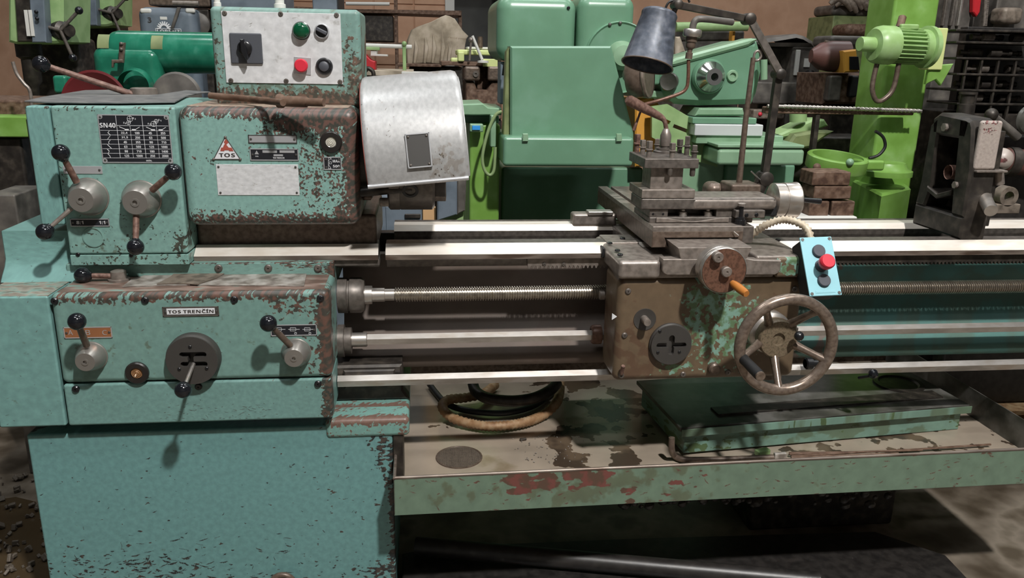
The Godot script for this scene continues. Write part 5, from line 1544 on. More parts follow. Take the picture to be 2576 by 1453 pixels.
	single(nb().prism(mt, 0.0, 0.0035, mat_xf, 0.0008), "rubber_mat", "rubber_mat", "dark grey rubber mat lying on top of the headstock", "mat")
	var ky := my + 0.0165
	var key := thing("chuck_key", "long rusty chuck key lying on the headstock top", "tool", Y(700, 252, my))
	obj(nb().tube([Z(527, 240, -0.1), Z(620, 248, -0.07), Y(712, 258, ky)], 0.0075, 12), "tommy_bar", "rust_block", key)
	var k0 := Y(700, 254, ky)
	var k1 := Y(815, 258, ky)
	obj(nb().tube([k0, k0.lerp(k1, 0.1), k0.lerp(k1, 0.11), k0.lerp(k1, 0.62), k0.lerp(k1, 0.63), k1], [0.0155, 0.0155, 0.012, 0.012, 0.0095, 0.009], 14), "socket_shaft", "rust_block", key)
	var gy := 0.9035
	for e in [[[[308, 722], [330, 705], [372, 691], [520, 687], [478, 717], [400, 719]], "tin_sheet", "pale grey tin sheet with torn edge on the gearbox top", 0.0], [[[395, 719], [430, 700], [440, 690], [575, 686], [545, 703], [497, 719], [440, 716]], "tin_brown", "brown stained tin sheet lying over two pale tin sheets", 0.003], [[[497, 717], [545, 692], [640, 691], [772, 687], [765, 720], [640, 719], [545, 719]], "tin_sheet", "long pale tin sheet at the lead screw end of gearbox top", 0.0]]:
		var pg := PackedVector2Array()
		for q in e[0]:
			var p := Y(q[0], q[1], gy)
			pg.append(Vector2(p.x, p.z))
		single(nb().prism(pg, 0, 0.0022, Transform3D(Basis(Vector3.RIGHT, Vector3(0, 0, 1), Vector3(0, -1, 0)), Vector3(0, gy + 0.0022 + e[3], 0))), "tin_sheet", e[1], e[2], "sheet", "tin sheets on the gearbox")
	# under the tray: black pipe, oil pan, dripping swarf
	var p0 := Y(1046, 1372, 0.085)
	var p1 := Y(2060, 1462, 0.085)
	single(nb().tube([p0, p1], 0.026, 20), "black_pipe", "oil_black", "long black pipe lying across the oil pan under the tray", "pipe")
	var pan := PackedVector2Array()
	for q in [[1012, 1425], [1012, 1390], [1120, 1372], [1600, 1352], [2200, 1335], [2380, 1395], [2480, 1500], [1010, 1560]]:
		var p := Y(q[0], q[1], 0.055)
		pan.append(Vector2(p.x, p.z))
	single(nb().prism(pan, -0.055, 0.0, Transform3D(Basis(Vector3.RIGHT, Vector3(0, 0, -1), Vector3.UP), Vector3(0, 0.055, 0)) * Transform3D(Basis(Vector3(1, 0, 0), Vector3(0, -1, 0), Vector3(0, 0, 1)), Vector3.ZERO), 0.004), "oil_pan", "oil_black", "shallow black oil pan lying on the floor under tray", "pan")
	var sl := nb()
	rng.seed = 9
	for i in 46:
		var u := rng.randf()
		var px := lerpf(1560, 2250, u)
		var p := Z(px, 1262 - (px - 1560) * 0.05 + rng.randf() * 40.0 * (1.0 if u > 0.45 else 0.35), rng.randf_range(0.0, 0.15))
		p.y = minf(p.y, 0.358 + (p.x - x0) * 0.0085)
		var r := rng.randf_range(0.005, 0.013)
		sl.rev([Vector2(0, -r), Vector2(r * 0.8, -r * 0.5), Vector2(r, 0.1 * r), Vector2(r * 0.6, r * 0.8), Vector2(0, r)], Transform3D(Basis(Vector3(1, 0.3, 0).normalized(), rng.randf() * 3.0) * Basis.from_scale(Vector3(1.4, 1, 1)), p), 7)
	var so = obj(sl, "oily_swarf", "oil_black", lathe)
	so.set_meta("kind", "stuff")
	var pud := PackedVector2Array()
	for q in [[-160, 1310], [-40, 1262], [40, 1250], [90, 1262], [118, 1330], [126, 1420], [140, 1500], [-160, 1560]]:
		var p := Y(q[0], q[1], 0.0)
		pud.append(Vector2(p.x, p.z))
	single(nb().prism(pud, 0, 0.0015, Transform3D(Basis(Vector3.RIGHT, Vector3(0, 0, 1), Vector3(0, -1, 0)), Vector3(0, 0.0018, 0)), 0.0005), "oil_puddle", "wet_oil", "dark brown wet oil puddle on the floor beside the base", "puddle")
	# litter on the floor beside the base
	var lt := nb()
	rng.seed = 12
	for i in 70:
		var p := Y(rng.randf_range(-20, 115), rng.randf_range(1200, 1460), 0.0)
		var r := rng.randf_range(0.002, 0.011)
		lt.box(p + Vector3(0, r * 0.9 + 0.003, 0), Vector3(r * 2, r, r * rng.randf_range(1.0, 2.5)), r * 0.3, 1, Basis(Vector3(rng.randf(), 1, rng.randf()).normalized(), rng.randf() * 6.0))
	var lo = single(lt, "floor_litter", "mesh_grey", "small chips and grit littering the floor beside the base", "litter")
	lo.set_meta("kind", "stuff")

# ------------------------------------------------------------------ machines standing behind
# box whose front face fills the pixel rectangle on plane z and runs back by depth
func qb(b: Bld, x0: float, y0: float, x1: float, y1: float, z: float, depth: float, r := 0.004, seg := 1) -> Bld:
	var my := (y0 + y1) / 2
	var mx := (x0 + x1) / 2
	var l := Z(x0, my, z).x
	var rr := Z(x1, my, z).x
	var t := Z(mx, y0, z).y
	var lo := Z(mx, y1, z).y
	return b.span(Vector3(l, lo, z - depth), Vector3(rr, t, z), r, seg)

# the same, but standing on the floor
func qf(b: Bld, x0: float, y0: float, x1: float, z: float, depth: float, r := 0.004, seg := 1) -> Bld:
	var l := Z(x0, y0 + 60, z).x
	var rr := Z(x1, y0 + 60, z).x
	var t := Z((x0 + x1) / 2, y0, z).y
	return b.span(Vector3(l, 0, z - depth), Vector3(rr, t, z), r, seg)

# pixel outline on plane z, run back by depth
func qp(b: Bld, pts: Array, z: float, depth: float, bev := 0.004) -> Bld:
	var pg := PackedVector2Array()
	for i in range(0, pts.size(), 2):
		var p := Z(pts[i], pts[i + 1], z)
		pg.append(Vector2(p.x, p.y))
	return b.prism(pg, z - depth, z, Transform3D.IDENTITY, bev)

func cyl(b: Bld, p: Vector3, q: Vector3, r: float, seg := 20) -> Bld:
	return b.tube([p, q], r, seg)

func build_background():
	back_left()
	back_middle()
	back_low()
	back_grinder()
	back_right()

func drill(label: String, at: Vector3, ox: float, oy: float, s: float, z: float):
	# pixel offsets (ox, oy) and scale s of the pattern head
	var Q := func(x, y): return [ox + x * s, oy + y * s]
	var t := thing("drilling_machine", label, "machine", at, "drilling machines behind the lathe")
	var p: Array = []
	for e in [[-60, -260], [78, -260], [78, 0], [60, 4], [-40, 6], [-60, 0]]:
		p.append_array(Q.call(e[0], e[1]))
	obj(qp(nb(), p, z, 0.3, 0.01), "head", "sage", t)
	p = []
	for e in [[-52, -260], [-14, -260], [2, 0], [-36, 0]]:
		p.append_array(Q.call(e[0], e[1]))
	obj(qp(nb(), p, z + 0.05, 0.05, 0.004), "front_cover", "iron_black", t)
	p = []
	for e in [[-15, -240], [22, -240], [36, 2], [0, 2]]:
		p.append_array(Q.call(e[0], e[1]))
	obj(qp(nb(), p, z + 0.06, 0.06, 0.004), "gauge_panel", "slate", t)
	for k in 2:
		p = []
		for e in [[-21 + k * 11, -80], [-12 + k * 11, -80], [-4 + k * 11, -14], [-13 + k * 11, -14]]:
			p.append_array(Q.call(e[0], e[1]))
		obj(qp(nb(), p, z + 0.066, 0.006, 0.001), "depth_scale", "white_dull", t)
	for e in [[11, -75], [13, -58]]:
		var q: Array = Q.call(e[0], e[1])
		obj(nb().ball(Z(q[0], q[1], z + 0.075), 0.008, 14), "button", "ball_black", t)
	var h0: Array = Q.call(72, -28)
	var hc := Z(h0[0], h0[1], z - 0.02)
	obj(nb().rev([Vector2(0.04, -0.05), Vector2(0.04, 0.02), Vector2(0.025, 0.03), Vector2(0.025, 0.06), Vector2(0, 0.06)], along(hc, Vector3(0.9, 0, 0.6)), 24), "feed_hub", "iron_black", t)
	for k in 3:
		var a := 0.8 + TAU * k / 3
		var d := Vector3(cos(a), sin(a), -0.1)
		obj(nb().tube([hc + Vector3(0.02, 0, 0.05), hc + Vector3(0.02, 0, 0.05) + d * 0.11], 0.007, 8), "feed_handle", "steel_dark", t)
		obj(nb().ball(hc + Vector3(0.02, 0, 0.05) + d * 0.11, 0.016, 14), "handle_knob", "ball_black", t)
	if z < -2.0:
		obj(nb().ball(Z(ox - 28, oy - 47, z + 0.06), 0.022, 16), "orange_knob", "orange", t)
	var s0: Array = Q.call(-10, 0)
	var sp := Z(s0[0], s0[1], z - 0.08)
	obj(nb().rev([Vector2(0.05, 0.02), Vector2(0.05, -0.06), Vector2(0.035, -0.07), Vector2(0.035, -0.16), Vector2(0.02, -0.18), Vector2(0.012, -0.28), Vector2(0, -0.28)], along(sp, Vector3.UP), 20), "spindle", "iron_black", t)
	obj(nb().span(Vector3(sp.x - 0.1, 0, z - 0.5), Vector3(sp.x + 0.12, sp.y + 0.02, z - 0.28), 0.02, 2), "column", "iron_black", t)
	obj(nb().span(Vector3(sp.x - 0.26, sp.y - 0.52, z - 0.3), Vector3(sp.x + 0.26, sp.y - 0.46, z + 0.1), 0.006), "work_table", "olive", t)
	obj(nb().span(Vector3(sp.x - 0.24, 0, z - 0.42), Vector3(sp.x + 0.24, 0.12, z + 0.1), 0.01), "foot_plate", "iron_black", t)

func back_left():
	drill("light green drilling machine with white depth scale beside the emerald machine", Z(70, 100, -1.7) * Vector3(1, 0, 1), 80, 105, 1.0, -1.7)
	drill("smaller light green drilling machine next to the blue grey gear shaper", Z(250, 60, -2.75) * Vector3(1, 0, 1), 208, 62, 1.0, -2.75)
	# emerald machine with a maroon dish
	var z := -0.95
	var t := thing("emerald_machine", "glossy emerald green machine head with maroon dish and grey disc", "machine", Vector3(Z(380, 200, z).x, 0, z - 0.2))
	var hd := nb()
	var br := Z(240, 132, z).x
	var by := Z(400, 132, z).y
	hd.rev([Vector2(0.0, 0.0), Vector2(0.03, 0.003), Vector2(0.052, 0.013), Vector2(0.064, 0.03), Vector2(0.069, 0.05), Vector2(0.069, 0.55)], along(Vector3(br, by, z - 0.1), Vector3.RIGHT), 40)
	qb(hd, 232, 118, 404, 250, z - 0.02, 0.24, 0.035, 4)
	obj(hd, "head_casting", "emerald", t)
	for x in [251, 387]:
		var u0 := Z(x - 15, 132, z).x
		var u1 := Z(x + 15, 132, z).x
		obj(nb().rev([Vector2(0.0690, u0 - br), Vector2(0.0699, u0 - br + 0.001), Vector2(0.0699, u1 - br - 0.001), Vector2(0.0690, u1 - br)], along(Vector3(br, by, z - 0.1), Vector3.RIGHT), 10, 0.0, 2.25, 2.99), "recess_shade_patch", "olive", t)  # olive patch over the barrel, its colour stands for a shaded recess
	obj(qp(nb(), [299, 107, 313, 107, 309, 158, 297, 158], z + 0.02, 0.018, 0.003), "strap", "iron_brown", t)
	obj(qp(nb(), [280, 150, 309, 150, 309, 158, 286, 159, 284, 170, 280, 170], z + 0.03, 0.012, 0.002), "latch", "iron_brown", t)
	for y in [110, 124, 153]:
		obj(nb().ball(Z(305, y, z + 0.022), 0.006, 10), "bolt", "steel_dark", t)
	obj(nb().rev([Vector2(0.06, -0.05), Vector2(0.1, 0.0), Vector2(0.108, 0.012), Vector2(0.1, 0.014), Vector2(0.05, -0.02), Vector2(0, -0.03)], along(Z(243, 262, z + 0.06), Vector3(-0.05, 0.1, 1)), 40), "dish", "disc_maroon", t)
	obj(nb().rev([Vector2(0.03, -0.05), Vector2(0.075, -0.02), Vector2(0.08, 0.0), Vector2(0.072, 0.01), Vector2(0, 0.012)], along(Z(445, 243, z + 0.06), Vector3(0, 0.15, 1)), 40), "disc", "machine_grey", t)
	obj(nb().rev([Vector2(0.05, 0.0), Vector2(0.058, 0.03), Vector2(0.05, 0.06)], along(Z(350, 215, z + 0.0), Vector3(0, 0, 1)), 30), "bearing_boss", "emerald", t)
	obj(qb(nb(), 132, 190, 168, 235, z + 0.02, 0.05, 0.01, 2), "side_bracket", "emerald", t)
	obj(qf(nb(), 180, 240, 420, z - 0.02, 0.3, 0.02, 2), "pedestal", "emerald", t)
	# blue grey gear shaper with maker's mark
	z = -2.3
	var s := thing("gear_shaper", "blue grey machine body with maker's gear emblem and chipped corners", "machine", Vector3(Z(440, 60, z).x, 0, z - 0.3))
	obj(qf(nb(), 348, 18, 496, z, 0.6, 0.04, 4), "body", "slate", s)
	obj(qf(nb(), 525, -120, 692, z - 0.05, 0.6, 0.01), "column", "slate", s)
	obj(qf(nb(), 496, 22, 530, z - 0.12, 0.4, 0.01), "side_box", "iron_black", s)
	obj(nb().rev([Vector2(0.055, 0), Vector2(0.055, 0.03), Vector2(0.04, 0.04), Vector2(0, 0.04)], along(Z(503, 62, z - 0.11), Vector3(0, 0, 1)), 24), "round_cap", "machine_grey", s)
	for q in [[348, 20, 380, 34], [462, 19, 490, 33]]:
		obj(qb(nb(), q[0] + 3, q[1] + 1, q[2], q[3], z + 0.0015, 0.02, 0.012, 3), "primer_patch", "white_dull", s)
	obj(qb(nb(), 402, 42, 420, 50, z + 0.002, 0.004, 0.002), "tag", "white_dull", s)
	var em := nb()
	var ec := Z(413, 72, z + 0.002)
	for i in 10:
		var a := PI * i / 9.0
		em.box(ec + Vector3(cos(a), sin(a), 0) * 0.027, Vector3(0.013, 0.006, 0.003), 0.0006, 1, Basis(Vector3(0, 0, 1), a))
	em.rev([Vector2(0.014, 0), Vector2(0.014, 0.002), Vector2(0.023, 0.002), Vector2(0.023, 0)], along(ec, Vector3(0, 0, 1)), 18, 0.0, 0.0, PI)
	obj(em, "emblem", "letter_white", s)
	var f0 := Z(391, 72, z + 0.002)
	var f1 := Z(456, 86, z + 0.002)
	var fr := nb()
	for e in [[f0, Vector3(f1.x, f0.y, f0.z)], [Vector3(f1.x, f0.y, f0.z), f1], [f1, Vector3(f0.x, f1.y, f0.z)], [Vector3(f0.x, f1.y, f0.z), f0]]:
		fr.tube([e[0], e[1]], 0.0016, 5)
	obj(fr, "name_frame", "letter_white", s)
	obj(nb().text("LORENZ", (f0 + f1) / 2, (f1.x - f0.x) * 0.9, (f0.y - f1.y) * 0.66), "lettering", "letter_white", s)
	obj(nb().text("3", Z(376, 50, z + 0.002), 0.017, 0.024), "lettering", "letter_dark", s)
	obj(qp(nb(), [445, 18, 455, 18, 436, 72, 428, 72], z + 0.02, 0.01, 0.003), "dark_strip", "machine_grey", s)
	obj(qb(nb(), 372, -20, 530, 16, z - 0.1, 0.2, 0.01), "top_carriage", "iron_brown", s)
	obj(nb().tube([Z(435, 8, z), Z(500, 9, z)], 0.012, 12), "top_shaft", "steel_oily", s)
	# slate cabinet above the control box
	z = -2.0
	var c := thing("switch_cabinet", "dark blue grey cabinet standing behind the control box", "cabinet", Vector3(Z(820, 10, z).x, 0, z - 0.2))
	obj(qf(nb(), 784, -90, 846, z, 0.4, 0.006), "body", "slate", c)
	obj(qb(nb(), 847, -60, 856, 300, z - 0.01, 0.3, 0.003), "side_door", "black_matt", c)
	# low green machine bed and dark machine at the end of the lathe
	z = -1.1
	var g := thing("green_machine_bed", "low dark machine with a light green edge beyond the gear cover", "machine", Vector3(Z(-20, 400, z).x, 0, z - 0.3))
	obj(qb(nb(), -160, 292, 74, 345, z, 0.5, 0.006), "bed", "lime", g)
	obj(qf(nb(), -160, 345, 60, z - 0.04, 0.4, 0.01), "base", "iron_black", g)
	obj(qb(nb(), -160, 250, 60, 292, z - 0.1, 0.3, 0.01), "carriage", "rust_block", g)
	# flat block on the floor there
	single(qf(nb(), -30, 490, 46, -0.75, 0.2, 0.006), "floor_block", "machine_grey", "small grey block standing on the floor beyond the gear cover", "block")
	# thin curved lever of a machine
	var lv := smooth([Z(32, 155, -1.02), Z(42, 185, -1.02), Z(60, 210, -1.02), Z(76, 232, -1.02), Z(82, 300, -1.02)], 5)
	var ll := thing("foot_lever_stand", "thin bent steel lever rising from a dark post", "lever", Vector3(Z(82, 300, -1.02).x, 0, -1.02))
	obj(nb().tube(lv, 0.006, 8), "lever", "steel_oily", ll)
	var lb: Vector3 = lv[-1]
	obj(nb().tube([lb, Vector3(lb.x, 0, lb.z)], 0.02, 12), "post", "iron_black", ll)

func back_middle():
	# storage rack against the wall
	var z := -5.6
	var r := thing("storage_rack", "grey brown storage rack with dark boxes against the panelled wall", "rack", Vector3(Z(960, 100, z).x, 0, z - 0.3))
	obj(qp(nb(), [700, 14, 860, 22, 1161, 27, 1161, 40, 1000, 34, 860, 32, 700, 25], z, 0.5, 0.004), "beam", "rust_block", r)
	obj(qb(nb(), 700, 104, 1020, 110, z, 0.5, 0.004), "shelf", "rust_block", r)
	for x in [720, 996, 1158]:
		var p := Z(x, 40, z - 0.02)
		obj(nb().span(Vector3(p.x - 0.015, 0, z - 0.1), Vector3(p.x + 0.015, p.y + (0.5 if x < 1100 else 0.0), z - 0.03), 0.003), "post", "rust_block", r)
	obj(nb().tube([Z(870, 9, z + 0.1), Z(980, 10, z + 0.1)], 0.015, 10), "tube", "white_dull", r)
	single(qb(nb(), 860, 38, 990, 104, z - 0.05, 0.4, 0.01), "storage_box", "iron_black", "black box on the rack shelf behind canvas covered machine", "box")
	# canvas covered machine
	z = -3.7
	var base := thing("covered_machine", "machine under a beige canvas cover on a dark stand", "machine", Vector3(Z(1095, 150, z).x, 0, z - 0.35))
	var outl := [1022, 166, 1020, 120, 1024, 98, 1034, 74, 1052, 65, 1085, 53, 1110, 41, 1122, 36, 1132, 38, 1146, 46, 1156, 60, 1166, 76, 1180, 90, 1176, 97, 1172, 112, 1168, 162, 1120, 166, 1070, 160]
	var ring := []
	for i in range(0, outl.size(), 2):
		ring.append(Z(outl[i], outl[i + 1], z))
	var ctr := Vector3.ZERO
	for p in ring:
		ctr += p / ring.size()
	var cv := nb()
	var rows := []
	var steps := [[0.0, 0.8], [0.02, 0.93], [0.05, 0.98], [0.12, 1.0], [0.3, 1.02], [0.55, 1.0], [0.68, 0.95], [0.72, 0.8]]
	for k in steps.size():
		var row := []
		for i in ring.size():
			var p: Vector3 = ring[i]
			var q: Vector3 = ctr + (p - ctr) * float(steps[k][1])
			q.z = z + 0.02 * sin(i * 2.3) - steps[k][0] + 0.02 * cos(p.x * 40.0)
			row.append(q)
		rows.append(row)
	var ce := Vector3(ctr.x, ctr.y, z - 0.35)
	var ids := []
	for k in rows.size():
		var row := []
		for i in ring.size():
			var q: Vector3 = rows[k][i]
			var n := (q - ce) * Vector3(1, 1, 0)
			n = n.normalized() * (0.25 if k < 2 else 1.0) + Vector3(0, 0, 1.0 if k < 2 else 0.5 if k < 4 else -0.5 if k > 5 else 0.0)
			row.append(cv.v(q, n.normalized()))
		ids.append(row)
	for k in rows.size() - 1:
		for i in ring.size():
			var j := (i + 1) % ring.size()
			cv.quad(ids[k][i], ids[k + 1][i], ids[k + 1][j], ids[k][j])
	var mid := cv.v(Vector3(ctr.x, ctr.y, z + 0.02), Vector3(0, 0, 1))
	for i in ring.size():
		cv.tri(mid, ids[0][i], ids[0][(i + 1) % ring.size()])
	obj(cv, "canvas_cover", "canvas_cover", base)
	for x in [1045, 1070, 1090, 1112, 1130, 1150]:
		obj(nb().tube([Z(x, 78 + absf(x - 1110) * 0.4, z + 0.012), Z(x + 3, 120, z + 0.02), Z(x - 2, 158, z + 0.012)], [0.004, 0.014, 0.01], 8), "fold", "canvas_cover", base)
	obj(qf(nb(), 1030, 168, 1165, z - 0.1, 0.5, 0.01), "stand", "iron_black", base)
	obj(qb(nb(), 1000, 160, 1110, 168, z + 0.1, 0.6, 0.004), "bench_top", "rust_block", base)
	# small green bench machine with a bar
	z = -3.0
	var b := thing("bar_feed_stand", "small green stand carrying a pale bar over a beige table", "stand", Vector3(Z(1000, 150, z).x, 0, z - 0.2))
	obj(nb().tube([Z(860, 112, z), Z(1036, 118, z)], 0.012, 12), "bar", "white_dull", b)
	obj(qb(nb(), 860, 118, 955, 126, z + 0.03, 0.06, 0.004), "rail", "sage", b)
	obj(qf(nb(), 1013, 106, 1022, z + 0.02, 0.04, 0.004), "post", "sage", b)
	obj(nb().ball(Z(1017, 110, z + 0.02), 0.015, 12), "post_cap", "sage", b)
	obj(qp(nb(), [932, 126, 948, 126, 948, 136, 975, 137, 975, 142, 932, 141], z + 0.02, 0.1, 0.003), "bracket", "white_dull", b)
	obj(qp(nb(), [880, 130, 912, 130, 932, 150, 944, 155, 944, 176, 880, 176], z + 0.06, 0.2, 0.006), "red_housing", "signal_red", b)
	obj(qb(nb(), 820, 176, 1040, 190, z + 0.1, 0.5, 0.004), "table_top", "canvas_cover", b)
	obj(qf(nb(), 840, 190, 1030, z + 0.05, 0.4, 0.01), "cupboard", "machine_grey", b)
	obj(qb(nb(), 1010, 181, 1078, 190, z + 0.2, 0.2, 0.003), "paper_box", "white_dull", b)
	obj(nb().tube(smooth([Z(915, 185, z + 0.2), Z(925, 172, z + 0.2), Z(938, 180, z + 0.2), Z(940, 196, z + 0.2)], 5), 0.012, 8), "hose", "iron_black", b)
	# pale yellow green machine with levers
	z = -2.6
	var p := thing("pale_green_machine", "pale yellow green machine with white levers on a brown base", "machine", Vector3(Z(1190, 200, z).x, 0, z - 0.3))
	obj(qb(nb(), 1176, 118, 1233, 124, z - 0.1, 0.2, 0.003), "rear_rail", "white_dull", p)
	obj(qb(nb(), 1150, 125, 1240, 139, z, 0.25, 0.01, 2), "slide", "pale_yellow", p)
	obj(qb(nb(), 1152, 130, 1168, 155, z + 0.04, 0.1, 0.008, 2).rev([Vector2(0.001, 0), Vector2(0.001, 0.001)], along(Z(1160, 140, z), Vector3.UP), 4), "clamp", "pale_yellow", p)
	obj(qb(nb(), 1134, 145, 1158, 158, z + 0.02, 0.1, 0.012, 2), "foot_block", "pale_yellow", p)
	obj(qb(nb(), 1110, 155, 1250, 166, z + 0.02, 0.4, 0.004), "bed", "rust_block", p)
	obj(qb(nb(), 1215, 148, 1252, 168, z + 0.03, 0.02, 0.003), "front_rail", "pale_yellow", p)
	obj(nb().tube([Z(1181, 152, z + 0.05), Z(1185, 102, z + 0.05)], 0.006, 8).ball(Z(1185, 100, z + 0.05), 0.014, 12), "ball_lever", "steel_oily", p)
	obj(nb().tube([Z(1188, 90, z + 0.05), Z(1213, 150, z + 0.05)], 0.008, 8), "long_lever", "white_dull", p)
	obj(nb().tube([Z(1208, 92, z - 0.1), Z(1208, 120, z - 0.1)], 0.014, 10), "spindle_post", "iron_brown", p)
	obj(nb().rev([Vector2(0.03, -0.01), Vector2(0.03, 0), Vector2(0, 0.004)], along(Z(1215, 153, z + 0.06), Vector3.UP), 18), "lever_cap", "white_dull", p)
	obj(qb(nb(), 1168, 167, 1208, 203, z + 0.05, 0.2, 0.012, 2), "jaw_block", "iron_brown", p)
	obj(nb().rev([Vector2(0.016, 0), Vector2(0.016, 0.01), Vector2(0.006, 0.01), Vector2(0, 0.0)], along(Z(1197, 186, z + 0.05), Vector3(0, 0, 1)), 18), "jaw_bolt", "steel_dark", p)
	obj(qb(nb(), 1227, 167, 1262, 203, z + 0.05, 0.2, 0.012, 2), "jaw_block", "iron_brown", p)
	obj(qp(nb(), [1172, 205, 1192, 205, 1200, 225, 1225, 226, 1240, 205, 1262, 205, 1262, 300, 1172, 300], z + 0.02, 0.3, 0.006), "base", "rust_block", p)
	obj(qf(nb(), 1172, 300, 1262, z, 0.3, 0.01), "stand", "iron_black", p)
	obj(qb(nb(), 1200, 167, 1232, 226, z - 0.1, 0.2, 0.006), "neck", "rust_block", p)
	# crate of wrapped stock on the wall side
	z = -5.4
	var w := thing("wrapped_crate", "olive crate with crumpled brown cloth against the far wall", "crate", Vector3(Z(2150, 100, z).x, 0, z - 0.3))
	obj(qf(nb(), 2090, 40, 2205, z, 0.5, 0.01), "crate", "olive", w)
	obj(qb(nb(), 2095, 12, 2195, 40, z - 0.02, 0.4, 0.04, 2), "upper_box", "machine_grey", w)
	var cl := nb()
	for i in 9:
		var q := Z(2088 + i * 13, 10 + 5 * sin(i * 2.0), z + 0.02)
		cl.tube(smooth([q, q + Vector3(0.06, 0.05, 0.02), q + Vector3(0.14, 0.01, 0.04), q + Vector3(0.2, -0.05, 0.02)], 4), [0.02, 0.025, 0.03, 0.034, 0.036, 0.036, 0.036, 0.034, 0.032, 0.03, 0.026, 0.022, 0.018], 8)
	obj(cl, "crumpled_cloth", "tin_brown", w)
	obj(qb(nb(), 2130, 60, 2215, 90, z + 0.3, 0.3, 0.05, 3), "draped_bundle", "rust_block", w)

func back_low():
	# low furniture seen between the chuck and the ways
	var c := thing("drawer_cabinet", "low blue grey cabinet with slotted handle behind the chuck", "cabinet", Vector3(Z(1010, 540, -0.85).x, 0, -0.95))
	obj(qf(nb(), 940, 512, 1062, -0.85, 0.25, 0.004), "body", "slate", c)
	obj(qb(nb(), 972, 520, 1058, 640, -0.846, 0.004, 0.001), "drawer_front", "slate", c)
	obj(qb(nb(), 1018, 538, 1058, 549, -0.838, 0.008, 0.003), "handle", "iron_black", c)
	single(qf(nb(), 1064, 522, 1097, -0.86, 0.03, 0.002), "wood_plank", "plank_tan", "pale wooden plank standing beside the blue grey cabinet", "plank")
	var g := thing("grey_casing", "slanted blue grey casing with dark edge under the chuck guard", "casing", Vector3(Z(1140, 540, -0.84).x, 0, -0.84))
	obj(qp(nb(), [1100, 440, 1150, 440, 1150, 540, 1100, 556], -0.82, 0.03, 0.004), "side_panel", "slate", g)
	obj(qp(nb(), [1150, 440, 1174, 440, 1170, 530, 1150, 540], -0.825, 0.025, 0.004), "edge_panel", "machine_grey", g)
	obj(qf(nb(), 1102, 500, 1166, -0.852, 0.02, 0.004), "stand", "sage", g)

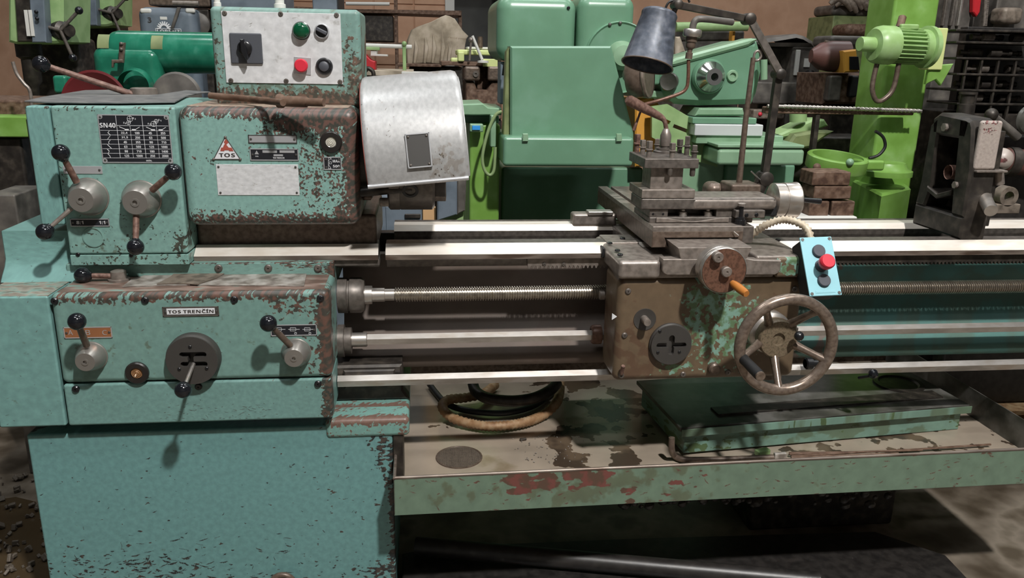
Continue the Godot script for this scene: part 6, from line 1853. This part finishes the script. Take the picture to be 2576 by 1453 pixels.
func back_grinder():
	# surface grinder with big front guard
	var z := -0.78
	var g := thing("surface_grinder", "large apple green grinding machine with broad front guard and hood", "machine", Vector3(Z(1430, 300, z).x, 0, z - 0.3))
	var hz := z - 0.2
	obj(qb(nb(), 1251, -14, 1452, 156, hz, 0.45, 0.05, 5), "hood", "apple", g)
	obj(qb(nb(), 1455, -12, 1597, 160, hz + 0.004, 0.45, 0.04, 5), "wheel_hood", "apple", g)
	var wc := Z(1556, 146, hz)
	obj(nb().rev([Vector2(0.125, -0.02), Vector2(0.125, 0.012), Vector2(0.121, 0.018), Vector2(0.115, 0.012), Vector2(0, 0.014)], along(wc, Vector3(0, 0, 1)), 48), "wheel_cover", "apple", g)
	for q in [[1534, 62], [1560, 58]]:
		obj(nb().ball(Z(q[0], q[1], hz + 0.014), 0.007, 10), "cover_screw", "sump_green", g)
	screw(g, Z(1430, 20, hz), 0.006)
	obj(nb().rev([Vector2(0.05, 0), Vector2(0.05, 0.03), Vector2(0.035, 0.05), Vector2(0, 0.055)], along(Z(1560, 140, hz + 0.01), Vector3(0, 0, 1)), 30), "spindle_cap", "mint", g)
	# guard
	obj(qp(nb(), [1284, 116, 1538, 116, 1594, 335, 1594, 352, 1284, 352], z, 0.1, 0.006), "front_guard", "apple", g)
	obj(qp(nb(), [1274, 130, 1284, 116, 1284, 352, 1266, 352], z - 0.02, 0.06, 0.003), "guard_return", "olive", g)
	obj(qb(nb(), 1266, 345, 1594, 419, z + 0.06, 0.3, 0.012, 3), "water_trough", "apple", g)
	for x in [1322, 1558]:
		obj(qp(nb(), [x - 7, 356, x - 7, 336, x + 6, 336, x + 7, 340, x + 7, 356], z + 0.07, 0.01, 0.002), "hook_clip", "mint", g)
	obj(qf(nb(), 1262, 421, 1615, z - 0.36, 0.4, 0.01), "machine_base", "apple", g)
	obj(qf(nb(), 1181, 312, 1258, z - 0.12, 0.5, 0.01), "side_cabinet", "lime", g)
	obj(qp(nb(), [1150, 262, 1215, 260, 1228, 270, 1262, 272, 1262, 290, 1150, 290], z - 0.08, 0.25, 0.004), "table_cover", "mint", g)
	obj(qb(nb(), 1150, 290, 1255, 309, z - 0.2, 0.3, 0.003), "table_slide", "apple", g)
	obj(qb(nb(), 1182, 312, 1216, 332, z - 0.06, 0.04, 0.004), "tag_holder", "mint", g)
	obj(qb(nb(), 1188, 316, 1208, 327, z - 0.055, 0.006, 0.001), "blue_tag", "blue_tag", g)
	obj(qb(nb(), 1234, 290, 1248, 370, z - 0.04, 0.06, 0.004), "cable_bracket", "mint", g)
	obj(nb().tube(smooth([Z(1262, 280, z - 0.02), Z(1246, 290, z - 0.02), Z(1228, 330, z - 0.02), Z(1214, 390, z - 0.02), Z(1218, 425, z - 0.02), Z(1232, 440, z - 0.02), Z(1243, 425, z - 0.02), Z(1246, 370, z - 0.02)], 6), 0.0055, 10), "loop_cable", "cable_sage", g)
	obj(qb(nb(), 1258, 155, 1276, 262, hz - 0.05, 0.1, 0.004), "grey_slide", "slate", g)
	obj(nb().tube([Z(1272, 158, hz + 0.02), Z(1268, 190, hz + 0.02)], 0.008, 8), "limit_rod", "cable_black", g)
	# dark wheel guard ring beside it
	var rg := Z(1606, 190, z + 0.05)
	var rx := along(rg, Vector3(0.85, 0.1, 0.5))
	obj(nb().rev([Vector2(0.03, -0.03), Vector2(0.062, -0.03), Vector2(0.07, -0.02), Vector2(0.072, 0.0), Vector2(0.07, 0.03), Vector2(0.066, 0.036), Vector2(0.0, 0.036)], rx, 44), "wheel_drum", "iron_brown", g)
	obj(nb().rev([Vector2(0.074, 0.026), Vector2(0.076, 0.03), Vector2(0.074, 0.036), Vector2(0.066, 0.038)], rx, 44), "drum_rim", "tin_brown", g)
	obj(nb().tube([rg, rg + Vector3(0, 0, -0.1)], 0.03, 14), "drum_arm", "iron_brown", g)
	# universal grinder with chrome spindle nose
	z = -1.0
	var u := thing("tool_grinder", "pale green tool grinder with chrome spindle nose and sloping table", "machine", Vector3(Z(1850, 350, z).x, 0, z - 0.2))
	obj(qp(nb(), [1662, 205, 1664, 180, 1675, 165, 1700, 152, 1770, 132, 1885, 101, 1908, 104, 1915, 130, 1918, 180, 1906, 235, 1894, 262, 1760, 266, 1700, 262, 1672, 240], z, 0.3, 0.02), "head", "apple", u)
	obj(qp(nb(), [1666, 168, 1700, 146, 1890, 96, 1908, 98, 1885, 116, 1700, 166], z + 0.012, 0.1, 0.008), "head_crown", "mint", u)
	obj(nb().rev([Vector2(0.06, -0.02), Vector2(0.062, 0.02), Vector2(0.057, 0.03), Vector2(0.05, 0.03)], along(Z(1780, 192, z), Vector3(0, 0, 1)), 40), "nose_collar", "apple", u)
	obj(nb().rev([Vector2(0.054, 0.02), Vector2(0.053, 0.035), Vector2(0.03, 0.062), Vector2(0.029, 0.075), Vector2(0.0135, 0.075), Vector2(0.012, 0.06), Vector2(0.011, -0.12), Vector2(0, -0.12)], along(Z(1780, 192, z), Vector3(0, 0, 1)), 44), "spindle_nose", "chrome", u)
	obj(nb().rev([Vector2(0.022, 0), Vector2(0.019, 0.008), Vector2(0.012, 0.008), Vector2(0.011, 0.0), Vector2(0, 0.0)], along(Z(1842, 191, z + 0.002), Vector3(0, 0, 1)), 24), "side_socket", "mint", u)
	obj(nb().rev([Vector2(0.03, -0.02), Vector2(0.034, 0.01), Vector2(0.03, 0.016), Vector2(0.02, 0.012), Vector2(0, 0.012)], along(Z(1684, 205, z + 0.02), Vector3(-0.6, 0, 1)), 30), "end_window", "sump_green", u)
	obj(qp(nb(), [1760, 272, 1870, 272, 1874, 292, 1748, 292], z + 0.03, 0.2, 0.006), "swivel_plate", "mint", u)
	obj(qb(nb(), 1742, 296, 1904, 312, z + 0.06, 0.3, 0.004), "upper_table", "apple", u)
	obj(qb(nb(), 1748, 313, 1920, 342, z + 0.07, 0.3, 0.004), "ground_strip", "alu_dull", u)
	var tp := nb()
	var q0 := Z(1752, 340, z + 0.06)
	tp.span(Vector3(q0.x, Z(1900, 370, z + 0.16).y, z - 0.2), Vector3(Z(2000, 370, z + 0.16).x, q0.y, z + 0.06), 0.004)
	obj(tp, "table_body", "mint", u)
	obj(qb(nb(), 1806, 364, 2024, 372, z + 0.17, 0.34, 0.003), "table_lip", "mint", u)
	obj(qb(nb(), 1806, 376, 2024, 416, z + 0.17, 0.34, 0.012, 3), "table_front", "mint", u)
	obj(qb(nb(), 1812, 371, 2018, 377, z + 0.155, 0.3, 0.001), "table_seam", "mint", u)
	obj(qf(nb(), 1822, 414, 1996, z + 0.02, 0.4, 0.01), "pedestal", "apple", u)
	obj(qf(nb(), 1700, 400, 1822, z + 0.0, 0.3, 0.01), "side_pedestal", "mint", u)
	cut_panel(u, "sloping_panel", [1640, 268, 1680, 262, 1745, 300, 1752, 345, 1805, 366, 1805, 420, 1740, 402, 1640, 345], z + 0.01, 0.02, "sage", [[1694, 316, 1730, 330, 0.013], [1674, 304, 1686, 309, 0.013]])
	obj(qp(nb(), [1598, 250, 1640, 242, 1690, 300, 1690, 420, 1598, 420], z - 0.06, 0.2, 0.006), "yellow_body", "orange", u)
	obj(qp(nb(), [1600, 225, 1700, 232, 1700, 250, 1600, 246], z - 0.02, 0.2, 0.006), "cross_arm", "mint", u)
	obj(qb(nb(), 1600, 172, 1664, 214, z - 0.02, 0.2, 0.01), "tail_housing", "apple", u)
	obj(nb().tube([Z(1922, 150, z + 0.05), Z(1922, 200, z + 0.05)], 0.012, 12), "side_handle", "mint", u)
	# dark machine far behind the lamp
	z = -3.4
	var d := thing("dark_lathe", "dark grey machine with long pipe in front of the brown wall", "machine", Vector3(Z(1780, 120, z).x, 0, z - 0.3))
	obj(qf(nb(), 1700, 74, 1870, z, 0.5, 0.02, 2), "body", "machine_grey", d)
	obj(nb().tube([Z(1700, 68, z + 0.1), Z(1880, 66, z + 0.1)], 0.03, 14), "long_pipe", "sage", d)
	obj(qb(nb(), 1842, 78, 1849, 112, z + 0.06, 0.1, 0.005), "orange_strip", "orange", d)
	obj(qp(nb(), [1700, 92, 1712, 92, 1725, 130, 1700, 140], z + 0.12, 0.1, 0.01), "cloth", "canvas_cover", d)

func back_right():
	# grey machine with dust cover
	var z := -2.4
	var m := thing("covered_mill", "dark grey milling machine under a pale dust hood", "machine", Vector3(Z(2010, 200, z).x, 0, z - 0.3))
	obj(qp(nb(), [1900, 116, 1900, 104, 1925, 98, 1975, 90, 2005, 85, 2025, 90, 2048, 104, 2052, 118], z + 0.02, 0.4, 0.02), "dust_hood", "machine_grey", m)
	obj(qf(nb(), 1988, 116, 2062, z, 0.45, 0.01), "body", "machine_grey", m)
	obj(qf(nb(), 1915, 118, 1988, z - 0.15, 0.3, 0.01), "column", "machine_grey", m)
	obj(qb(nb(), 2001, 125, 2012, 190, z + 0.012, 0.02, 0.004), "light_strip", "white_dull", m)
	obj(qb(nb(), 2023, 147, 2038, 169, z + 0.006, 0.01, 0.001), "label_card", "white_dull", m)
	obj(nb().rev([Vector2(0.03, 0), Vector2(0.03, 0.02), Vector2(0, 0.03)], along(Z(2034, 190, z), Vector3(0, 0, 1)), 20), "hand_knob", "black_gloss", m)
	obj(qb(nb(), 1895, 206, 2030, 262, z + 0.02, 0.3, 0.01), "knee", "machine_grey", m)
	obj(qb(nb(), 1895, 275, 1975, 300, z + 0.03, 0.1, 0.01), "switch_box", "tin_brown", m)
	obj(nb().ball(Z(1912, 287, z + 0.03), 0.012, 10), "red_switch", "red_button", m)
	# round brown motor with orange box on an iron machine
	z = -1.8
	var b := thing("iron_machine", "brown iron machine with round motor and orange box", "machine", Vector3(Z(2130, 200, z).x, 0, z - 0.3))
	obj(nb().rev([Vector2(0, -0.12), Vector2(0.03, -0.12), Vector2(0.06, -0.08), Vector2(0.07, -0.03), Vector2(0.07, 0.05), Vector2(0.05, 0.06)], along(Z(2104, 142, z), Vector3(1, 0, 0.1)), 30), "round_motor", "maroon", b)
	obj(qp(nb(), [2121, 128, 2155, 124, 2162, 180, 2124, 183], z + 0.1, 0.12, 0.006), "orange_box", "orange", b)
	obj(qp(nb(), [2138, 142, 2160, 142, 2163, 176, 2138, 175], z + 0.106, 0.008, 0.002), "screen", "black_gloss", b)
	obj(qp(nb(), [2075, 185, 2200, 184, 2211, 205, 2211, 240, 2195, 262, 2070, 262], z + 0.02, 0.3, 0.01), "gear_case", "rust_block", b)
	obj(qb(nb(), 2086, 190, 2118, 255, z + 0.06, 0.06, 0.01), "front_block", "machine_grey", b)
	obj(qb(nb(), 2140, 190, 2160, 245, z + 0.05, 0.06, 0.01), "front_block", "black_matt", b)
	obj(qf(nb(), 2085, 262, 2215, z, 0.4, 0.01), "stand", "iron_black", b)
	obj(qb(nb(), 2180, 175, 2240, 250, z - 0.06, 0.2, 0.02, 2), "side_case", "machine_grey", b)
	obj(nb().tube([Z(2075, 105, z), Z(2108, 112, z)], 0.008, 8), "lever", "iron_brown", b)
	obj(qb(nb(), 2090, 90, 2200, 120, z - 0.12, 0.2, 0.02, 2), "rear_slide", "machine_grey", b)
	# green cast arms under the twisted bar
	z = -1.35
	var e := thing("cast_arm_stand", "olive green cast arm machine under the twisted steel bar", "machine", Vector3(Z(2000, 330, z).x, 0, z - 0.2))
	obj(qp(nb(), [1960, 338, 2045, 300, 2075, 300, 2085, 316, 2060, 326, 1965, 350], z, 0.12, 0.008), "upper_arm", "sage", e)
	obj(qp(nb(), [1985, 360, 2000, 338, 2060, 328, 2100, 330, 2070, 350, 2040, 372, 1990, 380], z + 0.05, 0.12, 0.01), "lower_arm", "olive", e)
	obj(nb().tube([Z(2008, 282, z), Z(2008, 305, z)], 0.035, 20), "boss", "sage", e)
	obj(qf(nb(), 1975, 345, 2190, z - 0.1, 0.2, 0.01), "base", "iron_black", e)
	# twisted bar on its rail, in front of the lime column
	var tz := -1.06
	var tr := thing("bar_rail", "dark brown rail on a post carrying the twisted steel bar", "rail", Z(2052, 300, tz) * Vector3(1, 0, 1))
	obj(qb(nb(), 1926, 271, 2300, 288, tz - 0.01, 0.04, 0.004), "cross_rail", "rust_block", tr)
	obj(qf(nb(), 2046, 287, 2058, tz - 0.015, 0.03, 0.004), "post", "iron_black", tr)
	var t0 := Z(1930, 266.5, tz)
	var t1 := Z(2318, 279.5, tz)
	var xf := along(t0, t1 - t0)
	var ln := t0.distance_to(t1)
	var tb := nb()
	tb.tube([t0, t1], 0.0065, 12)
	for k in 2:
		var hp := []
		for i in 181:
			var a := i * 0.6 + k * PI
			hp.append(xf * Vector3(cos(a) * 0.0055, sin(a) * 0.0055, ln * (0.1 + 0.9 * i / 180.0)))
		tb.tube(hp, 0.0032, 6)
	single(tb, "twisted_bar", "steel_bright", "long twisted steel bar resting on a brown rail", "bar")
	# lime machine: column, base, motor
	z = -1.15
	var l := thing("lime_machine", "bright lime green column machine carrying a ribbed electric motor", "machine", Vector3(Z(2230, 500, z).x, 0, z))
	var cx0 := Z(2238, 100, z).x
	var cx1 := Z(2350, 100, z).x
	obj(nb().span(Vector3(cx0, 0, z - 0.2), Vector3(cx1, 2.2, z), 0.012, 3), "column", "lime", l)
	var yt := Z(2218, 490, z + 0.27).y
	var bp := PackedVector2Array()
	for q in [[2146, 452], [2218, 489], [2292, 471], [2228, 425]]:
		var p := Y(q[0], q[1], yt)
		bp.append(Vector2(p.x, p.z))
	obj(nb().prism(bp, 0.0, yt - 0.35, Transform3D(Basis(Vector3.RIGHT, Vector3(0, 0, 1), Vector3(0, -1, 0)), Vector3(0, yt, 0)), 0.008), "base_block", "lime", l)
	obj(nb().span(Vector3(Z(2150, 500, z + 0.25).x, 0, z - 0.15), Vector3(Z(2290, 500, z + 0.25).x, Z(2200, 600, z + 0.2).y, z + 0.28), 0.01), "plinth", "lime", l)
	obj(nb().rev([Vector2(0.1, 0), Vector2(0.1, 0.02), Vector2(0.08, 0.03), Vector2(0.07, 0.05), Vector2(0, 0.05)], along(Y(2225, 440, Z(2225, 440, z + 0.1).y), Vector3.UP), 30), "flange", "lime", l)
	obj(nb().tube(smooth([Z(2186, 398, z + 0.2), Z(2210, 390, z + 0.2), Z(2226, 370, z + 0.2), Z(2224, 350, z + 0.2), Z(2215, 338, z + 0.2), Z(2202, 330, z + 0.2)], 5), 0.006, 8), "cable", "cable_black", l)
	# ring clamp
	var rc := Z(2108, 392, z + 0.2)
	obj(nb().rev([Vector2(0.092, -0.05), Vector2(0.108, -0.05), Vector2(0.11, -0.045), Vector2(0.11, -0.004), Vector2(0.106, 0), Vector2(0.092, 0), Vector2(0.09, -0.05)], along(rc, Vector3(0.05, 1, 0.13)), 48), "clamp_ring", "lime", l)
	obj(nb().span(Vector3(rc.x + 0.08, rc.y - 0.05, rc.z - 0.06), Vector3(rc.x + 0.17, rc.y - 0.012, rc.z + 0.04), 0.01, 2), "ring_arm", "lime", l)
	for q in [[2055, 420], [2138, 408]]:
		obj(nb().ball(Z(q[0], q[1], rc.z + 0.108), 0.014, 14), "ring_bolt", "rust_block" if q[0] < 2100 else "mint", l)
	# motor
	var a0 := Z(2196, 112, z + 0.2)
	var ax := Vector3(1, -0.02, -0.12).normalized()
	var mo := piece("motor", l, a0)
	var sc := 0.00128
	obj(nb().rev([Vector2(0, -0.055), Vector2(0.024, -0.055), Vector2(0.026, -0.05), Vector2(0.026, 0.0)], along(a0, ax), 26), "end_boss", "lime_pale", mo)
	obj(nb().rev([Vector2(0.02, 0.0), Vector2(0.055, 0.0), Vector2(0.064, 0.012), Vector2(0.068, 0.03), Vector2(0.068, 0.075), Vector2(0.062, 0.08)], along(a0, ax), 36), "fan_cowl", "lime_pale", mo)
	obj(nb().rev([Vector2(0.054, 0.07), Vector2(0.054, 0.19)], along(a0, ax), 30), "stator", "lime_pale", mo)
	for k in 26:
		var an := TAU * k / 26
		var xfm := along(a0, ax)
		var d := xfm.basis * Vector3(cos(an), sin(an), 0)
		obj(nb().box(a0 + ax * 0.13 + d * 0.058, Vector3(0.11, 0.014, 0.0032), 0.0008, 1, Basis(ax, d, ax.cross(d))), "cooling_fin", "lime_pale", mo)
	obj(nb().rev([Vector2(0.05, 0.185), Vector2(0.062, 0.19), Vector2(0.062, 0.215), Vector2(0.075, 0.217), Vector2(0.075, 0.235), Vector2(0.04, 0.24), Vector2(0, 0.24)], along(a0, ax), 36), "end_flange", "lime_pale", mo)
	obj(nb().box(a0 + ax * 0.13 + Vector3(0, 0.066, 0.0), Vector3(0.07, 0.02, 0.05), 0.006, 1), "terminal_box", "lime_pale", mo)
	obj(nb().tube([a0 + ax * 0.1 + Vector3(0, 0.06, 0), a0 + ax * 0.12 + Vector3(0, 0.1, -0.02)], 0.014, 12), "cable_entry", "rust_block", mo)
	var pl := a0 + ax * 0.245
	obj(nb().box(pl + Vector3(0.03, -0.005, -0.03), Vector3(0.085, 0.15, 0.02), 0.004), "mount_plate", "pale_yellow", mo)
	obj(nb().tube(smooth([a0 + ax * 0.03 + Vector3(0, -0.05, 0), a0 + Vector3(0.02, -0.15, 0.0), a0 + Vector3(0.05, -0.2, 0.0), a0 + Vector3(0.1, -0.16, 0), a0 + Vector3(0.11, -0.06, 0)], 6), 0.009, 10), "supply_cable", "iron_brown", l)
	obj(qp(nb(), [2340, 165, 2400, 160, 2368, 215, 2355, 200, 2330, 212], z + 0.14, 0.02, 0.003), "gusset", "lime", l)
	# rusty blocks stacked on a pale slab
	var bz := -0.72
	single(qf(nb(), 1990, 545, 2150, bz + 0.02, 0.24, 0.006), "pale_slab", "white_dull", "pale slab standing behind the bed under rusty blocks", "slab")
	for q in [[2044, 432, 2140, 466, "rusty steel block topmost of the stack under lime ring"], [2048, 468, 2142, 500, "rusty steel block second from top under lime ring"], [2036, 506, 2086, 543, "short rusty block standing on the pale slab beside its twin"], [2092, 506, 2150, 543, "wider rusty block on the pale slab beside lime base"]]:
		single(qb(nb(), q[0], q[1], q[2], q[3] + 1, bz, 0.1, 0.005), "rusty_block", "rust_block", q[4], "block", "rusty blocks behind the bed")
	# tool rack
	z = -1.06
	var k := thing("tool_rack", "black grid rack full of dark tool arbors", "rack", Vector3(Z(2520, 300, z).x, 0, z - 0.2))
	obj(qf(nb(), 2425, 70, 2700, z - 0.2, 0.05, 0.004), "back_panel", "oil_black", k)
	for x in [2432, 2470, 2512, 2556, 2600]:
		var p := Z(x, 150, z)
		obj(nb().box(Vector3(p.x, 1.27, z), Vector3(0.009, 0.36, 0.012), 0.002), "upright", "iron_black", k)
	for y in [78, 108, 148, 188, 228, 262]:
		var p := Z(2500, y, z)
		obj(nb().box(Vector3(p.x + 0.05, p.y, z - 0.09), Vector3(0.42, 0.008, 0.2), 0.002), "shelf", "iron_black", k)
	var rng := RandomNumberGenerator.new()
	rng.seed = 21
	var ys := [108, 148, 188, 228, 262]
	for i in 15:
		var sy := Z(2500, ys[i / 3], z)
		var p := Vector3(Z(2438 + (i % 3) * 52 + rng.randf() * 12, 150, z - 0.06).x, sy.y + 0.022, z - 0.035 - 0.05 * (i % 2))
		var ar := thing("tool_arbor", "dark steel tool arbor lying in the black grid rack", "tool", p, "arbors in the grid rack")
		obj(nb().rev([Vector2(0, -0.045), Vector2(0.016, -0.045), Vector2(0.016, 0.0), Vector2(0.009, 0.005), Vector2(0.008, 0.03), Vector2(0.011, 0.032), Vector2(0.011, 0.045), Vector2(0, 0.046)], along(p, Vector3(1 if i % 3 else -1, 0, 0)), 14), "shank", "steel_dark" if i % 3 == 0 else "iron_black", ar)
	obj(qf(nb(), 2420, 285, 2700, z - 0.02, 0.3, 0.01), "cupboard", "iron_black", k)
	# grey column with scale behind the rack
	z = -1.7
	var c := thing("scale_column", "grey machine column with steel scale and red stripe", "machine", Vector3(Z(2480, 50, z).x, 0, z - 0.2))
	var cb := nb()
	var s0 := Z(2365, 60, z).x
	cb.span(Vector3(s0, 0, z - 0.3), Vector3(Z(2440, 60, z).x, 2.3, z), 0.006)
	obj(cb, "column", "machine_grey", c)
	obj(nb().span(Vector3(Z(2492, 60, z).x, 0, z - 0.3), Vector3(Z(2680, 60, z).x, 2.3, z + 0.02), 0.006), "door_panel", "machine_grey", c)
	obj(nb().span(Vector3(Z(2440, 60, z).x, 0, z - 0.3), Vector3(Z(2492, 60, z).x, 2.3, z - 0.12), 0.002), "channel", "machine_grey", c)
	obj(qp(nb(), [2450, -40, 2474, -40, 2466, 30, 2458, 42, 2448, 30], z + 0.03, 0.03, 0.004), "red_stripe", "signal_red", c)
	obj(qp(nb(), [2480, -40, 2492, -40, 2484, 66, 2474, 66], z + 0.03, 0.02, 0.002), "steel_scale", "steel_oily", c)
	for y in range(0, 64, 5):
		obj(nb().box(Z(2486 - y * 0.09, y, z + 0.031), Vector3(0.006, 0.002, 0.001), 0.0002), "scale_tick", "black_matt", c)
	for x in [2380, 2400, 2418]:
		obj(qb(nb(), x, -60, x + 7, 66, z + 0.02, 0.02, 0.004), "guide_strip", "steel_dark" if x != 2418 else "steel_bright", c)
	obj(qb(nb(), 2524, 18, 2576, 60, z + 0.1, 0.1, 0.02, 2), "pale_bundle", "tin_brown", c)
	# black arbors standing behind the tailstock, handle, maroon motor
	z = -0.95
	var v := thing("vertical_arbor", "black stepped arbor standing behind the tailstock", "tool", Vector3(Z(2425, 280, z).x, 0.14, z))
	var vb := Z(2425, 300, z)
	obj(nb().rev([Vector2(0.03, 0), Vector2(0.03, 0.055), Vector2(0.024, 0.058), Vector2(0.024, 0.09), Vector2(0.032, 0.092), Vector2(0.032, 0.1), Vector2(0, 0.1)], along(vb, Vector3.UP), 26), "arbor", "iron_black", v)
	obj(nb().span(Vector3(vb.x - 0.08, 0.142, z - 0.06), Vector3(vb.x + 0.08, vb.y, z + 0.06), 0.008), "stand", "oil_black", v)
	var dark := thing("dark_machine", "black machine with ball handle and maroon motor behind the tailstock", "machine", Vector3(Z(2530, 420, -0.76).x, 0.14, -0.78))
	z = -0.72
	obj(nb().ball(Z(2494, 288, z), 0.022, 18), "ball_knob", "iron_black", dark)
	obj(nb().tube([Z(2497, 290, z), Z(2560, 345, z)], [0.012, 0.016], 14), "handle", "machine_grey", dark)
	obj(nb().rev([Vector2(0, -0.03), Vector2(0.035, -0.03), Vector2(0.045, -0.02), Vector2(0.045, 0.12), Vector2(0, 0.12)], along(Z(2545, 405, z), Vector3(1, -0.1, 0.1)), 28), "maroon_motor", "maroon", dark)
	obj(nb().rev([Vector2(0.03, 0), Vector2(0.05, 0.0), Vector2(0.052, 0.03), Vector2(0.03, 0.03)], along(Z(2532, 405, z), Vector3(1, -0.1, 0.1)), 28), "motor_ring", "iron_black", dark)
	var ec := Z(2529, 492, z + 0.1)
	obj(nb().rev([Vector2(0.018, -0.02), Vector2(0.034, -0.02), Vector2(0.034, 0.02), Vector2(0.018, 0.02), Vector2(0.018, -0.02)], along(ec, Vector3(0, 0, 1)), 24).span(ec + Vector3(-0.04, -0.06, -0.02), ec + Vector3(0.05, -0.026, 0.02), 0.004), "eye_bracket", "tin_brown", dark)
	var bl := Z(2462, 400, z - 0.06).x
	obj(nb().span(Vector3(bl, 0.142, z - 0.13), Vector3(bl + 0.6, Z(2560, 345, z).y, z - 0.06), 0.01), "body", "oil_black", dark)
	obj(nb().rev([Vector2(0.05, 0), Vector2(0.055, 0.01), Vector2(0.05, 0.02), Vector2(0.03, 0.02), Vector2(0, 0.01)], along(Z(2588, 300, z), Vector3(0, 0, 1)), 28), "green_eye", "sump_green", dark)
	# pallet behind the bed
	var pa := thing("wooden_pallet", "wooden pallet with pale blocks on the floor behind the bed", "pallet", Vector3(2.35, 0, -0.88))
	for i in 3:
		obj(nb().box(Vector3(2.32, 0.13, -0.76 - i * 0.12), Vector3(0.9, 0.02, 0.1), 0.003), "board", "wood", pa)
	for i in 4:
		for j in 2:
			obj(nb().box(Vector3(1.94 + i * 0.25, 0.07, -0.76 - j * 0.24), Vector3(0.11, 0.1, 0.1), 0.003), "block", "wood", pa)
	for i in 2:
		obj(nb().box(Vector3(2.32, 0.01, -0.76 - i * 0.24), Vector3(0.9, 0.02, 0.1), 0.003), "bottom_board", "wood", pa)
